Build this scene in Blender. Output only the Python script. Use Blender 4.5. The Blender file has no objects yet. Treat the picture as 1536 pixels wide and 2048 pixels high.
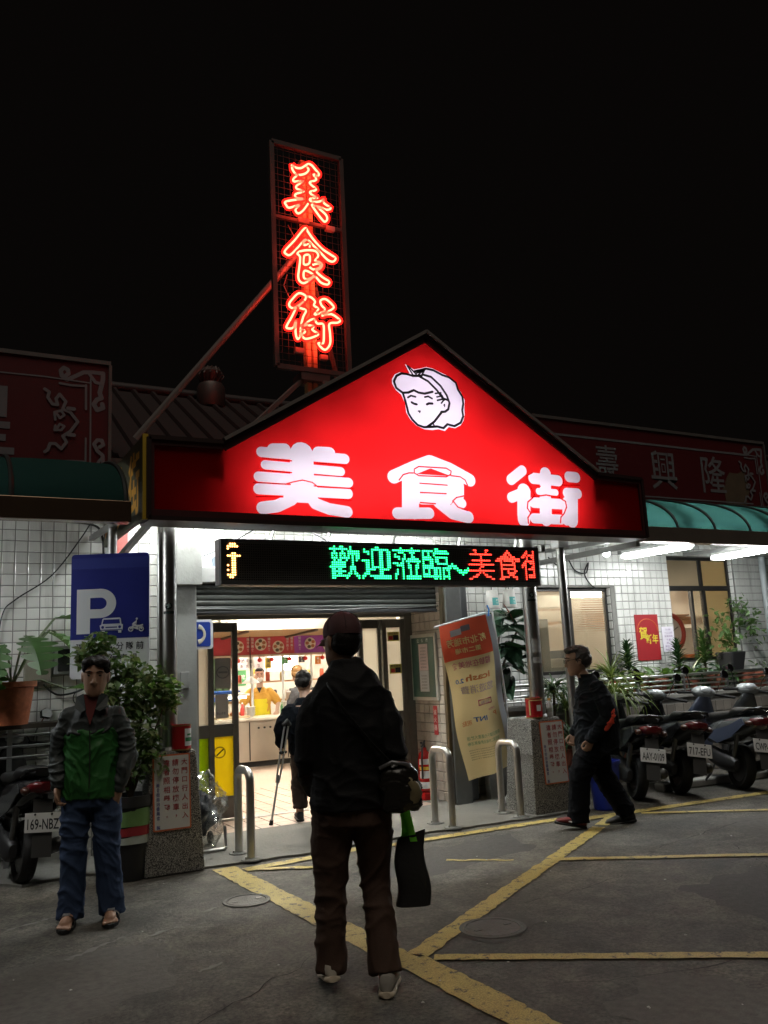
import bpy, math, random, bmesh
from mathutils import Vector, Matrix, noise
random.seed(7)
scene = bpy.context.scene
COL = scene.collection
R = math.radians
# ------------------------------------------------------------------ camera
cam_d = bpy.data.cameras.new('camera'); cam = bpy.data.objects.new('camera', cam_d); COL.objects.link(cam)
cam_d.sensor_fit = 'VERTICAL'; cam_d.sensor_height = 36; cam_d.lens = 1696.0/2048*36
cam_d.clip_start = 0.05; cam_d.clip_end = 600
pi_, ro_, ya_ = R(10.19), R(-2.74), R(28.75)
_fw = Vector((math.sin(ya_)*math.cos(pi_), math.cos(ya_)*math.cos(pi_), math.sin(pi_)))
_r = Vector((math.cos(ya_), -math.sin(ya_), 0)); _u = _r.cross(_fw)
_R = math.cos(ro_)*_r + math.sin(ro_)*_u; _U = -math.sin(ro_)*_r + math.cos(ro_)*_u
M = Matrix((_R, _U, -_fw)).transposed().to_4x4(); M.translation = (0, 0, 1.53)
cam.matrix_world = M
scene.camera = cam
# ------------------------------------------------------------------ world, town glow, exposure
world = bpy.data.worlds.new('World'); scene.world = world; world.use_nodes = True
bg = world.node_tree.nodes['Background']; bg.inputs[0].default_value = (0.0030, 0.0024, 0.0021, 1); bg.inputs[1].default_value = 0.55
sun_d = bpy.data.lights.new('town_glow', 'SUN'); sun_d.energy = 0.46; sun_d.angle = R(40); sun_d.color = (1.0, 0.90, 0.76)
sun = bpy.data.objects.new('town_glow', sun_d); COL.objects.link(sun)
sun.rotation_euler = Vector((0.12, 0.42, -1)).to_track_quat('-Z', 'Y').to_euler()
vs = scene.view_settings; vs.view_transform = 'Standard'; vs.look = 'None'; vs.exposure = 0.45; vs.gamma = 1.0
vs.use_curve_mapping = False
scene.render.engine = 'CYCLES'
cy = scene.cycles; cy.use_denoising = True; cy.max_bounces = 8; cy.diffuse_bounces = 3; cy.glossy_bounces = 3
cy.transmission_bounces = 6; cy.transparent_max_bounces = 16; cy.sample_clamp_indirect = 4.0; cy.caustics_reflective = False; cy.caustics_refractive = False

# ------------------------------------------------------------------ materials
MATS = {}
def P(name, col, rough=0.6, metal=0.0, var=0.15, scale=6.0, bump=0.0, bscale=60.0, spec=0.5, emit=None, es=0.0, rnd=0.0, alpha=1.0, trans=0.0, dirt=0.0, sheen=0.0, streak=0.0):
    sheen = 0.0
    if name in MATS: return MATS[name]
    m = bpy.data.materials.new(name); m.use_nodes = True; nt = m.node_tree; N = nt.nodes; L = nt.links
    b = N['Principled BSDF']; b.inputs['Roughness'].default_value = rough; b.inputs['Metallic'].default_value = metal
    b.inputs['Specular IOR Level'].default_value = spec; b.inputs['Alpha'].default_value = alpha
    b.inputs['Transmission Weight'].default_value = trans
    if sheen: b.inputs['Sheen Weight'].default_value = sheen
    tc = N.new('ShaderNodeTexCoord')
    n = N.new('ShaderNodeTexNoise'); n.inputs['Scale'].default_value = scale; n.inputs['Detail'].default_value = 6
    L.new(tc.outputs['Object'], n.inputs['Vector'])
    mx = N.new('ShaderNodeMix'); mx.data_type = 'RGBA'
    c0 = [max(0, c*(1-var)) for c in col]; c1 = [min(1, c*(1+var)) for c in col]
    mx.inputs[6].default_value = (*c0, 1); mx.inputs[7].default_value = (*c1, 1)
    L.new(n.outputs['Fac'], mx.inputs[0]); out = mx.outputs[2]
    if rnd:
        oi = N.new('ShaderNodeObjectInfo'); mr = N.new('ShaderNodeMapRange'); mr.inputs[3].default_value = 1-rnd; mr.inputs[4].default_value = 1
        L.new(oi.outputs['Random'], mr.inputs[0]); hs = N.new('ShaderNodeHueSaturation'); L.new(mr.outputs[0], hs.inputs['Value']); L.new(out, hs.inputs['Color']); out = hs.outputs[0]
    if dirt:
        n3 = N.new('ShaderNodeTexNoise'); n3.inputs['Scale'].default_value = scale*0.5; n3.inputs['Detail'].default_value = 8; n3.inputs['Roughness'].default_value = 0.7
        gm = N.new('ShaderNodeNewGeometry')
        if streak:
            mpn = N.new('ShaderNodeMapping'); mpn.inputs['Scale'].default_value = (2.2, 2.2, 0.25); L.new(gm.outputs['Position'], mpn.inputs[0]); L.new(mpn.outputs[0], n3.inputs['Vector'])
        else: L.new(gm.outputs['Position'], n3.inputs['Vector'])
        mr = N.new('ShaderNodeMapRange'); mr.inputs[1].default_value = 0.5; mr.inputs[2].default_value = 0.72; mr.inputs[3].default_value = 0; mr.inputs[4].default_value = dirt
        L.new(n3.outputs['Fac'], mr.inputs[0]); m2 = N.new('ShaderNodeMix'); m2.data_type = 'RGBA'; L.new(mr.outputs[0], m2.inputs[0]); L.new(out, m2.inputs[6])
        m2.inputs[7].default_value = (0.05, 0.043, 0.035, 1); out = m2.outputs[2]
    L.new(out, b.inputs['Base Color'])
    if bump:
        n2 = N.new('ShaderNodeTexNoise'); n2.inputs['Scale'].default_value = bscale; n2.inputs['Detail'].default_value = 4
        L.new(tc.outputs['Object'], n2.inputs['Vector']); bp = N.new('ShaderNodeBump'); bp.inputs['Strength'].default_value = bump; bp.inputs['Distance'].default_value = 0.01
        L.new(n2.outputs['Fac'], bp.inputs['Height']); L.new(bp.outputs[0], b.inputs['Normal'])
    if emit: b.inputs['Emission Color'].default_value = (*emit, 1); b.inputs['Emission Strength'].default_value = es
    MATS[name] = m; return m
def E(name, col, s):
    if name in MATS: return MATS[name]
    m = bpy.data.materials.new(name); m.use_nodes = True; nt = m.node_tree; nt.nodes.remove(nt.nodes['Principled BSDF'])
    e = nt.nodes.new('ShaderNodeEmission'); e.inputs[0].default_value = (*col, 1); e.inputs[1].default_value = s
    nt.links.new(e.outputs[0], nt.nodes['Material Output'].inputs[0]); MATS[name] = m; return m
def mixmat(name, specs, fac):
    """mix of two plain shaders: specs [(type, colour, {input: value})]"""
    if name in MATS: return MATS[name]
    m = bpy.data.materials.new(name); m.use_nodes = True; nt = m.node_tree; nt.nodes.remove(nt.nodes['Principled BSDF']); sh = []
    for t, c, kw in specs:
        s = nt.nodes.new(t); s.inputs[0].default_value = (*c, 1)
        for k, v in kw.items(): s.inputs[k].default_value = v
        sh.append(s)
    mx = nt.nodes.new('ShaderNodeMixShader'); mx.inputs[0].default_value = fac
    nt.links.new(sh[0].outputs[0], mx.inputs[1]); nt.links.new(sh[1].outputs[0], mx.inputs[2])
    nt.links.new(mx.outputs[0], nt.nodes['Material Output'].inputs[0]); MATS[name] = m; return m
def leafmat(name, col, rough=0.4, tr=0.25):
    if name in MATS: return MATS[name]
    m = P(name, col, rough, var=0.45, scale=9, spec=0.5); nt = m.node_tree; b = nt.nodes['Principled BSDF']
    t = nt.nodes.new('ShaderNodeBsdfTranslucent'); t.inputs[0].default_value = (col[0]*1.6, col[1]*1.6, col[2]*0.8, 1)
    mx = nt.nodes.new('ShaderNodeMixShader'); mx.inputs[0].default_value = tr
    nt.links.new(b.outputs[0], mx.inputs[1]); nt.links.new(t.outputs[0], mx.inputs[2]); nt.links.new(mx.outputs[0], nt.nodes['Material Output'].inputs[0])
    return m

steel = P('stainless', (0.55, 0.54, 0.52), 0.33, 1.0, 0.2, 5, bump=0.05, bscale=30)
steel_dull = P('dull_steel', (0.36, 0.36, 0.36), 0.42, 1.0, 0.25, 4, bump=0.08, bscale=25)
greypaint = P('grey_paint', (0.11, 0.11, 0.105), 0.5, 0.0, 0.3, 5, dirt=0.4)
darkmetal = P('dark_metal', (0.035, 0.035, 0.037), 0.45, 0.3, 0.3, 6)
blackp = P('black_plastic', (0.012, 0.012, 0.013), 0.4, 0, 0.3, 9)
blackgloss = P('black_gloss', (0.01, 0.01, 0.011), 0.18, 0, 0.2, 9)
rubber = P('rubber', (0.012, 0.012, 0.012), 0.8, 0, 0.3, 20, bump=0.2, bscale=80)
white = P('white_paint', (0.72, 0.72, 0.7), 0.5, 0, 0.06, 4)
whitep = P('white_vinyl', (0.75, 0.76, 0.78), 0.4, 0, 0.04, 4)
concrete = P('concrete', (0.17, 0.165, 0.15), 0.85, 0, 0.45, 2.2, bump=0.4, bscale=40, dirt=0.75)
concpost = P('painted_concrete', (0.30, 0.30, 0.285), 0.7, 0, 0.25, 3, bump=0.2, bscale=30, dirt=0.5)
grout = P('grout', (0.20, 0.195, 0.18), 0.9, 0, 0.3, 8, dirt=0.3)
tile_m = P('wall_tile', (0.74, 0.735, 0.70), 0.22, 0, 0.06, 3, rnd=0.14, dirt=0.5, streak=1)
tile_dark = P('planter_tile', (0.23, 0.2, 0.17), 0.5, 0, 0.3, 4, rnd=0.4, dirt=0.6)
floor_tile = P('floor_tile', (0.52, 0.40, 0.33), 0.35, 0, 0.12, 4, rnd=0.12)

def asphalt_mat():
    m = bpy.data.materials.new('asphalt'); m.use_nodes = True; nt = m.node_tree; N = nt.nodes; L = nt.links; b = N['Principled BSDF']
    tc = N.new('ShaderNodeTexCoord')
    def nz(s, d, r=0.6):
        n = N.new('ShaderNodeTexNoise'); n.inputs['Scale'].default_value = s; n.inputs['Detail'].default_value = d; n.inputs['Roughness'].default_value = r; L.new(tc.outputs['Object'], n.inputs['Vector']); return n
    a = nz(0.8, 9, 0.72); f = nz(46, 6, 0.8); g = nz(5, 7, 0.7)
    r1 = N.new('ShaderNodeValToRGB'); r1.color_ramp.elements[0].position = 0.38; r1.color_ramp.elements[1].position = 0.64
    r1.color_ramp.elements[0].color = (0.052, 0.050, 0.047, 1); r1.color_ramp.elements[1].color = (0.138, 0.129, 0.116, 1); L.new(a.outputs['Fac'], r1.inputs[0])
    mx = N.new('ShaderNodeMix'); mx.data_type = 'RGBA'; mx.blend_type = 'MULTIPLY'; mx.inputs[0].default_value = 0.85
    r2 = N.new('ShaderNodeValToRGB'); r2.color_ramp.elements[0].position = 0.32; r2.color_ramp.elements[1].position = 0.72; r2.color_ramp.elements[0].color = (0.2, 0.2, 0.2, 1); r2.color_ramp.elements[1].color = (2.1, 2.05, 1.9, 1)
    L.new(f.outputs['Fac'], r2.inputs[0]); L.new(r1.outputs[0], mx.inputs[6]); L.new(r2.outputs[0], mx.inputs[7])
    m3 = N.new('ShaderNodeMix'); m3.data_type = 'RGBA'; m3.blend_type = 'MULTIPLY'; m3.inputs[0].default_value = 0.8
    r3 = N.new('ShaderNodeValToRGB'); r3.color_ramp.elements[0].position = 0.3; r3.color_ramp.elements[1].position = 0.62; r3.color_ramp.elements[0].color = (0.4, 0.4, 0.4, 1); r3.color_ramp.elements[1].color = (1.3, 1.3, 1.28, 1)
    L.new(g.outputs['Fac'], r3.inputs[0]); L.new(mx.outputs[2], m3.inputs[6]); L.new(r3.outputs[0], m3.inputs[7])
    # pale aggregate specks
    v = N.new('ShaderNodeTexVoronoi'); v.inputs['Scale'].default_value = 30; L.new(tc.outputs['Object'], v.inputs['Vector'])
    mr = N.new('ShaderNodeMapRange'); mr.inputs[1].default_value = 0.07; mr.inputs[2].default_value = 0.04; L.new(v.outputs['Distance'], mr.inputs[0])
    sp = nz(2.2, 3); ms = N.new('ShaderNodeMath'); ms.operation = 'MULTIPLY'; s2 = N.new('ShaderNodeMapRange'); s2.inputs[1].default_value = 0.5; s2.inputs[2].default_value = 0.7; L.new(sp.outputs['Fac'], s2.inputs[0])
    L.new(mr.outputs[0], ms.inputs[0]); L.new(s2.outputs[0], ms.inputs[1])
    m4 = N.new('ShaderNodeMix'); m4.data_type = 'RGBA'; L.new(ms.outputs[0], m4.inputs[0]); L.new(m3.outputs[2], m4.inputs[6]); m4.inputs[7].default_value = (0.16, 0.15, 0.13, 1)
    wv = nz(1.6, 4); va = N.new('ShaderNodeVectorMath'); va.operation = 'MULTIPLY_ADD'; va.inputs[1].default_value = (0.5,0.5,0.5); L.new(wv.outputs['Color'], va.inputs[0]); L.new(tc.outputs['Object'], va.inputs[2])
    vc = N.new('ShaderNodeTexVoronoi'); vc.feature = 'DISTANCE_TO_EDGE'; vc.inputs['Scale'].default_value = 0.55; L.new(va.outputs[0], vc.inputs['Vector'])
    mc = N.new('ShaderNodeMapRange'); mc.inputs[1].default_value = 0.002; mc.inputs[2].default_value = 0.007; mc.inputs[3].default_value = 0.75; mc.inputs[4].default_value = 0; L.new(vc.outputs['Distance'], mc.inputs[0])
    mk = N.new('ShaderNodeMath'); mk.operation = 'MULTIPLY'; L.new(mc.outputs[0], mk.inputs[0]); L.new(s2.outputs[0], mk.inputs[1])
    m5 = N.new('ShaderNodeMix'); m5.data_type = 'RGBA'; L.new(mk.outputs[0], m5.inputs[0]); L.new(m4.outputs[2], m5.inputs[6]); m5.inputs[7].default_value = (0.016,0.015,0.014,1)
    L.new(m5.outputs[2], b.inputs['Base Color']); b.inputs['Specular IOR Level'].default_value = 0.4
    rr = N.new('ShaderNodeMapRange'); rr.inputs[3].default_value = 0.58; rr.inputs[4].default_value = 0.9; L.new(a.outputs['Fac'], rr.inputs[0]); L.new(rr.outputs[0], b.inputs['Roughness'])
    bp = N.new('ShaderNodeBump'); bp.inputs['Strength'].default_value = 0.8; bp.inputs['Distance'].default_value = 0.008; L.new(f.outputs['Fac'], bp.inputs['Height']); L.new(bp.outputs[0], b.inputs['Normal'])
    return m
asphalt = asphalt_mat()
def worn_paint():
    m = P('worn_yellow_paint', (0.50, 0.385, 0.11), 0.65, 0, 0.22, 5, bump=0.4, bscale=130); nt = m.node_tree; N = nt.nodes; L = nt.links; b = N['Principled BSDF']
    tc = N.new('ShaderNodeTexCoord'); n = N.new('ShaderNodeTexNoise'); n.inputs['Scale'].default_value = 14; n.inputs['Detail'].default_value = 9; n.inputs['Roughness'].default_value = 0.75; L.new(tc.outputs['Object'], n.inputs['Vector'])
    r = N.new('ShaderNodeMapRange'); r.inputs[1].default_value = 0.545; r.inputs[2].default_value = 0.60; L.new(n.outputs['Fac'], r.inputs[0])
    src = b.inputs['Base Color'].links[0].from_socket; mx = N.new('ShaderNodeMix'); mx.data_type = 'RGBA'; L.new(r.outputs[0], mx.inputs[0]); L.new(src, mx.inputs[6]); mx.inputs[7].default_value = (0.06, 0.055, 0.048, 1)
    n2 = N.new('ShaderNodeTexNoise'); n2.inputs['Scale'].default_value = 130; L.new(tc.outputs['Object'], n2.inputs['Vector'])
    m2 = N.new('ShaderNodeMix'); m2.data_type = 'RGBA'; m2.blend_type = 'MULTIPLY'; m2.inputs[0].default_value = 0.5; L.new(mx.outputs[2], m2.inputs[6]); L.new(n2.outputs['Color'], m2.inputs[7])
    r4 = N.new('ShaderNodeMapRange'); r4.inputs[1].default_value = 0.3; r4.inputs[2].default_value = 0.7; r4.inputs[3].default_value = 0.6; r4.inputs[4].default_value = 1.2; L.new(n2.outputs['Fac'], r4.inputs[0])
    hs = N.new('ShaderNodeHueSaturation'); L.new(r4.outputs[0], hs.inputs['Value']); L.new(mx.outputs[2], hs.inputs['Color']); L.new(hs.outputs[0], b.inputs['Base Color'])
    return m
yellow_road = worn_paint()

# ------------------------------------------------------------------ mesh builder
GLY = {}
def glyph(s, off):
    k = (s, off)
    if k not in GLY:
        c = bpy.data.curves.new('t', 'FONT'); c.body = s; c.size = 1; c.resolution_u = 2; c.offset = off
        o = bpy.data.objects.new('t', c); m = evaluated_mesh(o)
        GLY[k] = ([(v.co.x, v.co.y) for v in m.vertices], [tuple(p.vertices) for p in m.polygons])
        bpy.data.objects.remove(o); bpy.data.curves.remove(c); bpy.data.meshes.remove(m)
    return GLY[k]
OFF = {}
TMP = bpy.data.scenes.new('tmp_eval')
def evaluated_mesh(o):
    TMP.collection.objects.link(o); vl = TMP.view_layers[0]; vl.update(); dg = vl.depsgraph; dg.update()
    m = bpy.data.meshes.new_from_object(o.evaluated_get(dg), depsgraph=dg); TMP.collection.objects.unlink(o); return m
class MB:
    def __init__(s): s.v = []; s.f = []
    def add(s, v, f):
        n = len(s.v); s.v += [tuple(p) for p in v]; s.f += [tuple(i+n for i in q) for q in f]; return s
    def box(s, x0, x1, y0, y1, z0, z1):
        return s.add([(x0,y0,z0),(x1,y0,z0),(x1,y1,z0),(x0,y1,z0),(x0,y0,z1),(x1,y0,z1),(x1,y1,z1),(x0,y1,z1)],
                     [(0,3,2,1),(4,5,6,7),(0,1,5,4),(1,2,6,5),(2,3,7,6),(3,0,4,7)])
    def bar(s, p0, p1, w, h=None, up=(0,0,1)):
        h = h or w; p0 = Vector(p0); p1 = Vector(p1); d = (p1-p0).normalized(); up = Vector(up)
        if abs(d.dot(up)) > 0.98: up = Vector((0,1,0))
        a = d.cross(up).normalized()*w/2; b = a.cross(d).normalized()*h/2
        v = [p+sx*a+sy*b for p in (p0,p1) for sx,sy in ((-1,-1),(1,-1),(1,1),(-1,1))]
        return s.add(v, [(3,2,1,0),(4,5,6,7),(0,1,5,4),(1,2,6,5),(2,3,7,6),(3,0,4,7)])
    def ring(s, c, a, b, n):
        return [Vector(c)+a*math.cos(2*math.pi*i/n)+b*math.sin(2*math.pi*i/n) for i in range(n)]
    def skinrings(s, rings, cap=True, closed=False):
        n = len(rings[0]); v = [p for r in rings for p in r]; f = []
        m = len(rings)
        for k in range(m if closed else m-1):
            for i in range(n): f.append((k*n+i, k*n+(i+1)%n, ((k+1)%m)*n+(i+1)%n, ((k+1)%m)*n+i))
        if cap and not closed: f.append(tuple(range(n-1,-1,-1))); f.append(tuple((m-1)*n+i for i in range(n)))
        return s.add(v, f)
    def cyl(s, p0, p1, r0, r1=None, n=12):
        return s.tube([p0,p1], [r0, r0 if r1 is None else r1], n)
    def tube(s, pts, r, n=8, closed=False, round_=False, flat=1.0, up=None):
        pts = [Vector(p) for p in pts]; m = len(pts)
        rs = r if isinstance(r, (list,tuple)) else [r]*m
        T = []
        for i in range(m):
            a = pts[i-1] if (i>0 or closed) else pts[i]; b = pts[(i+1)%m] if (i<m-1 or closed) else pts[i]
            T.append((b-a).normalized())
        ref = Vector(up) if up else (Vector((0,0,1)) if abs(T[0].z) < 0.9 else Vector((1,0,0)))
        A = T[0].cross(ref).normalized(); rings = []
        for i in range(m):
            A = (A - T[i]*A.dot(T[i])).normalized(); B = T[i].cross(A)
            rings.append((pts[i], A.copy(), B.copy(), rs[i]))
        out = []
        if round_:
            c,A,B,q = rings[0]
            for k in (80,55,28): out.append(s.ring(c-T[0]*q*math.sin(R(k)), A*q*math.cos(R(k)), B*q*flat*math.cos(R(k)), n))
        for c,A,B,q in rings: out.append(s.ring(c, A*q, B*q*flat, n))
        if round_:
            c,A,B,q = rings[-1]
            for k in (28,55,80): out.append(s.ring(c+T[-1]*q*math.sin(R(k)), A*q*math.cos(R(k)), B*q*flat*math.cos(R(k)), n))
        return s.skinrings(out, not closed, closed)
    def lathe(s, prof, c=(0,0,0), n=16, axis='z', cap=True):
        c = Vector(c); ax = {'z':(Vector((1,0,0)),Vector((0,1,0)),Vector((0,0,1))),'x':(Vector((0,1,0)),Vector((0,0,1)),Vector((1,0,0))),'y':(Vector((0,0,1)),Vector((1,0,0)),Vector((0,1,0)))}[axis]
        return s.skinrings([s.ring(c+ax[2]*z, ax[0]*r, ax[1]*r, n) for r,z in prof], cap)
    def loft(s, secs, n=16, p=2.0):
        rings = []
        for q in secs:
            cx,cy,cz,rx,ry = q[:5]; rg = []
            for i in range(n):
                a = 2*math.pi*i/n; ca,sa = math.cos(a),math.sin(a); e = 2/p
                rg.append(Vector((cx+rx*math.copysign(abs(ca)**e,ca), cy+ry*math.copysign(abs(sa)**e,sa), cz)))
            rings.append(rg)
        return s.skinrings(rings)
    def ell(s, c, r, n=12, m=8, rot=None):
        c = Vector(c); rings = []
        for k in range(m+1):
            t = math.pi*(k+0.02 if k==0 else k-0.02 if k==m else k)/m; rg = []
            for i in range(n):
                a = 2*math.pi*i/n; q = Vector((r[0]*math.sin(t)*math.cos(a), r[1]*math.sin(t)*math.sin(a), -r[2]*math.cos(t)))
                rg.append(c+(rot@q if rot else q))
            rings.append(rg)
        return s.skinrings(rings)
    def prism(s, pts, y0, y1):
        n = len(pts); v = [(x,y0,z) for x,z in pts]+[(x,y1,z) for x,z in pts]
        ar = sum(pts[i][0]*pts[(i+1)%n][1]-pts[(i+1)%n][0]*pts[i][1] for i in range(n))
        f = [tuple(range(n)), tuple(range(2*n-1,n-1,-1))]+[((i+1)%n, i, n+i, n+(i+1)%n) for i in range(n)]
        if ar < 0: f = [q[::-1] for q in f]
        return s.add(v, f)
    def sheet(s, fn, nu, nv):
        v = [fn(i/nu, j/nv) for j in range(nv+1) for i in range(nu+1)]
        return s.add(v, [(j*(nu+1)+i, j*(nu+1)+i+1, (j+1)*(nu+1)+i+1, (j+1)*(nu+1)+i) for j in range(nv) for i in range(nu)])
    def text(s, t, o, right, up, size=None, fit=None, off=0.0, ext=0.0, warp=None):
        V, F = glyph(t, off); x0=min(p[0] for p in V); x1=max(p[0] for p in V); y0=min(p[1] for p in V); y1=max(p[1] for p in V)
        o = Vector(o); right = Vector(right).normalized(); up = Vector(up).normalized(); nr = right.cross(up)
        if fit: sx = fit[0]/(x1-x0) if fit[0] else fit[1]/(y1-y0); sy = fit[1]/(y1-y0) if fit[1] else sx
        else: sx = sy = size
        q = [((x-(x0+x1)/2)*sx, (y-(y0+y1)/2)*sy) for x,y in V]
        if warp: return s.add([warp(a,b) for a,b in q], F)
        if ext:
            n = len(q); s.add([o+right*a+up*b+nr*ext for a,b in q], F)
        else: s.add([o+right*a+up*b for a,b in q], F)
        return s
    def col(s, t, o, right, up, pitch, size, off=0.01):
        o = Vector(o); u = Vector(up).normalized()
        for k, ch in enumerate(t):
            if ch != ' ': s.text(ch, o-u*pitch*k, right, up, fit=(None, size) if ch not in '口，。' else (size*(0.8 if ch=='口' else 0.25), None), off=off)
        return s
    def row(s, t, o, right, up, pitch, size, off=0.01, fit=None):
        o = Vector(o); r_ = Vector(right).normalized(); n = len(t)
        for k, ch in enumerate(t):
            if ch != ' ': s.text(ch, o+r_*pitch*(k-(n-1)/2), right, up, fit=fit or (size*0.95, size), off=off)
        return s
    def cap2(s, pts, r, y, n=10, dy=0.0002):
        """flat round-ended stroke in the xz plane"""
        k = 0
        for (x0,z0),(x1,z1) in zip(pts, pts[1:]):
            a = math.atan2(z1-z0, x1-x0); q = []
            for i in range(n+1): t = a-math.pi/2+math.pi*i/n; q.append((x1+r*math.cos(t), y-k*dy, z1+r*math.sin(t)))
            for i in range(n+1): t = a+math.pi/2+math.pi*i/n; q.append((x0+r*math.cos(t), y-k*dy, z0+r*math.sin(t)))
            s.add(q, [tuple(range(len(q)))]); k += 1
        return s
    def build(s, name, mat, parent=None, smooth=False, bevel=0.0, kind=None):
        off = OFF.get(parent.name, Vector((0,0,0))) if parent else Vector((0,0,0))
        me = bpy.data.meshes.new(name); me.from_pydata([(p[0]-off[0],p[1]-off[1],p[2]-off[2]) for p in s.v], [], s.f)
        me.materials.append(mat); me.update()
        if smooth: 
            for p in me.polygons: p.use_smooth = True
            me.set_sharp_from_angle(angle=R(48))
        o = bpy.data.objects.new(name, me); COL.objects.link(o)
        if parent: o.parent = parent; OFF[o.name] = off
        if bevel:
            b = o.modifiers.new('bevel','BEVEL'); b.width = bevel; b.segments = 2; b.limit_method = 'ANGLE'; b.harden_normals = False
        if kind: o['kind'] = kind
        return o
def smooth_angle(o, deg=40):
    bm = bmesh.new(); bm.from_mesh(o.data)
    for e in bm.edges:
        if len(e.link_faces) == 2 and e.calc_face_angle(0) > R(deg): e.smooth = False
    bm.to_mesh(o.data); bm.free()
    for p in o.data.polygons: p.use_smooth = True
    return o
def thing(name, label, cat, loc=(0,0,0), rotz=0.0, group=None, world_=True):
    o = bpy.data.objects.new(name, None); COL.objects.link(o); o.location = loc; o.rotation_euler = (0,0,rotz); o.empty_display_size = 0.1
    o['label'] = label; o['category'] = cat
    if group: o['group'] = group
    OFF[o.name] = Vector(loc) if world_ else Vector((0,0,0)); return o
def tag(o, label, cat, group=None):
    o['label'] = label; o['category'] = cat
    if group: o['group'] = group
    return o
def struct(o): o['kind'] = 'structure'; return o
def copy_tree(o, parent=None):
    c = o.copy(); COL.objects.link(c); c.parent = parent
    for ch in o.children: copy_tree(ch, c)
    return c
def rbox(x0,x1,y0,y1,z0,z1): return MB().box(x0,x1,y0,y1,z0,z1)
def rrect(x0, x1, z0, z1, r, n=5):
    p = []
    for cx, cz, a0 in ((x1-r,z0+r,-90),(x1-r,z1-r,0),(x0+r,z1-r,90),(x0+r,z0+r,180)):
        for i in range(n+1): a = R(a0+90*i/n); p.append((cx+r*math.cos(a), cz+r*math.sin(a)))
    return p
X_, Y_, Z_ = (1,0,0), (0,1,0), (0,0,1)
NEON = [[(-0.201,2.233),(-0.195,2.18),(-0.146,2.134),(-0.058,2.166),(-0.01,2.223),(-0.033,2.257)],[(-0.201,2.233),(-0.158,2.213),(-0.1,2.222),(-0.052,2.26),(-0.013,2.292),(0.027,2.289),(0.065,2.253),(0.108,2.209),(0.094,2.18),(0.045,2.185),(0.076,2.131),(0.0,2.085),(0.014,2.056),(0.071,2.014),(-0.003,1.971),(0.022,1.94),(0.083,1.92),(-0.006,1.89),(0.019,1.861),(0.111,1.888),(0.154,1.923),(0.155,1.879),(0.234,1.837),(0.179,1.807),(0.114,1.821),(0.05,1.821)],[(-0.144,2.126),(-0.188,2.075),(-0.178,2.047),(-0.079,2.077),(-0.156,2.003),(-0.148,1.969),(-0.074,1.961),(-0.171,1.903),(-0.157,1.865),(-0.079,1.872),(-0.199,1.83),(-0.288,1.788),(-0.28,1.756),(-0.244,1.732),(-0.125,1.795),(-0.173,1.734),(-0.167,1.701),(-0.139,1.692),(-0.087,1.74),(-0.029,1.829)],[(0.012,1.827),(0.059,1.759),(0.123,1.686),(0.159,1.664),(0.187,1.7),(0.171,1.749),(0.097,1.8),(0.05,1.821),(0.012,1.827)],[(-0.079,1.535),(-0.198,1.374),(-0.306,1.239),(-0.296,1.204),(-0.248,1.205),(-0.158,1.309),(-0.069,1.413),(0.016,1.359),(0.101,1.29),(0.179,1.229),(0.238,1.225),(0.268,1.268),(0.218,1.296),(0.103,1.351),(0.005,1.445),(-0.044,1.507),(-0.079,1.535)],[(-0.069,1.413),(-0.097,1.345),(-0.039,1.365),(-0.028,1.331)],[(-0.171,1.241),(-0.14,1.199),(-0.153,1.086),(-0.168,0.985),(-0.153,0.932),(-0.106,0.918),(-0.041,0.964),(0.021,1.013),(0.088,0.959),(0.161,0.951),(0.18,0.989),(0.105,1.025),(0.038,1.078),(0.088,1.119),(0.108,1.165),(0.075,1.19),(0.027,1.192),(0.067,1.257),(0.031,1.304),(-0.087,1.286),(-0.171,1.241)],[(-0.092,1.225),(-0.034,1.24),(-0.04,1.151),(-0.101,1.13),(-0.092,1.225)],[(0.003,1.142),(0.067,1.169),(0.083,1.132),(0.007,1.091),(-0.036,1.109)],[(-0.098,1.055),(-0.038,1.052),(0.004,1.017),(-0.069,0.968),(-0.106,0.983),(-0.098,1.055)],[(-0.167,0.797),(-0.246,0.713),(-0.278,0.66),(-0.263,0.627),(-0.221,0.629),(-0.12,0.712),(-0.09,0.776),(-0.167,0.797)],[(-0.2,0.639),(-0.252,0.528),(-0.313,0.416),(-0.297,0.395),(-0.241,0.412),(-0.208,0.494),(-0.217,0.383),(-0.208,0.316),(-0.19,0.297),(-0.166,0.347),(-0.154,0.447),(-0.126,0.548),(-0.095,0.622),(-0.172,0.644),(-0.12,0.712)],[(-0.09,0.776),(-0.033,0.775),(0.011,0.737),(-0.002,0.691),(0.046,0.659),(0.0,0.593),(0.054,0.613),(0.123,0.661),(0.082,0.71),(0.075,0.76),(0.14,0.782),(0.222,0.717),(0.194,0.676),(0.119,0.627),(0.083,0.593),(0.192,0.627),(0.288,0.577),(0.261,0.544),(0.167,0.517),(0.169,0.414),(0.167,0.303),(0.121,0.231),(0.076,0.232),(0.032,0.286),(0.086,0.291),(0.099,0.404),(0.094,0.5),(0.028,0.498),(-0.001,0.543)],[(-0.001,0.543),(-0.056,0.518),(-0.158,0.419),(-0.1,0.461),(-0.016,0.458),(-0.031,0.422),(0.03,0.388),(0.021,0.367),(-0.063,0.324),(-0.119,0.313),(-0.149,0.35),(-0.111,0.388),(-0.158,0.419)]]
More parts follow.
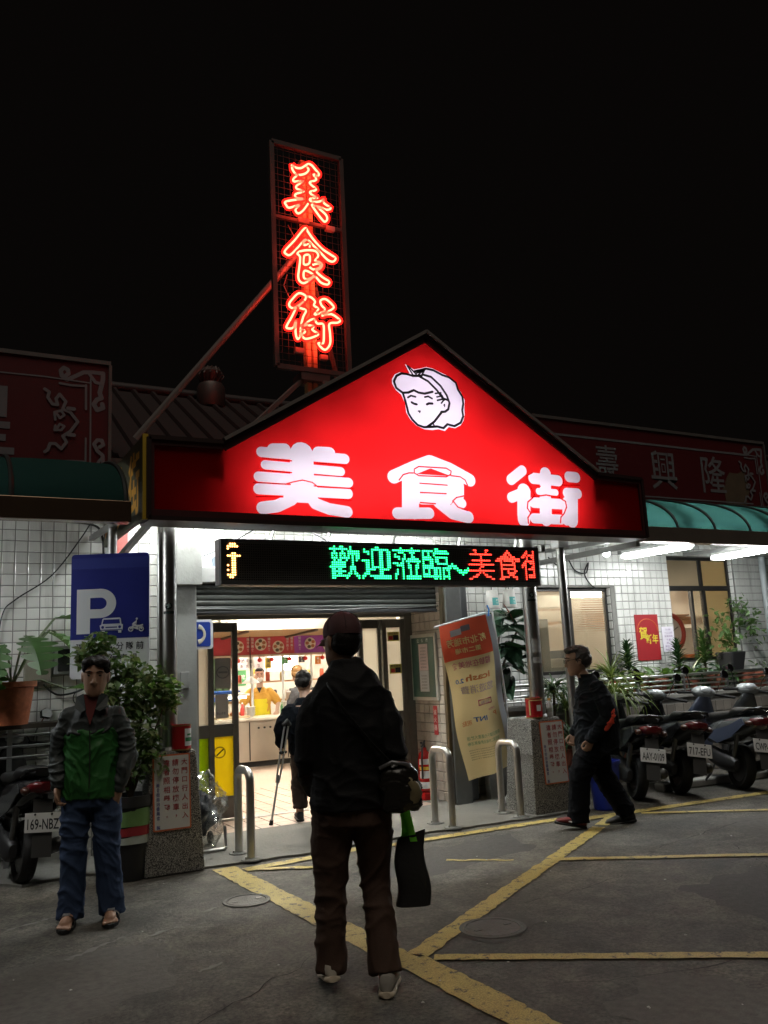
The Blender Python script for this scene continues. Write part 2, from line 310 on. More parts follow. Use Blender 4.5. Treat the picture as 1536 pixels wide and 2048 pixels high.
MEI = [([(2.503,3.378),(3.299,3.376)],0.047),([(2.611,3.409),(2.72,3.418)],0.055),([(3.04,3.413),(3.15,3.417)],0.057),([(2.536,3.267),(3.254,3.256)],0.041),([(2.473,3.159),(3.328,3.158)],0.045),([(2.47,3.052),(3.318,3.056)],0.048),([(2.878,3.385),(2.875,3.132)],0.112),([(2.849,3.081),(2.77,2.977),(2.637,2.911),(2.502,2.888)],0.055),([(2.915,3.06),(2.991,2.951),(3.125,2.907),(3.303,2.889)],0.053),([(2.808,3.016),(2.94,3.016)],0.065)]
MEIR = [([(2.507,3.327),(2.78,3.32)],0.006),([(3.018,3.319),(3.302,3.316)],0.006),([(2.492,3.215),(2.777,3.214)],0.006),([(3.014,3.212),(3.303,3.208)],0.006),([(2.426,3.105),(2.719,3.108),(2.791,3.132),(2.878,3.153),(2.971,3.138),(3.023,3.101),(3.377,3.104)],0.006),([(2.449,2.985),(2.69,2.993)],0.006),([(3.095,2.999),(3.349,2.996)],0.006)]
SHI = [([(4.196,3.416),(4.012,3.342),(3.795,3.242)],0.064),([(4.209,3.417),(4.421,3.36),(4.651,3.263)],0.064),([(4.197,3.432),(4.195,3.391)],0.044),([(3.961,3.212),(4.474,3.216)],0.073),([(3.977,3.213),(3.961,2.958)],0.092),([(4.493,3.203),(4.486,3.106)],0.083),([(4.092,3.147),(4.405,3.143)],0.07),([(4.085,3.044),(4.383,3.054)],0.049),([(3.817,2.899),(4.163,2.914)],0.055),([(3.964,3.012),(4.0,2.907)],0.059),([(4.27,3.027),(4.421,2.925),(4.605,2.894)],0.06),([(4.544,3.027),(4.457,2.987)],0.047)]
SHIR = [([(3.853,3.214),(3.901,3.27),(3.966,3.291),(4.009,3.293)],0.007),([(4.432,3.294),(4.538,3.29),(4.595,3.26),(4.617,3.211)],0.007),([(4.077,3.198),(4.383,3.197)],0.007),([(4.077,3.109),(4.365,3.113)],0.007),([(4.071,3.012),(4.238,3.009)],0.007),([(4.569,3.102),(4.481,3.081),(4.436,3.046),(4.49,2.988),(4.598,2.96)],0.007),([(4.075,3.36),(4.383,3.365),(4.438,3.339),(4.429,3.305),(4.376,3.279),(4.069,3.27),(4.021,3.294),(4.024,3.332),(4.075,3.36)],0.007)]
JIE = [([(5.301,3.403),(5.151,3.3)],0.056),([(5.331,3.189),(5.141,3.116)],0.055),([(5.302,3.188),(5.278,2.933)],0.082),([(5.278,2.933),(5.275,2.899)],0.078),([(5.43,3.332),(5.759,3.326)],0.059),([(5.599,3.388),(5.578,3.18)],0.072),([(5.489,3.198),(5.716,3.199)],0.035),([(5.412,3.078),(5.769,3.078)],0.055),([(5.572,3.121),(5.558,2.916)],0.077),([(5.404,2.915),(5.759,2.915)],0.052),([(5.907,3.378),(6.006,3.378)],0.058),([(5.865,3.201),(6.009,3.203)],0.057),([(5.929,3.169),(5.901,2.912)],0.078),([(5.847,3.105),(5.826,2.909)],0.054)]
JIER = [([(5.354,3.284),(5.399,3.228),(5.435,3.157),(5.403,3.124),(5.341,3.08),(5.328,3.016),(5.366,2.966),(5.326,2.918),(5.327,2.861)],0.008),([(5.404,3.135),(5.584,3.165),(5.755,3.148)],0.008),([(5.832,3.385),(5.832,3.313),(5.772,3.238),(5.755,3.148),(5.833,3.11),(5.841,3.051),(5.804,2.985),(5.755,2.941),(5.741,2.882)],0.008),([(5.354,3.284),(5.354,3.354),(5.429,3.391)],0.008),([(5.818,3.282),(6.047,3.296)],0.008),([(5.466,3.261),(5.516,3.252)],0.007),([(5.671,3.262),(5.744,3.26)],0.007),([(5.39,2.99),(5.475,2.988)],0.007),([(5.657,2.99),(5.752,2.988)],0.007)]
EMW = [(3.983,4.368),(4.02,4.352),(4.083,4.326),(4.151,4.345),(4.223,4.37),(4.294,4.364),(4.383,4.335),(4.472,4.309),(4.542,4.265),(4.579,4.201),(4.617,4.149),(4.651,4.079),(4.641,3.998),(4.639,3.925),(4.623,3.867),(4.582,3.811),(4.516,3.777),(4.443,3.782),(4.395,3.738),(4.324,3.748),(4.252,3.733),(4.164,3.733),(4.079,3.76),(4.013,3.815),(3.97,3.88),(3.962,3.973),(3.924,4.054),(3.867,4.094),(3.832,4.152),(3.832,4.198),(3.867,4.25),(3.92,4.276),(3.981,4.28),(4.032,4.278)]
EML = [([(4.057,4.258),(3.997,4.268),(3.937,4.266),(3.883,4.236),(3.85,4.177),(3.872,4.114),(3.942,4.073),(4.003,4.082),(4.066,4.113),(4.117,4.095),(4.187,4.092),(4.278,4.122)],0.01),([(3.942,4.071),(3.964,3.996),(3.981,3.928),(3.991,3.875),(4.03,3.817),(4.088,3.768),(4.157,3.752),(4.236,3.763),(4.308,3.774),(4.379,3.764),(4.427,3.808),(4.508,3.796),(4.584,3.839),(4.619,3.907),(4.611,3.97),(4.629,4.037),(4.625,4.109),(4.577,4.176),(4.558,4.247),(4.48,4.294),(4.399,4.308),(4.302,4.344),(4.222,4.35),(4.149,4.326),(4.087,4.305)],0.01),([(4.145,4.257),(4.231,4.224),(4.325,4.147),(4.391,4.067),(4.445,4.057)],0.01),([(4.173,4.284),(4.27,4.272),(4.373,4.193),(4.439,4.104),(4.466,4.027),(4.447,3.961),(4.409,3.933),(4.363,3.925)],0.01),([(4.373,3.93),(4.276,3.818),(4.192,3.759)],0.01),([(4.257,3.808),(4.277,3.767)],0.007),([(4.006,4.35),(4.066,4.263)],0.007),([(4.015,4.351),(4.102,4.275)],0.007),([(4.103,4.287),(4.195,4.339),(4.124,4.274)],0.007),([(4.203,4.34),(4.159,4.27)],0.007),([(4.057,4.255),(4.159,4.268)],0.011),([(3.992,4.03),(4.027,4.052),(4.077,4.046)],0.008),([(4.181,4.055),(4.221,4.066),(4.264,4.049)],0.008),([(4.304,4.105),(4.368,4.12)],0.007),([(4.319,4.071),(4.384,4.09)],0.007),([(4.323,4.037),(4.4,4.06)],0.008),([(4.365,4.012),(4.404,4.056)],0.007),([(4.358,4.111),(4.399,4.052)],0.011),([(4.028,3.984),(4.053,3.973),(4.083,3.97)],0.01),([(4.198,3.982),(4.221,3.994),(4.261,3.997)],0.01),([(4.096,3.903),(4.116,3.906),(4.111,3.892)],0.006),([(4.391,3.994),(4.401,4.004),(4.399,3.98)],0.005)]
ORN = [([(1.133,4.462),(1.16,4.489),(1.152,4.527),(1.117,4.545),(1.087,4.511),(1.098,4.458),(1.147,4.423),(1.216,4.465),(1.3,4.519),(1.385,4.53),(1.486,4.53)],0.02),([(1.486,4.53),(1.486,4.468),(1.473,4.403),(1.456,4.324),(1.474,4.271),(1.431,4.251),(1.401,4.201),(1.433,4.143),(1.49,4.172),(1.482,4.21)],0.022),([(1.357,4.506),(1.415,4.428),(1.472,4.419)],0.016),([(0.544,4.426),(0.941,4.431),(1.372,4.415)],0.007),([(1.368,4.484),(1.372,3.991),(1.374,3.553)],0.008),([(1.079,4.379),(1.19,4.37),(1.323,4.378)],0.011),([(1.324,4.386),(1.327,4.14)],0.011),([(1.094,3.6),(1.217,3.609),(1.33,3.61)],0.009),([(1.329,3.843),(1.33,3.61)],0.009),([(0.944,4.303),(0.985,4.277),(0.973,4.223),(1.015,4.16),(1.063,4.157),(1.048,4.216),(1.081,4.265),(1.138,4.196),(1.111,4.117),(1.181,4.094),(1.252,4.003),(1.184,3.898),(1.117,3.847),(1.152,3.79),(1.105,3.719),(1.05,3.767),(1.003,3.763),(0.984,3.702),(0.958,3.678)],0.015),([(1.058,4.066),(1.086,4.024),(1.126,4.058),(1.098,4.101),(1.037,4.079),(1.045,4.005)],0.012),([(1.061,3.917),(1.087,3.964),(1.128,3.946),(1.102,3.906),(1.041,3.9),(1.047,3.945)],0.012),([(1.159,4.13),(1.215,4.128)],0.018),([(1.164,3.866),(1.219,3.864)],0.018),([(1.459,3.763),(1.494,3.789),(1.479,3.833),(1.437,3.833),(1.406,3.789),(1.438,3.724),(1.488,3.682),(1.497,3.547)],0.018),([(1.495,3.668),(1.453,3.619),(1.426,3.557)],0.014)]
# ------------------------------------------------------------------ ground
g = MB(); 
g.sheet(lambda u,v: (-60+130*u, -40+160*v, -0.006), 4, 4)
ground = struct(g.build('asphalt_ground', asphalt))
def worn_poly(pts, seed, amp=0.009, step=0.05):
    rnd = random.Random(seed); out = []
    for i in range(len(pts)):
        a = Vector(pts[i]); b = Vector(pts[(i+1)%len(pts)]); n = max(1, int((b-a).length/step)); d = (b-a).normalized() if (b-a).length else Vector((1,0)); pr = Vector((-d.y, d.x))
        for k in range(n): q = a+(b-a)*k/n; out.append(q+pr*rnd.uniform(-amp, amp)*(0 if k==0 else 1)+d*rnd.uniform(-step*.3, step*.3)*(0 if k==0 else 1))
    return out
def paint(pts, seed, z=0.0, amp=0.009):
    q = worn_poly(pts, seed, amp); m = MB(); m.add([(p.x, p.y, z) for p in q], [tuple(range(len(q)))])
    o = m.build('painted_line', yellow_road, ground); return o
def stripe(a, b, w0, w1, seed, z=0.0, amp=0.009):
    a = Vector(a); b = Vector(b); d = (b-a).normalized(); p = Vector((-d.y, d.x)); paint([a-p*w0/2, b-p*w1/2, b+p*w1/2, a+p*w0/2], seed, z, amp)
stripe((2.19,6.93), (2.30,4.20), 0.19, 0.18, 1)
stripe((2.33,4.196), (2.42,1.2), 0.19, 0.18, 2, 0.0016)
stripe((2.40,4.24), (5.45,6.19), 0.13, 0.12, 3, 0.0008)
stripe((5.52,6.24), (5.95,6.52), 0.12, 0.14, 4)
stripe((2.45,4.15), (4.6,2.62), 0.085, 0.085, 5, 0.0024, 0.006)
stripe((4.36,5.46), (7.4,3.32), 0.085, 0.085, 6, 0.0024, 0.006)
stripe((6.20,6.42), (8.9,4.5), 0.08, 0.08, 7, 0.0024, 0.006)
stripe((2.30,6.74), (3.45,6.84), 0.11, 0.12, 8, 0.0032)
stripe((3.62,6.78), (5.45,6.72), 0.10, 0.13, 9, 0.0032)
stripe((5.62,6.56), (8.4,6.36), 0.13, 0.12, 10, 0.0032)
stripe((8.45,6.36), (12.5,6.2), 0.12, 0.12, 11, 0.0032)
stripe((2.40,6.70), (2.95,6.36), 0.08, 0.05, 12, 0.004, 0.02)
stripe((3.70,6.0), (4.1,5.66), 0.055, 0.03, 13, 0, 0.02)
# faint remains of older paint by the left kerb
faded = P('faded_old_paint', (0.17,0.165,0.15), 0.8, 0, 0.4, 18)
for k, (a, b, w) in enumerate([((0.78,5.35),(1.15,5.58),0.035), ((1.28,5.5),(1.47,5.58),0.03), ((0.55,6.2),(0.85,6.32),0.03), ((1.7,5.8),(1.8,5.85),0.03), ((1.35,4.7),(1.5,4.78),0.02)]):
    a = Vector(a); b = Vector(b); d = (b-a).normalized(); p = Vector((-d.y,d.x)); q = worn_poly([a-p*w*.5, b-p*w*.3, b+p*w*.4, a+p*w*.5], 40+k, 0.016, 0.03)
    MB().add([(c.x,c.y,-0.002) for c in q], [tuple(range(len(q)))]).build('faded_paint_mark', faded, ground)
# repaired patches and long cracks in the asphalt
pa1 = P('asphalt_patch_dark',(0.056,0.052,0.048),0.8,0,.55,22,bump=.6,bscale=80); pa2_ = P('asphalt_patch_pale',(0.105,0.098,0.088),0.85,0,.5,22,bump=.6,bscale=80)
for k,(pts,mt) in enumerate([([(3.2,5.6),(4.5,5.9),(4.7,6.5),(3.5,6.45),(2.9,6.1)],pa1),([(0.2,4.2),(1.2,4.6),(1.35,5.3),(0.7,5.5),(0.0,5.0)],pa2_),([(4.2,3.2),(5.6,3.5),(5.3,4.4),(4.4,4.3)],pa1),([(5.9,4.6),(7.2,4.9),(7.5,5.6),(6.4,5.7)],pa2_),([(2.7,2.6),(3.5,2.75),(3.3,3.3),(2.75,3.2)],pa2_)]):
    q = worn_poly(pts, 90+k, .06, .09); MB().add([(c.x,c.y,-.0045+.0002*k) for c in q], [tuple(range(len(q)))]).build('asphalt_patch', mt, ground)
crm = P('crack_dark',(0.025,0.023,0.021),0.9)
for k,(a_,b_) in enumerate([((0.3,3.4),(2.1,4.6)),((2.6,3.5),(4.9,3.0)),((3.0,4.75),(4.6,4.9)),((0.9,6.5),(2.1,6.2)),((4.8,5.2),(7.0,5.5)),((1.1,2.6),(1.9,3.6)),((5.2,4.2),(5.9,5.0))]):
    rk_ = random.Random(k+200); n_ = 26; L_, R_ = [], []; a_ = Vector(a_); b_ = Vector(b_); d_ = (b_-a_).normalized(); p_ = Vector((-d_.y,d_.x)); o_ = 0
    for i in range(n_+1):
        o_ += rk_.gauss(0,.018); c = a_+(b_-a_)*i/n_+p_*o_; w_ = rk_.uniform(.002,.006)*math.sin(math.pi*(.05+.9*i/n_)); L_.append(c+p_*w_); R_.append(c-p_*w_)
    m = MB(); v_ = [(c.x,c.y,-.003) for c in L_]+[(c.x,c.y,-.003) for c in R_]; m.add(v_, [(i,i+1,n_+2+i,n_+1+i) for i in range(n_)]); m.build('asphalt_crack', crm, ground)
# litter specks
spk = MB(); rr = random.Random(5)
for i in range(70):
    x = rr.uniform(-.3,6.5); y = rr.uniform(2.6,6.9); r_ = rr.uniform(.004,.011); a = rr.random()*6
    spk.add([(x+r_*math.cos(a+t)*rr.uniform(.6,1.3), y+r_*math.sin(a+t)*rr.uniform(.6,1.3), 0.001+rr.uniform(0,.003)) for t in (0,1.5,3,4.6)]+[(x,y,r_*.7)], [(0,1,4),(1,2,4),(2,3,4),(3,0,4)])
sp_o = spk.build('litter_specks', P('litter', (0.5,0.5,0.47), 0.7)); sp_o['kind'] = 'stuff'; sp_o['label'] = 'tiny pale scraps of litter scattered on the asphalt'
# concrete apron before the door, irregular front edge
ap = worn_poly([(2.06,7.02),(3.05,6.94),(3.45,7.0),(4.4,6.98),(5.2,6.9),(5.95,6.9),(5.95,8.62),(-2,8.62),(-2,8.0),(0.4,7.75),(0.75,7.35),(1.2,7.45),(1.6,7.0)], 77, 0.03, 0.12)
apm = MB().prism([(p.x,p.y) for p in ap], 0, 1)   # built as a slab: remap (x,z)->(x,y)
apm.v = [(x, z, 0.012 if y == 1 else -0.05) for x, y, z in apm.v]; apm.f = [q[::-1] for q in apm.f]
apron = struct(apm.build('concrete_apron', concrete))
# darker wet patch of newer mortar on the apron
pt = worn_poly([(2.75,7.35),(3.3,7.1),(4.0,7.25),(4.2,7.7),(3.7,8.05),(3.2,7.95),(3.05,7.6)], 78, 0.05, 0.12)
MB().add([(p.x,p.y,0.016) for p in pt], [tuple(range(len(pt)))]).build('mortar_patch', P('dark_mortar', (0.10,0.098,0.09), 0.6, 0, 0.25, 4), apron)
def manhole(c, r, label, seed):
    t = thing('manhole_cover', label, 'manhole cover', (c[0],c[1],0)); m = MB(); 
    m.lathe([(r*1.0,-0.004),(r,0.004),(r*.93,0.006),(r*.9,0.002),(0.01,0.002)], (c[0],c[1],0), 36)
    m.build('cover', P('cast_iron', (0.085,0.081,0.075), 0.6, 0.3, 0.4, 20, bump=0.5, bscale=70), t)
    ring = MB().lathe([(r*1.16,-0.003),(r*1.14,0.0025),(r*1.01,0.0035),(r*1.005,-0.004)], (c[0],c[1],0), 36, cap=False); ring.build('rim', P('manhole_rim',(0.08,0.076,0.07),.7,0,.4,20) if seed==1 else P('manhole_ring',(0.10,0.095,0.088),.7,0,.4,20), t)
    for k in range(2): MB().box(c[0]-.02+(-1)**k*r*.6, c[0]+.02+(-1)**k*r*.6, c[1]-.012, c[1]+.012, 0.0022, 0.004).build('lifting_slot', blackp, t)
    q = worn_poly([(c[0]+r*(1.5+.25*math.sin(k*2.1+seed))*math.cos(k*.7), c[1]+r*(1.45+.3*math.sin(k*1.3+seed))*math.sin(k*.7)) for k in range(9)], seed+50, .03, .06)
    if seed == 1: MB().add([(p.x,p.y,-.003) for p in q], [tuple(range(len(q)))]).build('asphalt_patch', P('patch_asphalt',(0.055,0.05,0.045),0.8,0,.5,30,bump=.5,bscale=90), t)
manhole((2.99,4.38), 0.17, 'round iron manhole cover beside the yellow diagonal line in the foreground', 1)
manhole((2.02,5.88), 0.14, 'small dark round manhole cover left of the wide yellow line', 2)

# ------------------------------------------------------------------ tiled walls
TP = 0.1125; TH = 0.105
def tile_mesh(w, h, d, mat, ax='y'):
    m = MB(); c = 0.006
    V = [(-w/2,0,-h/2),(w/2,0,-h/2),(w/2,0,h/2),(-w/2,0,h/2)]
    V += [(-w/2,-d+c*.6,-h/2),(w/2,-d+c*.6,-h/2),(w/2,-d+c*.6,h/2),(-w/2,-d+c*.6,h/2)]
    V += [(-w/2+c,-d,-h/2+c),(w/2-c,-d,-h/2+c),(w/2-c,-d,h/2-c),(-w/2+c,-d,h/2-c)]
    F = [(8,9,10,11)]
    for a in (0,4):
        for i in range(4): F.append((a+i,a+(i+1)%4,a+4+(i+1)%4,a+4+i))
    me = bpy.data.meshes.new('tile'); me.from_pydata(V, [], F); me.materials.append(mat); me.update(); return me
TILE = tile_mesh(TP-.0075, TH-.0075, 0.012, tile_m)
def tiles_on(parent, cells, mesh, vis, rotz=0.0):
    """cells: list of world positions; the first ones the camera sees become parts, others one joined part"""
    off = OFF[parent.name]; part = [c for c in cells if vis(c)][:300]; ps = set(part); rest = [c for c in cells if c not in ps]
    rnd = random.Random(len(cells))
    for c in part:
        o = bpy.data.objects.new('tile', mesh); COL.objects.link(o); o.parent = parent; o.location = Vector(c)-off; o.rotation_euler = (rnd.gauss(0,.006), rnd.gauss(0,.004), rotz+rnd.gauss(0,.006))
    if rest:
        m = MB(); rot = Matrix.Rotation(rotz,3,'Z')
        for c in rest: m.add([rot@Vector(v.co)+Vector(c) for v in mesh.vertices], [tuple(p.vertices) for p in mesh.polygons])
        o = m.build('tiles', mesh.materials[0], parent, kind='stuff')
def grid_cells(x0, x1, z0, z1, y, holes=()):
    nx = round((x1-x0)/TP); nz = round((z1-z0)/TH); out = []
    for j in range(nz):
        for i in range(nx):
            x = x0+(i+.5)*(x1-x0)/nx; z = z0+(j+.5)*(z1-z0)/nz
            if any(a-.03 < x < b+.03 and c-.03 < z < d+.03 for a,b,c,d in holes): continue
            out.append((round(x,4), y, round(z,4)))
    return out
WY = 8.5
wl = thing('tiled_wall', 'white tiled wall left of the entrance behind the parking sign', 'wall', (0.8,WY,0))
rbox(-3,2.08,WY,WY+.2,0,3.6).build('wall_core', grout, wl)
cl = grid_cells(-0.62,2.08,0.0,3.56,WY)
tiles_on(wl, cl, TILE, lambda c: c[0] > 0.45 and 1.0 < c[2] < 3.1)
wt = thing('tiled_lintel', 'white tiled strip of wall above the entrance behind the lit signs', 'wall', (3.7,WY,2.4))
rbox(2.081,5.3,WY,WY+.2,2.38,3.6).build('wall_core', grout, wt)
tiles_on(wt, grid_cells(2.08,5.3,2.45,3.59,WY), TILE, lambda c: c[2] > 2.7 and c[2] < 3.2)
wr = thing('tiled_wall', 'white tiled wall with two windows right of the entrance', 'wall', (8,WY,0))
W1 = (6.80,8.04,1.30,2.40); W2 = (9.13,10.46,1.38,2.84)
core = MB(); WT = 0.16
for a,b,c,d in ((5.301,6.8,0,3.6),(6.8,8.04,0,1.3),(6.8,8.04,2.4,3.6),(8.04,9.13,0,3.6),(9.13,10.46,0,1.38),(9.13,10.46,2.84,3.6),(10.46,14,0,3.6)): core.box(a,b,WY,WY+WT,c,d)
core.build('wall_core', grout, wr)
cr = grid_cells(5.3,12.05,0.0,3.58,WY,(W1,W2))
cr.sort(key=lambda c: c[0]); big = [c for c in cr if 1.0 < c[2] < 2.95 and c[0] > 5.6]
bigs = set(big[:300])
tiles_on(wr, cr, TILE, lambda c: c in bigs)
# reveal tiles on the right side of each window
RT = tile_mesh(0.14, TH-.01, 0.008, tile_m)
for W in (W1, W2):
    n = round((W[3]-W[2])/TH)
    for j in range(n):
        o = bpy.data.objects.new('reveal_tile', RT); COL.objects.link(o); o.parent = wr; o.location = Vector((W[1], WY+WT/2+.004, W[2]+(j+.5)*(W[3]-W[2])/n))-OFF[wr.name]; o.rotation_euler = (0,0,-math.pi/2)
# entrance side wall (right-hand reveal, faces left)
ws = thing('tiled_side_wall', 'tiled side wall of the entrance carrying the notice board', 'wall', (5.25,8.6,0))
rbox(5.2,5.3,8.26,9.3,0,2.4).build('wall_core', grout, ws)
cs = []
for j in range(22):
    for i in range(9): cs.append((5.2, round(8.32+i*TP,4), round(0.06+j*TH,4)))
tile_cream = P('side_tile', (0.62,0.55,0.47), 0.25, 0, 0.08, 3, rnd=0.12, dirt=0.5)
tiles_on(ws, cs, tile_mesh(TP-.0075, TH-.0075, 0.012, tile_cream), lambda c: c[1] < 9.0, -math.pi/2)
# eave wall above and parapet
pw = thing('parapet_wall', 'plain grey parapet wall behind the red signboards', 'wall', (5,8.62,3.6)); rbox(-6,18,8.62,8.72,3.6,3.72).build('wall_core', P('parapet', (0.12,0.11,0.1),0.9), pw)

# ------------------------------------------------------------------ windows on the right wall
frame_m = P('dark_window_frame', (0.03,0.028,0.026), 0.4, 0.4, 0.3)
frost = mixmat('frosted_glass', [('ShaderNodeBsdfTranslucent',(0.5,0.48,0.42),{}),('ShaderNodeBsdfRefraction',(0.95,0.93,0.86),{'Roughness':0.22,'IOR':1.06})], 0.78)
def window(W, label, bars, rails, y=WY+.10):
    t = thing('window', label, 'window', ((W[0]+W[1])/2, y, W[2])); m = MB(); f = .045
    m.box(W[0],W[1],y-.03,y+.03,W[2],W[2]+f); m.box(W[0],W[1],y-.03,y+.03,W[3]-f,W[3]); m.box(W[0],W[0]+f,y-.029,y+.029,W[2]+f,W[3]-f); m.box(W[1]-f,W[1],y-.029,y+.029,W[2]+f,W[3]-f)
    m.build('frame', frame_m, t, bevel=.003)
    for b0,b1,z0,z1 in bars: rbox(b0,b1,y-.034,y+.024,z0,z1).build('mullion', frame_m, t, bevel=.002)
    for z0,z1 in rails: rbox(W[0]+f,W[1]-f,y-.036,y+.026,z0,z1).build('transom', frame_m, t, bevel=.002)
    return t, y
t1, y1 = window(W1, 'dark framed ribbed glass window nearest the entrance with warm light behind', [(7.36,7.41,1.345,2.355)], [])
def ribbed(x0,x1,z0,z1,y,n,a): 
    return MB().sheet(lambda u,v: (x0+(x1-x0)*u, y+a*math.sin(v*n*2*math.pi), z0+(z1-z0)*v), 1, n*6)
ribbed(6.845,7.36,1.345,2.355,y1,2,0.0).build('pane', frost, t1)
ribbed(7.41,7.995,1.345,2.355,y1+.004,34,0.0035).build('pane', frost, t1, smooth=True)
t2, y2 = window(W2, 'tall dark framed window with a transom, left sash open to a lit room', [(9.83,9.89,2.43,2.795),(9.86,9.92,1.425,2.36),(9.62,9.66,1.425,2.36)], [(2.36,2.43)])
tan_glass = P('tan_glass', (0.28,0.21,0.13), 0.25, 0, 0.2, 2)
frost2 = mixmat('grey_frosted_glass', [('ShaderNodeBsdfTranslucent',(0.35,0.33,0.25),{}),('ShaderNodeBsdfRefraction',(0.75,0.68,0.5),{'Roughness':0.3,'IOR':1.06})], 0.5)
rbox(9.175,9.83,y2-.004,y2+.004,2.43,2.795).build('pane', tan_glass, t2); rbox(9.89,10.415,y2-.004,y2+.004,2.43,2.795).build('pane', frost2, t2)
rbox(9.92,10.415,y2-.008,y2,1.425,2.36).build('pane', frost2, t2); rbox(9.66,9.86,y2-.004,y2+.002,1.425,2.36).build('pane', frost, t2)
# ------------------------------------------------------------------ portal: concrete posts, shutter, doors
po = thing('concrete_post', 'grey painted concrete post at the left side of the entrance', 'post', (2.2,8.2,0))
m = MB(); m.box(2.06,2.30,8.0,8.5,0,2.78); m.build('shaft', concpost, po, bevel=.008)
rbox(2.02,2.34,7.93,8.02,2.36,2.80).build('head_block', concpost, po, bevel=.006)
rbox(2.14,2.22,7.985,8.0,1.4,1.55).build('switch_box', P('switch_grey',(0.3,0.3,0.29),0.5), po, bevel=.004)
pr_ = thing('steel_post', 'grey steel guide post at the right side of the entrance', 'post', (5.2,8.15,0))
m = MB(); m.box(5.13,5.33,8.02,8.12,0,2.42); m.box(5.28,5.335,8.12,8.26,0,2.42); m.build('shaft', P('post_grey', (0.17,0.175,0.17), 0.4, 0.5, 0.25, 5, dirt=0.3), pr_, bevel=.005)
rbox(5.335,5.50,8.15,8.22,0.02,2.42).build('wing_plate', P('wing_grey', (0.13,0.135,0.14), 0.35, 0.6, 0.3, 4), pr_, bevel=.004)
rbox(5.09,5.128,8.05,8.10,0,2.42).build('shutter_track', P('track_brown', (0.12,0.095,0.06), 0.4, 0.7, 0.3), pr_)
for z in (0.9,1.15,1.7): rbox(5.2,5.21,8.012,8.02,z,z+.012).build('rivet', whitep, pr_)
sh = thing('roller_shutter', 'rolled-up dark metal shutter across the top of the entrance', 'shutter', (3.7,8.1,2.1))
shm = P('shutter_metal', (0.035,0.038,0.034), 0.5, 0.1, 0.25, 4, dirt=0.2, spec=.3)
rbox(2.30,5.12,8.10,8.40,2.40,2.56).build('housing', P('housing_white', (0.45,0.45,0.44), 0.4, 0.2, 0.2, 3, dirt=0.3), sh, bevel=.01)
for k in range(5):
    z = 2.395-.055*k; mm = MB(); mm.tube([(2.30,8.17,z-.028),(5.09,8.17,z-.028)], .030, 10, flat=0.45, up=(0,1,0)); mm.build('slat', shm, sh, smooth=True)
rbox(2.30,5.09,8.14,8.20,2.085,2.12).build('bottom_bar', darkmetal, sh, bevel=.006)
mm = MB(); pts = [(2.3+2.79*i/12, 8.12, 2.145-.02*math.sin(math.pi*i/12)+.006*math.sin(i*1.7)) for i in range(13)]; mm.tube(pts, .008, 6); mm.build('cable', blackp, sh, smooth=True)
alu = P('door_aluminium', (0.14,0.137,0.125), 0.45, 0.4, 0.2, 5, dirt=0.3)
lintel = tag(rbox(2.301,5.2,8.90,9.05,2.09,2.45).build('door_lintel', P('lintel_grey', (0.10,0.10,0.09), 0.5, 0.3, 0.25, 4)), 'dark metal header above the glass doors', 'door frame')
yellow_film = mixmat('yellow_film', [('ShaderNodeBsdfTranslucent',(0.92,0.80,0.06),{}),('ShaderNodeBsdfDiffuse',(0.85,0.75,0.08),{})], 0.35)
lime_film = mixmat('lime_film', [('ShaderNodeBsdfTranslucent',(0.42,0.55,0.02),{}),('ShaderNodeBsdfDiffuse',(0.4,0.5,0.03),{})], 0.4)
glass = mixmat('clear_glass', [('ShaderNodeBsdfTransparent',(0.93,0.94,0.93),{}),('ShaderNodeBsdfGlossy',(0.8,0.8,0.8),{'Roughness':0.05})], 0.07)
milk = mixmat('milky_glass', [('ShaderNodeBsdfTranslucent',(0.95,0.93,0.86),{}),('ShaderNodeBsdfDiffuse',(0.7,0.7,0.66),{})], 0.25)
def leaf_door(x0, x1, y, label, st, low, up_):
    t = thing('glass_door', label, 'door', ((x0+x1)/2,y,0)); f = .06; m = MB()
    m.box(x0,x0+f,y-.025,y+.025,.03,2.06); m.box(x1-f,x1,y-.025,y+.025,.03,2.06); m.build('stile', alu, t, bevel=.003)
    m = MB(); m.box(x0+f,x1-f,y-.023,y+.023,1.96,2.06); m.box(x0+f,x1-f,y-.023,y+.023,.03,.25); m.box(x0+f,x1-f,y-.023,y+.023,.86,.99); m.build('rail', alu, t, bevel=.003)
    rbox(x0+f,x1-f,y-.004,y+.004,.25,.86).build('lower_panel', low, t); rbox(x0+f,x1-f,y-.004,y+.004,.99,1.96).build('pane', up_, t); return t
d1 = leaf_door(2.46,2.74,8.93,'fixed glass door leaf beside the left post with lime green lower panel',0,lime_film,milk)
d2 = leaf_door(2.70,3.03,9.0,'sliding glass door leaf with bright yellow lower panel left of the opening',0,yellow_film,glass)
rbox(2.775,2.955,8.993,8.995,1.36,1.68).build('no_smoking_sticker', P('sticker_grey', (0.42,0.41,0.39), 0.5), d2)
ringm = P('sticker_ink', (0.22,0.22,0.23), 0.6)
mm = MB(); mm.tube([(2.865+.066*math.cos(a/20*2*math.pi),8.991,1.53+.062*math.sin(a/20*2*math.pi)) for a in range(20)], .006, 6, closed=True); mm.box(2.815,2.915,8.988,8.992,1.52,1.54); mm.build('sticker_symbol', ringm, d2)
mm = MB(); mm.tube([(2.82+.06*math.cos(a/20*2*math.pi),8.994,.70+.055*math.sin(a/20*2*math.pi)) for a in range(20)], .007, 6, closed=True); mm.build('no_smoking_ring', P('olive_ink',(0.35,0.27,0.02),0.5), d2)
MB().bar((2.785,8.99,.67),(2.86,8.99,.73),.012).build('no_smoking_bar', blackp, d2)
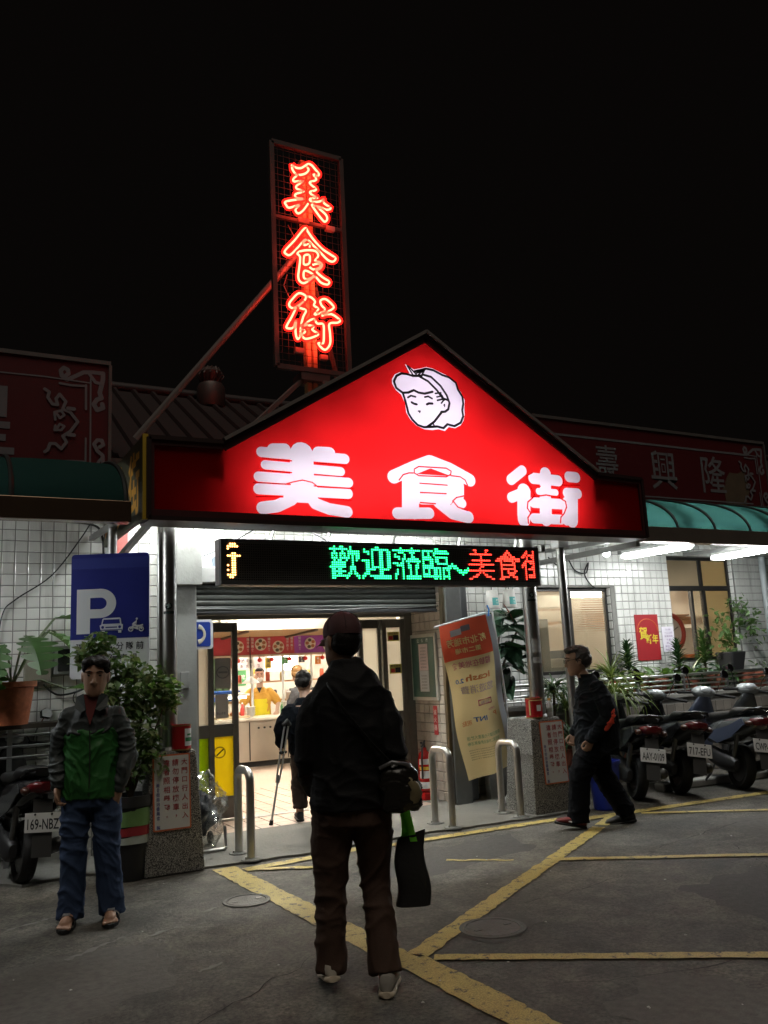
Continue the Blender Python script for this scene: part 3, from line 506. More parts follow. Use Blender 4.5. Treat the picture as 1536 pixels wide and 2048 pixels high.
MB().text('禁止停車', (2.84,8.990,1.10), X_, Z_, fit=(.10,.03)).build('small_print', ringm, d2)
rbox(2.78,2.92,8.992,8.9945,1.05,1.30).build('paper_poster', P('poster_pale',(0.65,0.6,0.55),0.6), d2)
d3 = leaf_door(4.50,4.82,9.0,'glass door leaf right of the opening, partly behind the man in the cap',0,P('door_lower',(0.3,0.3,0.28),0.5),milk)
d4 = leaf_door(4.78,5.09,8.93,'frosted glass door leaf with yellow stickers beside the tiled side wall',0,MATS['door_lower'],milk)
def sticker(x,z,par):
    rbox(x,x+.16,8.921,8.923,z,z+.11).build('yellow_sticker', P('sticker_yellow',(0.62,0.58,0.14),0.5), par)
    rbox(x+.015,x+.07,8.918,8.9205,z+.015,z+.06).build('sticker_red', P('sticker_red',(0.55,0.05,0.04),0.5), par); rbox(x+.075,x+.145,8.918,8.9205,z+.012,z+.07).build('sticker_black', blackp, par)
    MB().text('歡迎使用', (x+.08,8.919,z+.088), X_, Z_, fit=(.13,.022)).build('sticker_print', blackp, par)
sticker(4.86,1.80,d4); sticker(4.87,1.42,d4)
rbox(5.092,5.186,8.90,9.02,0,2.09).build('door_jamb', alu, None).update_tag()
jb = bpy.data.objects['door_jamb']; tag(jb, 'grey metal jamb between the frosted door and the tiled side wall', 'door frame')
lr = thing('plastered_reveal','grey plastered left side wall of the entrance behind the concrete post','wall',(2.4,8.7,0)); rbox(2.302,2.458,8.5,9.05,0,2.45).build('wall_core', concpost, lr)
# telephone plate
ph = thing('telephone_sign', 'blue and white plate with a telephone handset symbol above the left door', 'sign', (2.4,8.15,1.76))
pm = MB().prism(rrect(2.20,2.50,1.76,2.045,.03), 8.14,8.155); pm.build('plate', whitep, ph); rbox(2.18,2.30,8.156,8.18,1.88,1.92).build('bracket', steel_dull, ph)
MB().prism(rrect(2.225,2.475,1.785,2.02,.02), 8.137,8.1395).build('blue_field', P('sign_blue',(0.02,0.05,0.30),0.35,0,0.1), ph)
hs = MB(); pts = [(2.36-.02+.075*math.sin(R(a)),8.133,1.902+.075*math.cos(R(a))) for a in range(10,171,16)]; hs.tube(pts, [.024,.022,.016,.014,.013,.013,.013,.014,.016,.022,.024][:len(pts)], 8, flat=.2, up=(0,1,0)); hs.build('handset', P('symbol_cream',(0.62,0.58,0.48),0.5), ph)
# ------------------------------------------------------------------ notice board, sticker, extinguisher on the side wall
nb = thing('notice_board', 'dark green notice board with a long paper notice on the tiled side wall', 'notice board', (5.18,8.62,1.13))
fr = P('board_frame', (0.62,0.6,0.55), 0.4, 0.3); rbox(5.155,5.187,8.34,8.90,1.10,1.86).build('board_frame', fr, nb, bevel=.006)
rbox(5.150,5.1545,8.375,8.865,1.14,1.82).build('green_panel', P('board_green',(0.015,0.055,0.04),0.35), nb)
rbox(5.146,5.149,8.50,8.70,1.44,1.745).build('paper_notice', P('paper_pink',(0.72,0.60,0.60),0.7), nb); rbox(5.1465,5.149,8.50,8.70,1.20,1.438).build('paper_notice', P('paper_grey',(0.62,0.64,0.66),0.7), nb)
tx = MB(); ink = P('ink_grey',(0.16,0.12,0.13),0.7)
for k in range(7): tx.text('瑞芳美食廣場公告'[:6+k%3], (5.1445,8.60,1.70-.037*k), (0,-1,0), Z_, fit=(.13,.018))
for k in range(5): tx.text('歡迎蒞臨美食街'[:5+k%2], (5.1450,8.60,1.38-.035*k), (0,-1,0), Z_, fit=(.12,.017))
tx.build('print', ink, nb); MB().row('公佈欄', (5.148,8.61,1.785), (0,-1,0), Z_, .10, .045).build('board_heading', whitep, nb)
rs = thing('red_wall_sticker', 'narrow red vertical sticker on the tiled side wall below the notice board', 'sticker', (5.18,8.5,.8))
rbox(5.180,5.1865,8.42,8.50,0.72,1.04).build('backing', P('sticker_scarlet',(0.5,0.04,0.04),0.5), rs); MB().col('滅火器', (5.178,8.46,.97), (0,-1,0), Z_, .085, .06).build('lettering', P('symbol_cream2',(0.75,0.6,0.55),0.5), rs)
fe = thing('fire_extinguisher', 'red fire extinguisher with white labels standing against the tiled side wall', 'fire extinguisher', (5.1,8.60,0.012))
red_g = P('extinguisher_red', (0.42,0.012,0.012), 0.25, 0, 0.1)
c = (5.09,8.60,0.1); m = MB().lathe([(.055,.0),(.075,.015),(.078,.05),(.078,.36),(.06,.42),(.028,.45),(.024,.48)], c, 20); m.build('cylinder', red_g, fe, smooth=True)
rbox(5.03,5.16,8.53,8.67,0.012,0.098).build('stand', red_g, fe, bevel=.01)
m = MB().cyl((5.09,8.60,.56),(5.09,8.60,.61),.022,.018,10); m.bar((5.09,8.60,.62),(5.03,8.56,.64),.02); m.bar((5.09,8.60,.60),(5.035,8.565,.60),.016); m.build('valve', blackp, fe)
m = MB().tube([(5.09,8.60,.60),(5.06,8.53,.66),(5.02,8.52,.60),(5.01,8.525,.45),(5.012,8.53,.25)], .011, 8); m.build('hose', blackp, fe, smooth=True)
for z0,z1,mt in ((.40,.46,whitep),(.34,.375,P('label_yellow',(0.7,0.5,0.06),0.5)),(.25,.33,whitep),(.14,.21,whitep)):
    m = MB(); m.skinrings([[Vector((5.09+.0795*math.cos(R(a)), 8.60+.0795*math.sin(R(a)), z)) for a in range(190,275,12)] for z in (z0,z1)], cap=False)
    m.f = [q for q in m.f if max(q)-min(q) < 20 and not ({0,7}<=set(q))]; m.build('label_patch', mt, fe, smooth=True)
# ------------------------------------------------------------------ the big gabled sign
SY = 6.7
sg = thing('gable_sign', 'large backlit red gabled sign with white characters over the entrance', 'sign', (4.22,SY,2.75))
penta = [(1.54,2.76),(6.92,2.76),(6.92,3.41),(6.28,3.43),(4.22,4.70),(2.16,3.43),(1.54,3.42)]
lit = [(2.2,2.80),(6.22,2.80),(6.22,3.46),(4.22,4.60),(2.2,3.46)]
acr = mixmat('white_acrylic', [('ShaderNodeBsdfTranslucent',(0.95,0.92,0.97),{}),('ShaderNodeBsdfDiffuse',(0.5,0.5,0.52),{})], 0.25)
film = mixmat('red_film', [('ShaderNodeBsdfTransparent',(0.9,0.016,0.016),{}),('ShaderNodeBsdfDiffuse',(0.30,0.008,0.008),{})], 0.30)
inner = P('cabinet_white', (0.8,0.8,0.8), 0.8, 0, 0.02)
casing = P('sign_casing', (0.03,0.014,0.013), 0.5, 0.2, 0.3, 6)
# cabinet: back and rim
MB().prism([(x,z) for x,z in penta], SY+.27, SY+.29).build('back_panel', inner, sg)
m = MB()
for i in range(len(penta)):
    a = penta[i]; b = penta[(i+1)%len(penta)]; m.bar((a[0],SY+.125,a[1]),(b[0],SY+.125,b[1]), .33, .035, up=(0,0,1) if abs(a[0]-b[0]) > .1 else (1,0,0))
m.build('rim', casing, sg)
# inner dividers closing off the unlit wings, with a gap low down where light leaks through
m = MB()
for x in (2.18,6.24): m.box(x-.01,x+.01,SY+.02,SY+.265,3.10,3.42); m.box(x-.01,x+.01,SY+.09,SY+.265,2.80,3.10)
m.build('divider', P('divider_dark',(0.25,0.02,0.02),0.8), sg)
fr_m = MB()
for i in range(len(penta)):
    a = penta[i]; b = penta[(i+1)%len(penta)]
    if i in (2,3,4,5): 
        fr_m.bar((a[0],SY-.012,a[1]-.035),(b[0],SY-.012,b[1]-.035), .02, .085 if i in (3,4) else .05, up=(0,0,1))
fr_m.bar((1.54,SY-.012,2.79),(6.92,SY-.012,2.79),.022,.085)
fr_m.bar((1.56,SY-.014,2.76),(1.56,SY-.014,3.42),.05,.02,up=(0,1,0)); fr_m.bar((6.90,SY-.014,2.76),(6.90,SY-.014,3.41),.05,.02,up=(0,1,0))
fr_m.build('face_frame', P('sign_frame', (0.07,0.018,0.018), 0.45, 0.2, 0.3), sg)
tr_ = MB()
for a,b in (((2.16,3.45),(4.22,4.72)),((4.22,4.72),(6.28,3.45))): tr_.bar((a[0],SY+.05,a[1]),(b[0],SY+.05,b[1]),.22,.03)
tr_.build('ridge_flashing', P('flashing_grey',(0.24,0.21,0.20),0.5,0.3), sg)
# face: white acrylic sheet, red film in front of it with the characters cut out
MB().prism([(1.56,2.77),(6.90,2.77),(6.90,3.40),(6.28,3.41),(4.22,4.67),(2.16,3.41),(1.56,3.41)], SY+.006, SY+.010).build('acrylic_face', acr, sg)
def stroke_polys(pts, r, n=8):
    out = []
    for (x0,z0),(x1,z1) in zip(pts, pts[1:]):
        a = math.atan2(z1-z0, x1-x0); q = []
        for i in range(n+1): t = a-math.pi/2+math.pi*i/n; q.append((x1+r*math.cos(t), z1+r*math.sin(t)))
        for i in range(n+1): t = a+math.pi/2+math.pi*i/n; q.append((x0+r*math.cos(t), z0+r*math.sin(t)))
        out.append(q)
    return out
from mathutils.geometry import tessellate_polygon
def tess(poly): return [[poly[i] for i in t] for t in tessellate_polygon([[Vector((x,z,0)) for x,z in poly]])]
def subtract(polys, q):
    """convex polygons minus one convex cutter"""
    n = len(q)
    if sum(q[i][0]*q[(i+1)%n][1]-q[(i+1)%n][0]*q[i][1] for i in range(n)) < 0: q = q[::-1]
    bx0=min(p[0] for p in q); bx1=max(p[0] for p in q); bz0=min(p[1] for p in q); bz1=max(p[1] for p in q); out = []
    for po in polys:
        if max(p[0] for p in po) < bx0 or min(p[0] for p in po) > bx1 or max(p[1] for p in po) < bz0 or min(p[1] for p in po) > bz1: out.append(po); continue
        cur = po; keep = []
        for i in range(n):
            ax,az = q[i]; bx,bz = q[(i+1)%n]; dx,dz = bx-ax,bz-az
            d = [dx*(p[1]-az)-dz*(p[0]-ax) for p in cur]; ins, outs = [], []
            for k in range(len(cur)):
                p, e = cur[k], d[k]; p2, e2 = cur[(k+1)%len(cur)], d[(k+1)%len(cur)]
                if e >= 0: ins.append(p)
                if e <= 0: outs.append(p)
                if e*e2 < 0: t = e/(e-e2); c = (p[0]+(p2[0]-p[0])*t, p[1]+(p2[1]-p[1])*t); ins.append(c); outs.append(c)
            if len(outs) > 2 and min(d) < -1e-9: keep.append(outs)
            cur = ins
            if len(cur) < 3 or max(d) <= 1e-9: cur = None; break
        if cur is None: out.append(po)
        else: out += keep
    return out
polys = tess([(1.57,2.775),(6.89,2.775),(6.89,3.39),(6.27,3.40),(4.22,4.65),(2.17,3.40),(1.57,3.40)])
for G_ in (MEI,SHI,JIE):
    for p,r in G_:
        for q in stroke_polys(p, r): polys = subtract(polys, q)
for q in tess(EMW): polys = subtract(polys, q)
m = MB()
for po in polys: m.add([(x,SY+.002,z) for x,z in po], [tuple(range(len(po)))])
m.build('red_film', film, sg)
m = MB()
for G_ in (MEIR,SHIR,JIER):
    for p,r in G_: m.cap2(p, r, SY+.0012, 6)
m.build('character_joint_lines', film, sg, kind='stuff')
m = MB(); 
for k,(p,r) in enumerate(EML): m.cap2(p, r*1.18, SY-.001-.0006*k, 6, 0.00003)
m.build('emblem_lines', blackp, sg, kind='stuff')
# fluorescent tubes inside the cabinet
tubeE = E('cabinet_tube', (1.0,0.94,0.98), 15.0)
for x0,x1,z in ((2.42,3.62,2.98),(3.66,4.86,3.06),(4.90,6.05,3.0),(2.5,3.7,3.22),(3.72,4.8,3.30),(4.85,5.95,3.24),(3.0,4.2,3.62),(4.25,5.45,3.62),(3.55,4.85,3.95),(3.9,4.55,4.28)):
    MB().tube([(x0,SY+.19,z),(x1,SY+.19,z)], .018, 8).build('inner_tube', tubeE if z < 3.5 else E('cabinet_tube_upper',(1.0,0.9,1.0),8.5), sg)
# yellow lettered board on the left end of the canopy
yb = thing('side_signboard', 'dark signboard with orange characters on the left end of the canopy', 'sign', (1.52,7.6,2.76))
rbox(1.50,1.535,6.72,8.35,2.76,3.44).build('board', P('board_olive',(0.05,0.05,0.028),0.5,0,0.3,3), yb)
rbox(1.497,1.538,6.69,6.722,2.75,3.45).build('edge_strip', P('edge_yellow',(0.55,0.36,0.03),0.5), yb)
orange_l = P('letter_orange', (0.62,0.30,0.03), 0.5, 0, 0.15)
for k,ch in enumerate('街食美'): MB().text(ch, (1.4975,7.03+.52*k,3.10), (0,-1,0), Z_, fit=(.42,.55), off=.022).build('lettering', orange_l, yb)
# canopy deck behind the sign
cd = thing('canopy_roof', 'flat metal canopy roof between the gabled sign and the wall', 'canopy', (4.2,7.7,3.35))
rbox(1.55,6.9,7.02,8.49,3.36,3.40).build('deck', P('deck_metal',(0.42,0.42,0.40),0.5,0.2,0.2,3), cd)
bm_ = P('beam_steel',(0.30,0.30,0.29),0.4,0.6,0.25,4,dirt=.3)
for x in (1.75,3.2,4.7,6.0): rbox(x-.03,x+.03,7.02,8.48,3.28,3.357).build('joist', bm_, cd)
for z in (2.66,): 
    MB().bar((5.75,8.45,2.66),(5.75,7.02,2.66),.05,.07).build('tie_beam', bm_, cd); MB().bar((6.85,8.45,2.70),(6.85,6.75,2.70),.05,.06).build('tie_beam', bm_, cd)
MB().bar((1.62,8.45,2.62),(1.62,6.95,2.78),.045,.05).build('tie_beam', P('strut_dark',(0.08,0.08,0.08),.4,.6), cd)
MB().box(2.2,5.25,8.40,8.48,3.02,3.10).build('wall_angle', P('angle_white',(0.55,0.55,0.53),0.5,0,0.3,3,dirt=.4), cd)
# assumed canopy fluorescent fixtures, hidden by the sign, and a small lamp
tubeW = E('assumed_canopy_tube', (0.95,1.0,0.97), 140.0)
def fluo(label, p0, p1, em, group=None, r=.016, wide=.09, shade=True):
    p0=Vector(p0); p1=Vector(p1); t = thing('fluorescent_lamp', label, 'lamp', (p0+p1)/2, group=group); d=(p1-p0).normalized(); s = d.cross(Vector((0,0,1)))
    MB().bar(p0+Vector((0,0,.045)), p1+Vector((0,0,.045)), wide, .04).build('housing', white, t, bevel=.005)
    for k in (-1,1): MB().tube([p0+d*.03+s*wide*.28*k, p1-d*.03+s*wide*.28*k], r, 10).build('tube', em, t, smooth=True)
    for q in (p0,p1): MB().bar(q-Vector((0,0,.02)), q+Vector((0,0,.03)), .02, wide).build('end_cap', white, t)
    MB().cyl((p0+p1)/2+Vector((0,0,.065)), (p0+p1)/2+Vector((0,0,.2)), .008).build('hanger', steel_dull, t)
    return t
fluo('assumed fluorescent lamp under the canopy behind the gabled sign, left one', (1.75,7.75,3.20), (2.95,7.75,3.20), tubeW, 'assumed lamps under the canopy')  # unseen lamp, assumed from the bright wall at the canopy's left end
fluo('assumed fluorescent lamp under the canopy behind the gabled sign, right one', (3.9,7.85,3.22), (5.1,7.85,3.22), tubeW, 'assumed lamps under the canopy')  # also assumed: the sign would hide it, only its glow is known
tubeR = E('awning_tube', (0.97,1.0,0.99), 66.0)
fluo('bright fluorescent lamp under the right awning, the nearer of the two to the entrance', (7.70,7.83,2.72), (7.78,6.86,2.72), tubeR, 'lamps under the right awning', r=.034, wide=.13)
fluo('bright fluorescent lamp under the right awning, farther from the entrance', (9.29,7.80,2.72), (9.23,6.92,2.72), tubeR, 'lamps under the right awning', r=.034, wide=.13)
fluo('assumed fluorescent lamp under the left awning beyond the left edge', (-0.55,7.80,2.72), (-0.5,6.9,2.72), tubeR, r=.022, wide=.13)  # assumed lamp out of view, added to light the left wall
bl = thing('light_bulb', 'bare lit white bulb hanging beside the fluorescent lamp', 'lamp', (7.04,7.45,2.70)); MB().ell((7.04,7.45,2.70),(.042,.042,.05),14,10).build('bulb', E('bulb_glow',(0.95,1,1),40), bl, smooth=True); MB().cyl((7.04,7.45,2.745),(7.04,7.45,2.80),.022,.02,10).build('socket', white, bl)
MB().tube([(7.04,7.45,2.80),(7.02,7.5,2.95),(7.0,7.9,3.05)],.005,5).build('cord', blackp, bl)
sl = thing('spot_lamp', 'small warm lamp clipped under the canopy above the left end of the display', 'lamp', (3.2,8.25,3.02)); MB().lathe([(.05,0),(.035,.05),(.02,.09)],(3.2,8.25,3.0),14).build('shade', white, sl, smooth=True); MB().ell((3.2,8.25,3.0),(.035,.035,.02)).build('bulb', E('warm_bulb',(1,0.85,0.45),12), sl)

# ------------------------------------------------------------------ LED display
led = thing('led_display', 'long dot-matrix display with green and red scrolling characters above the entrance', 'display', (3.9,7.0,2.255))
LX0, LX1, LZ0, LZ1, LY = 2.205, 5.63, 2.255, 2.662, 6.95
rbox(LX0,LX1,LY+.02,LY+.16,LZ0,LZ1).build('case', P('display_case',(0.05,0.052,0.055),0.4,0.3,0.2), led, bevel=.012)
fm = P('display_bezel',(0.20,0.21,0.23),0.35,0.4,0.2); m = MB(); bz=.038
m.box(LX0+.005,LX1-.005,LY,LY+.0195,LZ1-bz,LZ1-.004); m.box(LX0+.005,LX1-.005,LY,LY+.0195,LZ0+.004,LZ0+bz); m.box(LX0+.005,LX0+.055,LY+.001,LY+.019,LZ0+bz,LZ1-bz); m.box(LX1-.055,LX1-.005,LY+.001,LY+.019,LZ0+bz,LZ1-bz); m.build('bezel', fm, led, bevel=.003)
PW = .0205; rows = 16; gz1 = LZ1-bz-.002; gx0 = LX0+.06
louv = MB()
for j in range(rows+1): louv.box(gx0-.004, LX1-.058, LY+.004, LY+.0195, gz1-j*PW-.003, gz1-j*PW+.003)
louv.build('louvre_slats', P('louvre',(0.28,0.285,0.30),0.5,0,0.2), led)
off_m = P('led_off',(0.32,0.33,0.34),0.4); offd = MB(); ncol = int((LX1-.06-gx0)/PW)
BITS = {'歡':[4880,32720,4415,15295,10923,15339,5706,16264,16264,32668,13852,16276,13878,16355,12353],'迎':[192,9214,14899,2611,563,563,31283,6707,6707,7155,7998,6192,14384,26623,16895],
'蒞':[1040,32767,3640,8464,14616,2942,767,30274,7782,614,4644,4644,12836,8959,8959],'臨':[192,32510,18943,18688,31998,32450,18114,18046,32256,32751,18857,18857,31145,32751,425],
'美':[3096,1040,16382,128,128,8188,128,32767,192,256,32767,320,1584,7196,24579],'食':[128,448,864,4024,16383,31735,2072,4088,2056,4088,2188,2296,2160,3996,7172],
'街':[2176,6287,14304,27008,2176,8191,13295,28806,20870,6118,4230,4230,6134,6022,4124],'~':[0,0,0,0,0,0,0,6144,15873,26115,391,254,120,0,0]}
lit_set = {}
def put(ch, c0, colr):
    for j,w in enumerate(BITS[ch]):
        for i in range(15):
            if w>>(14-i)&1 and 0 <= c0+i < ncol: lit_set[(c0+i, j+(0 if ch != '~' else 1))] = colr
for k,ch in enumerate('歡迎蒞臨'): put(ch, 47+k*16, 'g')
def put_tilde(c0):
    for i in range(13): lit_set[(c0+i, 9+int(round(1.7*math.sin(i/12*2*math.pi+math.pi))))] = 'g'; lit_set[(c0+i, 10+int(round(1.7*math.sin(i/12*2*math.pi+math.pi))))] = 'g'
put_tilde(108)
c_first_red = 126
for k,ch in enumerate('美食街'): put(ch, 121+k*16, 'r')
for (i,j) in [(1,0),(2,0),(3,0),(0,1),(1,1),(2,1),(3,1),(4,1),(0,2),(2,4),(3,4),(0,5),(1,5),(2,5),(3,5),(4,5),(5,5)]+[(2,k) for k in range(6,14)]+[(3,k) for k in range(6,14)]+[(0,9),(0,11),(0,13),(1,13),(1,14),(2,14)]: lit_set[(i,j)] = 'a'
dots = {'g':MB(),'r':MB(),'a':MB(),'o':offd}
for j in range(rows):
    for i in range(ncol):
        k = lit_set.get((i,j)); x = gx0+(i+.5)*PW; z = gz1-(j+.5)*PW; r_ = .0085 if k else .0055; y = LY+(.006 if k else .014)
        d = dots[k or 'o']; d.add([(x+r_*math.cos(a*math.pi/3),y,z+r_*math.sin(a*math.pi/3)) for a in range(6)], [tuple(range(6))])
for k,n_,mt in (('g','green_dots',E('led_green',(0.02,1.0,0.22),4.5)),('r','red_dots',E('led_red',(1.0,0.035,0.02),5.0)),('a','amber_dots',E('led_amber',(1.0,0.42,0.10),8.0)),('o','unlit_dots',off_m)):
    o = dots[k].build(n_, mt, led); o['kind'] = 'stuff'
rbox(LX0+.07,LX0+.13,LY-.003,LY-.0005,LZ1-.04,LZ1-.015).build('white_label', whitep, led)
brk = P('bracket',(0.4,0.4,0.39),0.4,0.5)
for x in (3.05,3.6,4.3,5.05,5.75): MB().bar((x-.35,LY+.10,LZ1),(x-.30,7.06,2.80),.03,.012).build('bracket', brk, led)
MB().tube([(3.2,8.2,3.15),(3.2,7.6,2.95),(3.21,7.2,2.76),(3.26,7.03,2.665)],.008,6).build('cable', blackp, led, smooth=True)

# ------------------------------------------------------------------ neon tower sign
ne = thing('neon_tower_sign', 'tall framed roof sign with glowing red neon characters', 'sign', (3.42,7.6,3.4))
NX0,NX1,NZ0,NZ1,NY = 3.02,3.83,4.53,7.02,7.6
nf = P('neon_frame',(0.10,0.085,0.08),0.5,0.3,0.3); m = MB()
for a,b in (((NX0,NZ0),(NX0,NZ1)),((NX1,NZ0),(NX1,NZ1)),((NX0,NZ1),(NX1,NZ1)),((NX0,NZ0),(NX1,NZ0)),((NX0,6.17),(NX1,6.17))):
    w = .05 if not (a[1]==6.17) else .035; m.bar((a[0],NY,a[1]),(b[0],NY,b[1]),w,w)
m.build('frame', nf, ne)
wm = MB()
for i in range(1,12): x = NX0+(NX1-NX0)*i/12; wm.bar((x,NY-.005,NZ0),(x,NY-.005,NZ1),.0035)
for j in range(1,34): z = NZ0+(NZ1-NZ0)*j/34; wm.bar((NX0,NY-.009,z),(NX1,NY-.009,z),.0035)
wm.build('wire_mesh', P('wire',(0.07,0.06,0.055),0.5,0.4), ne)
# mast of two channels behind the mesh

for x_,z_ in ((3.375,6.93),(3.445,6.88)): rbox(x_,x_+.05,NY+.05,NY+.13,3.38,z_).build('mast', P('mast_paint',(0.70,0.56,0.30),0.45,0,0.15,3), ne)
ncore = E('neon_core',(1.0,0.10,0.05),26.0); 
nsh = mixmat('neon_halo', [('ShaderNodeBsdfTransparent',(1,0.9,0.9),{}),('ShaderNodeEmission',(1.0,0.010,0.006),{1:3.2})], 0.6)  # glowing sheath, wider than the tube, imitates the red halo around it
for grp,nm in ((NEON[0:4],0),(NEON[4:10],1),(NEON[10:],2)):
    co = MB(); gl = MB()
    for ln in grp:
        # round the corners of the bent tube
        P0 = [Vector((x+3.42, 7.52, z+4.52)) for x,z in ln]; closed = (P0[0]-P0[-1]).length < .002
        if closed: P0 = P0[:-1]
        Q = []
        n = len(P0)
        for i in range(n if closed else n-1):
            a,b,c,d = (P0[(i-1)%n] if (closed or i) else P0[0]), P0[i], P0[(i+1)%n], (P0[(i+2)%n] if (closed or i < n-2) else P0[-1])
            for s in range(4):
                t = s/4; Q.append(0.5*((2*b)+(c-a)*t+(2*a-5*b+4*c-d)*t*t+(3*b-a-3*c+d)*t**3))
        if not closed: Q.append(P0[-1])
        co.tube(Q, .0105, 6, closed=closed); gl.tube(Q, .033, 8, closed=closed)
    co.build('neon_tube', ncore, ne, smooth=True); gl.build('halo_tube', nsh, ne, smooth=True)
for x,z,w in ((3.22,4.70,.10),(3.50,4.66,.08),(3.3,6.155,.12),(3.62,6.13,.1)): rbox(x,x+w,NY-.03,NY+.02,z,z+.05).build('transformer_box', P('transformer',(0.5,0.4,0.36),0.5), ne)
MB().tube([(3.2,NY+.03,6.12),(3.26,NY+.02,6.0),(3.25,NY+.02,5.85)],.005,6).build('loose_wire', P('wire_pale',(0.5,0.3,0.28),0.5), ne, smooth=True)
m = MB().tube([(3.17,NY+.02,5.55),(3.13,NY+.02,5.42),(3.2,NY+.02,5.28),(3.27,NY+.02,5.32)],.005,6); m.build('loose_wire', P('wire_pale',(0.5,0.3,0.28),0.5), ne, smooth=True)
m = MB(); strut = P('strut_grey',(0.20,0.19,0.18),0.45,0.4,0.2)

for a_,b_,w_ in (((2.30,7.2,3.45),(3.38,NY+.08,4.50),.04),((3.52,NY+.1,5.5),(3.86,NY+.25,4.35),.035),((3.42,NY+.08,4.45),(3.9,7.3,4.30),.035)): MB().bar(a_,b_,w_).build('brace', strut, ne)
m = MB().cyl((1.86,8.66,3.95),(3.34,NY+.16,5.86),.035,.035,10); m.build('stay_pole', P('stay_grey',(0.30,0.28,0.27),0.4,0.4,0.2), ne, smooth=True)
rbox(3.28,3.6,NY-.02,NY+.2,4.42,4.50).build('foot_plate', nf, ne)
# ------------------------------------------------------------------ poles and pedestals
def granite_mat():
    m = P('washed_granite', (0.15,0.145,0.135), 0.8, 0, 0.2, 3, bump=0.7, bscale=120); nt = m.node_tree; N = nt.nodes; L = nt.links; b = N['Principled BSDF']
    tc = N.new('ShaderNodeTexCoord'); n = N.new('ShaderNodeTexNoise'); n.inputs['Scale'].default_value = 140; n.inputs['Detail'].default_value = 2; L.new(tc.outputs['Object'], n.inputs['Vector'])
    r = N.new('ShaderNodeValToRGB'); e = r.color_ramp.elements; e[0].position = 0.40; e[1].position = 0.62; e[0].color = (0.03,0.029,0.027,1); e[1].color = (0.40,0.39,0.36,1); L.new(n.outputs['Fac'], r.inputs[0]); L.new(r.outputs[0], b.inputs['Base Color']); return m
granite = granite_mat()
def pedestal(cx, label, y0=6.98, tex=None):
    t = thing('stone_pedestal', label, 'pedestal', (cx,7.2,0)); rings = []
    for z,w,dy in ((0,.235,0.0),(0.2,.228,.006),(.905,.185,.04),(.925,.175,.05)):
        rings.append([Vector(p) for p in ((cx-w,y0+dy,z),(cx+w,y0+dy,z),(cx+w,y0+.48-dy,z),(cx-w,y0+.48-dy,z))])
    MB().skinrings(rings).build('block', granite, t, bevel=.008); return t
pL = pedestal(1.82,'granite pedestal with a red lettered notice left of the entrance'); pR = pedestal(5.60,'granite pedestal with a notice right of the entrance by the walking man')
def notice(cx, z0, z1, w, par_label, tilt=0.0, rot=0.0):
    t = thing('warning_notice', par_label, 'sign', (cx,6.985,z0)); t.rotation_euler = (R(-3.2), tilt, rot); OFF[t.name] = Vector((0,0,0)); h = z1-z0
    MB().prism(rrect(-w/2,w/2,0,h,.012), -.006, 0).build('board', P('notice_orange',(0.62,0.16,0.07),0.5,0,.1), t)
    MB().prism(rrect(-w/2+.012,w/2-.012,.012,h-.012,.006), -.0085,-.0062).build('white_field', P('notice_white',(0.62,0.62,0.62),0.5,0,.08), t)
    redl = P('notice_red',(0.36,0.02,0.03),0.5); m = MB(); pit = h*.118
    m.col('大門口行人出入', (w*.34,-.0105,h-.065), X_, Z_, pit, pit*.72, .012); m.col('請勿停放機車，', (w*.10,-.0105,h-.065), X_, Z_, pit, pit*.76, .008); m.col('違者照相舉發。', (-w*.14,-.0105,h-.065), X_, Z_, pit, pit*.76, .008); m.build('red_lettering', redl, t, kind='stuff')
    MB().col('美食街自治委員會 製', (-w*.37,-.0105,h*.60), X_, Z_, h*.061, h*.05, .008).build('blue_lettering', P('notice_blue',(0.03,0.03,0.22),0.5), t); return t
notice(1.80,.33,.905,.30,'white notice board with red characters on the left granite pedestal')
n2_ = notice(5.66,.28,.89,.30,'white notice board with red characters on the right granite pedestal')
def rails(t, pts, r, nm='pole'): return MB().tube(pts, r, 20).build(nm, steel, t, smooth=True)
pl = thing('steel_pole', 'shiny stainless steel pole standing on the left granite pedestal', 'pole', (1.82,7.2,.925)); rails(pl,[(1.835,7.2,.925),(1.835,7.2,2.9)],.062); rails(pl,[(1.765,7.22,1.0),(1.765,7.22,2.9)],.028,'conduit')
MB().cyl((1.835,7.2,.926),(1.835,7.2,.95),.10,.09,20).build('base_flange', steel_dull, pl)
pr2 = thing('steel_pole', 'shiny stainless steel pole standing on the right granite pedestal', 'pole', (5.66,7.2,.925)); rails(pr2,[(5.66,7.2,.925),(5.66,7.2,2.9)],.078)
MB().cyl((5.66,7.2,.926),(5.66,7.2,.95),.115,.10,20).build('base_flange', steel_dull, pr2)
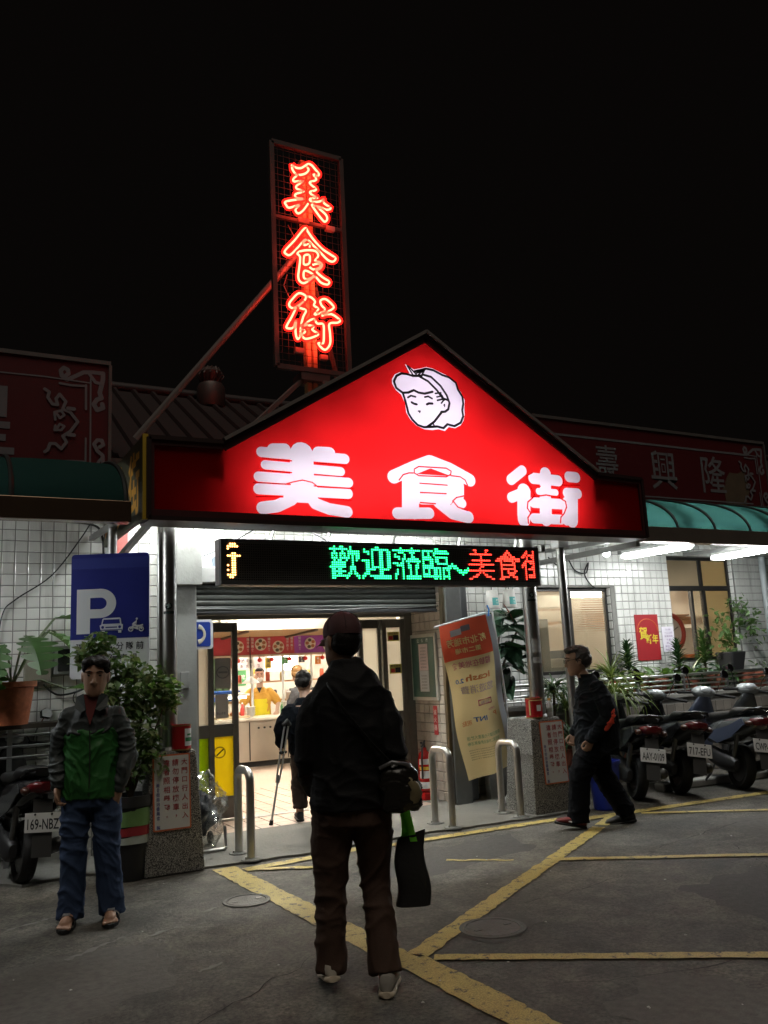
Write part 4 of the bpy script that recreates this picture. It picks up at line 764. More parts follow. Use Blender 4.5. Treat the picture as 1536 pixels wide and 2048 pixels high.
def polesticker(t, c, r, z, bg_, fg):
    m = MB(); ang = [R(a) for a in range(225,276,10)]
    def wrap(a,b,zz,rr): th = R(250)+a/r; return (c[0]+rr*math.cos(th), c[1]+rr*math.sin(th), zz+b)
    n = 20; m.add([wrap(.03*math.cos(2*math.pi*i/n),.03*math.sin(2*math.pi*i/n),z,r+.002) for i in range(n)],[tuple(range(n))]); m.build('round_sticker', bg_, t)
    m = MB(); m.add([wrap(x,y,z,r+.004) for x,y in ((-.02,.008),(.0,.016),(.02,.012),(.004,.004),(.014,-.006),(-.002,-.018),(-.012,-.018),(-.002,0),(-.018,.002))],[tuple(range(9))]); m.build('sticker_bird', fg, t)
    m = MB(); m.add([wrap(x,y,z-.055,r+.002) for x,y in ((-.045,-.011),(-.015,-.011),(.015,-.011),(.045,-.011),(.045,.011),(.015,.011),(-.015,.011),(-.045,.011))],[(0,1,6,7),(1,2,5,6),(2,3,4,5)]); m.build('strip_sticker', blackp, t)
    m = MB(); m.text('CYCLING',(0,0,0),X_,Z_,fit=(.07,.012),warp=lambda a,b: wrap(a,b,z-.055,r+.0035)); m.build('sticker_print', P('sticker_teal',(0.08,0.22,0.2),0.5), t)
st_d = P('sticker_dark',(0.015,0.03,0.03),0.5); st_l = P('sticker_pale',(0.45,0.6,0.6),0.5)
polesticker(pl,(1.835,7.2),.062,2.10,st_d,st_l); polesticker(pr2,(5.66,7.2),.078,2.18,st_d,st_l)
for z0,z1,a0 in ((1.58,1.72,222),(1.47,1.53,222)):
    m = MB(); m.skinrings([[Vector((5.66+.0795*math.cos(R(a)),7.2+.0795*math.sin(R(a)),z)) for a in range(a0,a0+80,10)] for z in (z0,z1)],cap=False); m.f=[q for q in m.f if not ({0,7}<=set(q))]; m.build('torn_paper', P('torn_paper',(0.42,0.42,0.42),0.7,0,.35,20), pr2, smooth=True)
p3_ = thing('steel_pole', 'thinner grey pole supporting the right awning behind the walking man', 'pole', (6.17,7.2,0)); rails(p3_,[(6.17,7.25,0),(6.17,7.25,2.75)],.045); MB().box(6.1,6.24,7.18,7.32,2.70,2.85).build('cap_bracket', steel_dull, p3_)
def bollard(x, label):
    t = thing('hoop_bollard', label, 'bollard', (x,7.15,0), group='stainless hoop bollards before the entrance'); r_ = .034; pts = [(x,7.0,.012),(x,7.0,.62)]
    for a in range(15,91,15): pts.append((x,7.09-.09*math.cos(R(a)),.62+.09*math.sin(R(a))))
    for a in range(75,-1,-15): pts.append((x,7.22+.09*math.cos(R(a)),.62+.09*math.sin(R(a))))
    pts.append((x,7.31,.012)); MB().tube(pts, r_, 16).build('hoop', steel, t, smooth=True)
    for y in (7.0,7.31):
        MB().lathe([(.085,.012),(.08,.022),(.04,.03)],(x,y,0),16).build('foot_flange', P('mortar_foot',(0.2,0.2,0.19),0.9), t)
        MB().cyl((x-.052,y-.02,.02),(x-.052,y-.02,.045),.009,.009,6).build('bolt', steel_dull, t)
bollard(2.45,'steel hoop bollard nearest the left pedestal'); bollard(4.41,'steel hoop bollard in the middle, just right of the man in the cap'); bollard(5.20,'steel hoop bollard nearest the right pedestal, before the hanging banner')
def can(c, r, h, label, body, kind):
    t = thing('tin_can', label, 'can', c); x,y,z = c
    MB().lathe([(r*.97,0),(r,.004),(r,.012),(r*.985,.016),(r*.985,h-.016),(r,h-.012),(r,h),(r*.95,h),(r*.94,h-.02),(0.005,h-.02)],c,28).build('body', body, t, smooth=True)
    MB().lathe([(r*1.015,h-.008),(r*1.02,h-.004),(r*1.015,h)],c,28,cap=False).build('rim', P('tin_gold',(0.45,0.33,0.14),0.3,0.8), t, smooth=True); MB().lathe([(r*1.015,0),(r*1.02,.006),(r*1.015,.012)],c,28,cap=False).build('base_rim', MATS['tin_gold'], t, smooth=True)
    def patch(n,a0,a1,z0,z1,mt,e=.0015):
        m = MB(); k = 9; m.skinrings([[Vector((x+(r+e)*math.cos(R(a0+(a1-a0)*i/(k-1))),y+(r+e)*math.sin(R(a0+(a1-a0)*i/(k-1))),z+zz)) for i in range(k)] for zz in (z0,z1)],cap=False); m.f=[q for q in m.f if not ({0,k-1}<=set(q))]; m.build(n, mt, t, smooth=True)
    return t, patch
tinred = P('tin_red',(0.40,0.015,0.02),0.3,0.2,.1)
tc_, pa = can((1.90,7.08,.925),.078,.20,'red tin can with a white label on the left pedestal',tinred,0)
pa('white_label',275,335,.035,.17,whitep); pa('green_band',278,332,.07,.10,P('label_green',(0.04,0.22,0.08),0.5),.003); pa('green_band',290,320,.115,.13,MATS['label_green'],.003)
tc2,pa2 = can((5.53,7.10,.925),.085,.20,'red and gold tin can on the right pedestal',tinred,1)
pa2('white_label',250,285,.07,.13,whitep); pa2('gold_panel',196,208,.03,.17,P('tin_cream',(0.6,0.45,0.2),0.4)); pa2('gold_band',200,330,.172,.182,MATS['tin_cream'])
bt = thing('plastic_bottle', 'small clear plastic bottle with an orange cap beside the red can', 'bottle', (5.70,7.06,.925)); MB().lathe([(.028,0),(.032,.005),(.032,.11),(.028,.13),(.014,.155),(.013,.165)],(5.70,7.06,.925),16).build('body', P('bottle_white',(0.6,0.62,0.62),0.2,0,.1), bt, smooth=True); MB().cyl((5.70,7.06,1.09),(5.70,7.06,1.112),.015,.015,14).build('cap', P('cap_orange',(0.65,0.33,0.06),0.4), bt); MB().lathe([(.0328,.05),(.0328,.09)],(5.70,7.06,.925),16,cap=False).build('label_wrap', P('bottle_label',(0.35,0.4,0.36),0.5), bt, smooth=True)

# ------------------------------------------------------------------ parking sign
ps = thing('parking_sign', 'tall blue parking sign with a large white P and vehicle symbols', 'sign', (1.40,7.45,0), R(-24)); OFF[ps.name] = Vector((0,0,0)); w = .325; z0 = 1.53; z1 = 2.575; zb = 1.855
pb = P('parking_blue',(0.022,0.03,0.22),0.35,0,.12,4); MB().prism(rrect(-w,w,z0,z1,.03),-.012,0).build('plate', whitep, ps)
MB().prism([(-w,zb)]+[(w,zb)]+rrect(-w,w,z0,z1,.03)[6:18],-.016,-.0125).build('blue_field', pb, ps)
MB().box(-w+.004,w-.004,-.0175,-.0162,2.45,2.54).build('blank_strip', P('parking_blue_pale',(0.035,0.05,0.27),0.4), ps)
pz0,pz1,pw = 1.90,2.275,.085; pcx = -.245
m = MB(); out_, in_ = [], []; ro = (pz1-2.03)/2+.001; zc = (pz1+2.03)/2; ri = ro-.083*.9
for k in range(19): a_ = R(90-10*k); out_.append((pcx+.165+ro*1.05*math.cos(a_), zc+ro*math.sin(a_))); in_.append((pcx+.165+ri*1.05*math.cos(a_), zc+ri*math.sin(a_)))
outer = [(pcx+.08,pz1)]+out_+[(pcx+.08,2.03)]; inner_ = [(pcx+.08,pz1-(ro-ri))]+in_+[(pcx+.08,2.03+(ro-ri))]
for k in range(len(outer)-1): m.prism([outer[k],outer[k+1],inner_[k+1],inner_[k]],-.0185,-.0163)
m.box(pcx-.03,pcx+.0799,-.0185,-.0163,pz0,pz1); m.build('letter_p', whitep, ps)
sc = MB(); cx,cz = .01,1.955
sc.prism([(cx-.085,cz-.035),(cx+.095,cz-.035),(cx+.098,cz+.012),(cx+.085,cz+.02),(cx+.08,cz+.065),(cx+.07,cz+.072),(cx-.062,cz+.070),(cx-.072,cz+.062),(cx-.08,cz+.018),(cx-.094,cz+.01)],-.0215,-.019); sc.box(cx-.075,cx-.05,-.0215,-.019,cz-.055,cz-.033); sc.box(cx+.06,cx+.085,-.0215,-.019,cz-.055,cz-.033); sc.build('car_symbol', whitep, ps)
sc = MB(); sc.prism([(cx-.07,cz+.022),(cx+.074,cz+.022),(cx+.07,cz+.058),(cx-.06,cz+.058)],-.024,-.022); sc.box(cx-.045,cx+.05,-.024,-.022,cz-.012,cz-.003)
for a in (-.068,.072): sc.prism([(cx+a+.012*math.cos(k*.6),cz-.006+.012*math.sin(k*.6)) for k in range(10)],-.024,-.022)
sc.box(cx-.09,cx+.095,-.024,-.022,cz-.032,cz-.026); sc.build('car_symbol_details', pb, ps)
sc = MB(); cx = .215
for a in (-.042,.045): sc.tube([(cx+a+.018*math.cos(k*.628),-.021,cz-.03+.018*math.sin(k*.628)) for k in range(10)],.005,5,closed=True)
for a,b in (((-.045,-.03),(-.02,.0)),((-.02,.0),(.03,-.005)),((.03,-.005),(.05,-.03)),((-.03,-.012),(.02,-.03)),((.0,.004),(.005,.045)),((-.03,.012),(-.005,.006)),((.005,.035),(-.022,.015)),((.06,.004),(.03,-.005)),((-.012,-.022),(.022,-.012))): sc.bar((cx+a[0],-.021,cz+a[1]),(cx+b[0],-.021,cz+b[1]),.004,.013,up=(0,0,1))
sc.prism([(cx+.008+.009*math.cos(k*.6),cz+.056+.009*math.sin(k*.6)) for k in range(10)],-.023,-.019); sc.build('motorcycle_symbol', whitep, ps)
bt_ = MB(); bt_.row('瑞芳消防分隊前',(.0,-.0145,1.79),X_,Z_,.082,.065,.012); bt_.row('汽機車停車場',(-.01,-.0145,1.69),X_,Z_,.082,.065,.012); bt_.build('black_lettering', P('sign_ink',(0.03,0.03,0.035),0.5), ps)
MB().tube([(0.0,.04,0),(0.0,.04,2.95)],.04,16).build('post', steel_dull, ps, smooth=True); MB().box(-.2,.2,.0005,.03,2.25,2.29).build('clamp', steel_dull, ps); MB().box(-.2,.2,.0005,.03,1.7,1.74).build('clamp', steel_dull, ps)

# ------------------------------------------------------------------ red signboards on the parapet
maroon = P('signboard_red',(0.10,0.010,0.013),0.45,0,.18,2.0,dirt=.12); ornm = P('ornament_silver',(0.19,0.175,0.19),0.5,0,.15)
def signboard(x0,x1,label):
    t = thing('red_signboard', label, 'sign', ((x0+x1)/2,8.42,3.55)); rbox(x0,x1,8.42,8.52,3.56,4.62).build('panel', maroon, t); m = MB()
    m.box(x0-.02,x1+.02,8.40,8.54,4.62,4.66); m.box(x0-.03,x0,8.40,8.54,3.54,4.62); m.box(x1,x1+.03,8.40,8.54,3.54,4.62); m.box(x0,x1,8.40,8.54,3.53,3.56); m.build('frame', P('signboard_frame',(0.16,0.14,0.135),0.5,.3,.3,5), t); return t
sL = signboard(-1.6,1.54,'dark red signboard with silver scrollwork at the left edge'); sR = signboard(6.9,11.38,'dark red signboard with silver characters above the right awning')
def orn(t, dx, nm='scrollwork', sgn=1):
    m = MB(); k = 0
    for p,r in ORN:
        if dx and len(p)==3 and p[0][0] < .5: continue
        m.cap2([(sgn*x+dx,z) for x,z in p], r, 8.418-.0012*k, 6, .00005); k += 1
    m.build(nm, ornm, t)
orn(sL,0); orn(sR,11.38-1.54)
MB().bar((7.0,8.417,4.42),(11.0,8.417,4.42),.004,.03).build('border_line', ornm, sR); MB().bar((7.0,8.417,3.66),(11.0,8.417,3.66),.004,.02).build('border_line', ornm, sR)
for ch,x,z,h in (('壽',8.12,4.12,.44),('興',9.18,4.06,.56),('隆',10.2,4.06,.56)):
    MB().text(ch,(x,8.415,z),X_,Z_,fit=(h*.9,h),off=.006).build('character', ornm, sR)
MB().text('皇',(.36,8.415,4.0),X_,Z_,fit=(.66,.74),off=.008).build('character', ornm, sL)
wp = worn_poly([(10.42,3.62),(10.85,3.62),(10.95,3.85),(10.9,4.15),(10.55,4.12),(10.35,3.85)],3,.03,.08); MB().add([(p.x,8.4165,p.y) for p in wp],[tuple(range(len(wp)))]).build('bare_patch', P('bare_patch',(0.12,0.08,0.05),0.7,0,.3,5), sR)
# ------------------------------------------------------------------ awnings
teal = mixmat('teal_sheet',[('ShaderNodeBsdfTranslucent',(0.06,0.20,0.18),{}),('ShaderNodeBsdfDiffuse',(0.035,0.115,0.10),{})],0.55)
def awning(x0,x1,label,ribs,gcol,teal=teal):
    t = thing('awning', label, 'awning', ((x0+x1)/2,7.6,2.8))
    def prof(u): a = R(90*u); return 6.84+1.52*(1-math.cos(a)), 2.88+.60*math.sin(a)
    n = len(ribs)-1
    for k in range(n):
        m = MB(); m.sheet(lambda u,v: (ribs[k]+(ribs[k+1]-ribs[k])*u, prof(v)[0], prof(v)[1]+.012*math.sin(math.pi*u)), 4, 14); m.build('sheet', teal, t, smooth=True)
    for x in ribs: MB().tube([(x,prof(i/12)[0],prof(i/12)[1]+.012) for i in range(13)],.02,6).build('rib', P('rib_dark',(0.03,0.035,0.035),0.5,.3), t, smooth=True)
    m = MB(); m.box(x0,x1,6.74,6.755,2.73,2.90); m.box(x0,x1,6.755,6.86,2.73,2.745); m.box(x0,x1,6.86,6.875,2.73,2.87); m.build('gutter', gcol, t, bevel=.004)
    for x in ribs[::2]: MB().bar((x,6.88,2.80),(x,8.46,2.86),.035,.05).build('arm', bm_, t)
    return t
gut_r = P('gutter_beige',(0.42,0.36,0.31),0.28,0.75,.3,2.2); gut_l = P('gutter_brown',(0.28,0.19,0.13),0.22,0.85,.3,2.0)
awning(6.95,13.0,'teal ribbed barrel awning along the right wall',[6.97+.62*k for k in range(10)],gut_r)
awning(-3.0,1.42,'dark teal awning with a brown metal gutter at the left edge',[-2.6,-1.6,-.6,.55,1.40],gut_l,mixmat('teal_sheet_shaded',[('ShaderNodeBsdfTranslucent',(0.01,0.03,0.027),{}),('ShaderNodeBsdfDiffuse',(0.02,0.052,0.047),{})],0.7))  # left sheet is a darker copy of the teal, its unlit look put into the colour
# ------------------------------------------------------------------ tiled roof with ventilator
rf = thing('tiled_roof', 'dark red tiled roof sloping up behind the signs', 'roof', (5,10,4)); rm = P('roof_red',(0.012,0.004,0.004),0.6,0,.4,5)
MB().sheet(lambda u,v: (-8+26*u, 8.66+2.89*v, 3.74+1.70*v), 2, 2).build('roof_slope', rm, rf); MB().sheet(lambda u,v: (-8+26*u, 11.55+6*v, 5.44-1.6*v), 2, 2).build('rear_slope', rm, rf)
def rib_mesh(): 
    m = MB(); m.tube([(0,8.75,4.03),(0,11.55,5.45)],.035,6); return m
for k in range(46):
    x = 0.1+.26*k; m = MB(); m.tube([(x,8.66,3.75),(x,11.55,5.45)],.04,6); m.build('tile_ridge', rm, rf, smooth=True)
MB().tube([(-8,11.55,5.46),(18,11.55,5.46)],.09,8).build('ridge_cap', rm, rf, smooth=True)
vt = thing('roof_ventilator', 'round metal ventilator on the roof ridge catching red light', 'ventilator', (3.48,11.3,5.2)); vm = P('vent_metal',(0.09,0.07,0.065),0.5,0.5,.2,4)
MB().lathe([(.19,0),(.20,.02),(.20,.30),(.17,.36)],(3.48,11.3,5.22),18).build('drum', vm, vt, smooth=True); MB().lathe([(.12,.36),(.16,.45),(.17,.53),(.10,.60),(.01,.62)],(3.48,11.3,5.22),18).build('turbine_head', vm, vt, smooth=True)
for k in range(12):
    a=k*math.pi/6; MB().tube([(3.48+.125*math.cos(a),11.3+.125*math.sin(a),5.58),(3.48+.185*math.cos(a+.2),11.3+.185*math.sin(a+.2),5.70),(3.48+.11*math.cos(a+.4),11.3+.11*math.sin(a+.4),5.82)],.012,5).build('vane', vm, vt)
# ------------------------------------------------------------------ banner
bn = thing('hanging_banner', 'tilted red and cream banner seen from behind with mirrored writing', 'banner', (5.3,7.7,.3))
TLc,TRc,BRc,BLc = Vector((4.82,7.7,1.91)),Vector((5.44,7.7,2.02)),Vector((5.63,7.7,.385)),Vector((5.07,7.7,.30))
def bp_(u,v,e=0.0): # u 0..1 left-right as seen, v 0 top..1 bottom
    p = (TLc*(1-u)+TRc*u)*(1-v)+(BLc*(1-u)+BRc*u)*v; yy = .035*math.sin(u*5.5+v*3)*(.3+v)+.02*math.sin(v*11+u*2); return (p.x, p.y+yy-e, p.z+.012*math.sin(u*7)*v)
cream = mixmat('banner_cream',[('ShaderNodeBsdfTranslucent',(0.80,0.66,0.36),{}),('ShaderNodeBsdfDiffuse',(0.66,0.55,0.31),{})],.55); bred = mixmat('banner_red',[('ShaderNodeBsdfTranslucent',(0.75,0.13,0.07),{}),('ShaderNodeBsdfDiffuse',(0.66,0.11,0.06),{})],.55)
MB().sheet(lambda u,v: bp_(u,.245*v), 10, 6).build('red_cloth', bred, bn, smooth=True); MB().sheet(lambda u,v: bp_(u,.245+.755*v), 12, 24).build('cream_cloth', cream, bn, smooth=True)
MB().sheet(lambda u,v: (bp_(1,v)[0]+.075*u, bp_(1,v)[1]+.004, bp_(1,v)[2]+.005*u), 2, 24).build('white_sleeve', P('sleeve_white',(0.55,0.58,0.64),0.6), bn, smooth=True)
def bt2(s,u,v,wu,hv,mt,nm='mirrored_lettering',off=.01):
    m = MB(); m.text(s,(0,0,0),X_,Z_,fit=(wu,hv),off=off,warp=lambda a,b: bp_(u-a,v-b,.004)); m.build(nm, mt, bn)
yl = P('banner_yellow',(0.85,0.78,0.34),0.6); mg = P('banner_magenta',(0.50,0.10,0.16),0.6); og = P('banner_orange',(0.62,0.19,0.06),0.6); gn = P('banner_green',(0.22,0.33,0.16),0.7); bu = P('banner_blue',(0.08,0.17,0.42),0.6); lav=P('banner_lavender',(0.45,0.33,0.40),0.7)
bt2('新北市瑞芳',.5,.135,.78,.052,yl,off=.018); bt2('第二市場',.5,.195,.50,.036,yl,off=.02); bt2('體驗在地美食',.5,.285,.78,.045,mg); bt2('icash',.58,.375,.52,.042,og,off=.03); bt2('2.0',.2,.385,.16,.03,bu,off=.03)
bt2('悠遊消費',.55,.45,.72,.055,lav); bt2('OPEN',.80,.60,.16,.016,mg); bt2('P',.86,.635,.08,.03,og,off=.03); bt2('INT',.50,.645,.30,.03,bu,off=.03); bt2('現點',.22,.66,.18,.034,og); bt2('點數回饋千元優惠大放送',.52,.755,.74,.024,gn); bt2('瑞芳第二市場消費優惠活動',.5,.79,.72,.022,gn)
for k in range(5): bt2('活動期間內於本市場消費滿額即可參加抽獎',.5,.83+.014*k,.74,.008,P('banner_small',(0.25,0.2,0.1),0.7),'small_print',.0)
m = MB(); m.tube([bp_(.66+.22*math.cos(a),.545+.022*math.sin(a),.004) for a in (.79,2.36,3.93,5.5)],.006,4,closed=True); m.build('red_box_outline', mg, bn)
bt2('公有',.66,.545,.22,.022,lav)
m = MB(); m.add([bp_(u,v,.006) for u,v in ((.22,.055),(.44,.05),(.44,.09),(.22,.095))],[(0,1,2,3)]); m.build('white_tape', whitep, bn); m = MB(); m.add([bp_(u,v,.007) for u,v in ((.44,.038),(.62,.035),(.62,.072),(.44,.075))],[(0,1,2,3)]); m.build('dark_patch', P('patch_dark',(0.12,0.11,0.13),0.6), bn)
MB().tube([bp_(-.12,.004,.01),bp_(.5,-.004,.01),bp_(1.02,-.012,.01)],.009,8).build('top_rod', whitep, bn, smooth=True)
MB().tube([(5.53,7.71,2.05),(5.62,7.71,1.2),(5.70,7.71,.06)],.012,8).build('flag_pole', whitep, bn, smooth=True); MB().tube([(5.46,7.69,2.0),(5.475,7.69,2.07),(5.46,7.7,2.12)],.008,6).build('blue_tie', P('tie_blue',(0.03,0.2,0.6),0.5), bn)
MB().lathe([(.13,.012),(.14,.03),(.12,.06),(.04,.075),(.03,.10)],(5.62,7.75,0),20).build('flag_base', P('base_white',(0.5,0.5,0.5),0.5), bn, smooth=True)
# ------------------------------------------------------------------ food hall interior
hf = struct(MB().sheet(lambda u,v: (-1+17*u, 8.5+9*v, 0.006), 1, 1).build('hall_floor', P('hall_floor_far',(0.50,0.39,0.32),0.35,0,.1,3)))
FT = .2; ftm = tile_mesh(FT-.008, FT-.008, .007, floor_tile)
for i in range(13):
    for j in range(14):
        x = 2.5+i*FT; y = 8.36+j*FT
        o = bpy.data.objects.new('floor_tile', ftm); COL.objects.link(o); o.parent = hf; o.location = (x,y,.0065); o.rotation_euler = (math.pi/2*-1,0,0)
rbox(2.46,5.19,8.90,9.04,-.01,.018).build('door_sill', steel_dull, hf)
wallm = P('hall_wall',(0.62,0.58,0.50),0.7,0,.08,2)
hw = thing('hall_back_wall','pale rear wall of the food hall behind the stall','wall',(6,16.5,0)); rbox(-1,16,16.5,16.6,0,2.9).build('wall_core', wallm, hw)
hs1 = thing('hall_side_wall','pale side wall at the left end of the food hall','wall',(-.5,12,0)); rbox(-.6,-.5,8.75,16.5,0,2.9).build('wall_core', wallm, hs1)
hs2 = thing('hall_side_wall','pale side wall at the right end of the food hall beyond the windows','wall',(14,12,0)); rbox(14,14.1,8.75,16.5,0,2.9).build('wall_core', wallm, hs2)
ceil = struct(rbox(-1,16,8.705,16.6,2.86,2.92).build('hall_ceiling', P('ceiling_white',(0.68,0.66,0.6),0.8,0,.06,2)))
rbox(-1,16,8.72,16.5,3.3,3.34).build('roof_void_lid', blackp, None)['kind'] = 'structure'
hallE = E('hall_tube',(1.0,0.91,0.75),260.0)  # number and positions of the hall lamps are assumed
for k,(x,y,d) in enumerate([(3.4,10.2,'just inside the entrance'),(6.4,10.4,'behind the ribbed window'),(9.6,11.0,'behind the tall window'),(4.6,12.2,'in front of the stall counter'),(4.4,15.0,'over the stall kitchen, left'),(6.4,15.0,'over the stall kitchen, right'),(12.0,12.6,'at the far right end of the hall'),(4.9,9.7,'beside the inner end of the side wall')]):
    fluo('hall fluorescent lamp '+d,(x-.6,y,2.62),(x+.6,y,2.62),hallE,'lamps in the food hall')
# stall
stl = thing('stall_counter','stainless steel stall counter inside the lit hall','counter',(5.6,13.6,0)); ssh = P('counter_steel',(0.55,0.50,0.44),0.3,0.9,.15,3)
rbox(3.9,8.2,13.42,14.0,.10,.74).build('cabinet', ssh, stl, bevel=.01); rbox(3.85,8.25,13.36,14.05,.74,.785).build('worktop', P('worktop_white',(0.75,0.70,0.62),0.3,0.3,.05), stl, bevel=.006); rbox(3.95,8.15,13.5,13.95,.012,.10).build('plinth', blackp, stl)
for k in range(5): MB().cyl((4.86+.10*k,13.42,.62),(4.86+.10*k,13.40,.62),.018,.016,10).build('knob', blackp, stl)
rbox(5.36,5.375,13.412,13.42,.12,.72).build('panel_joint', blackp, stl); rbox(4.7,4.715,13.412,13.42,.12,.72).build('panel_joint', blackp, stl)
bnr = thing('stall_banner','red and purple stall banner with round dish pictures in the hall','banner',(6,14.0,1.8))
rbox(3.6,5.75,13.98,14.0,1.80,2.10).build('red_half', P('stall_red',(0.55,0.06,0.09),0.5,0,.15), bnr); rbox(5.75,8.2,13.98,14.0,1.80,2.10).build('purple_half', P('stall_purple',(0.30,0.06,0.42),0.5,0,.3), bnr)
plate = P('dish_white',(0.8,0.78,0.72),0.5); fd = P('dish_dark',(0.09,0.08,0.05),0.6); fb = P('dish_brown',(0.40,0.16,0.08),0.6)
for k,(x,z) in enumerate([(4.72,1.94),(5.13,1.97),(5.45,1.92),(6.05,1.96),(6.40,1.92),(6.9,1.95),(7.4,1.93)]):
    MB().prism([(x+.105*math.cos(a*.3142),z+.105*math.sin(a*.3142)) for a in range(20)],13.965,13.979).build('dish_picture', plate, bnr)
    for q in range(5):
        a = q*1.2566+.5; MB().prism([(x+.06*math.cos(a)+.034*math.cos(b),z+.06*math.sin(a)+.03*math.sin(b)) for b in (0,.9,1.8,2.7,3.6,4.5,5.4)],13.955,13.9645).build('food_picture', fd if q%2 else fb, bnr)
for x in (4.9,4.98,5.28,5.62,5.7,5.85,6.6,6.68): MB().col('瑞芳美食',(x,13.97,2.06),X_,Z_,.06,.05,.02).build('banner_lettering', whitep, bnr)
rbox(3.6,8.2,13.94,13.98,1.76,1.80).build('banner_rail', P('rail_tan',(0.6,0.45,0.35),0.5), bnr)
sof = thing('stall_soffit','tan soffit and white fascia above the stall in the hall','soffit',(6,13.4,2.15)); 
MB().sheet(lambda u,v: (2.6+8*u, 14.0-1.6*v, 2.10+.04*v),1,1).build('soffit_panel', P('soffit_tan',(0.50,0.34,0.18),0.7,0,.1), sof); rbox(2.6,10.6,12.36,12.40,2.145,2.34).build('fascia', P('fascia_white',(0.8,0.78,0.7),0.6,0,.05), sof)
for x in (3.2,4.35,5.5,6.6,7.7): MB().bar((x,12.42,2.12),(x+.1,13.98,2.08),.05,.03).build('rafter', P('rafter_dark',(0.10,0.07,0.05),0.6), sof)
for x in (3.9,4.9,5.8): rbox(x,x+.12,12.33,12.359,2.145,2.34).build('fascia_clip', P('clip_grey',(0.35,0.35,0.34),0.5), sof)
beam_h = tag(rbox(2.0,12,11.2,11.34,2.32,2.52).build('ceiling_beam', P('beam_grey',(0.55,0.53,0.48),0.6,0,.1)),'pale grey ceiling beam crossing the hall behind the door','beam')
for x,n in ((4.98,'left'),(5.54,'middle'),(6.08,'right')):
    tag(MB().cyl((x,14.02,.785),(x,14.02,2.2),.022,.022,10).build('white_post', white, None, smooth=True),'thin white post on the stall counter, %s one'%n,'post','white posts on the stall counter')
for k,x in enumerate([4.7,5.08,5.3,5.62,5.92,6.25,6.55]):
    t = thing('paper_lantern','tiny red lantern under the stall banner, %s in the row'%['leftmost','second from the left','third from the left','middle one','third from the right','second from the right','rightmost'][k],'lantern',(x,13.9,1.70),group='red lanterns under the stall banner'); MB().ell((x,13.9,1.705),(.04,.04,.035),10,8).build('globe', P('lantern_red',(0.62,0.03,0.02),0.5), t, smooth=True); MB().cyl((x,13.9,1.74),(x,13.9,1.76),.012,.012,8).build('cap', P('lantern_gold',(0.6,0.4,0.1),0.4), t)
mbx = thing('menu_lightbox','blazing white menu lightbox behind the stall counter','menu board',(5.9,15.2,1.5)); rbox(5.70,6.32,15.2,15.3,1.50,1.93).build('case', white, mbx); rbox(5.72,6.30,15.185,15.198,1.52,1.91).build('lit_face', E('menu_glow',(1,0.96,0.88),4.0), mbx)
mb2 = thing('menu_board','white menu board with rows of dark print behind the vendor','menu board',(5.3,15.3,1.5)); rbox(4.98,5.66,15.3,15.33,1.56,1.93).build('board', P('menu_white',(0.8,0.76,0.74),0.6), mb2); m = MB(); m.row('小吃冰品飲料湯',(5.32,15.297,1.84),X_,Z_,.09,.05); m.row('麵飯滷味',(5.2,15.297,1.72),X_,Z_,.11,.07,.02); m.row('魚丸湯飯',(5.4,15.297,1.62),X_,Z_,.11,.06,.02); m.build('print', ink, mb2)
cur = thing('green_curtain','dark green curtain at the left of the stall','curtain',(4.75,15.4,.9)); MB().sheet(lambda u,v: (4.3+.72*u, 15.4+.03*math.sin(u*30), .95+1.0*v), 40, 2).build('cloth', P('curtain_green',(0.07,0.13,0.05),0.8,0,.3,6), cur, smooth=True)
ls = thing('lamp_hood','white conical lamp hood hanging beside the vendor','lamp',(4.95,13.75,1.35)); MB().lathe([(.15,0),(.11,.04),(.05,.09),(.02,.11)],(4.84,13.7,1.33),18).build('hood', white, ls, smooth=True); MB().cyl((4.84,13.7,1.44),(4.84,13.7,2.1),.008,.008,6).build('cord', blackp, ls)
mach = thing('drink_machine','grey drink machine standing on the stall counter','machine',(5.75,13.7,.785)); rbox(5.55,6.0,13.55,13.95,.785,1.16).build('case', P('machine_grey',(0.38,0.37,0.36),0.4,.4), mach, bevel=.02); rbox(5.6,5.95,13.6,13.9,1.162,1.21).build('lid', P('machine_dark',(0.05,0.05,0.05),0.4), mach, bevel=.01); rbox(5.60,5.95,13.52,13.549,1.07,1.085).build('trim', whitep, mach); rbox(5.6,5.8,13.52,13.549,.85,1.0).build('front_panel', P('panel_green',(0.05,0.2,0.12),0.4), mach)
cas = thing('display_case','glass display case with an added glowing glare strip at the left end of the stall counter','display case',(4.5,13.7,.785)); rbox(4.2,4.75,13.5,13.9,1.14,1.17).build('lid', white, cas); rbox(4.2,4.75,13.5,13.9,.786,.82).build('tray', P('tray_cream',(0.75,0.6,0.4),0.4), cas); rbox(4.25,4.7,13.52,13.54,1.10,1.135).build('glare_strip', E('case_glare',(1,0.92,0.75),9), cas)  # glowing strip is added to imitate bright glare at the counter
for k in range(6): MB().ell((4.27+.08*k,13.7,.85),(.035,.09,.03),8,6).build('food_item', fb if k%2 else P('food_tan',(0.6,0.4,0.2),0.5), cas, smooth=True)
tub = thing('blue_tub','blue plastic tub on the floor shelf behind the vendor','tub',(4.75,14.9,1.0)); rbox(4.45,5.0,14.8,15.2,1.02,1.18).build('body', P('tub_blue',(0.02,0.10,0.42),0.4), tub, bevel=.02); rbox(4.42,5.03,14.78,15.22,1.17,1.20).build('rim', MATS['tub_blue'], tub, bevel=.008)
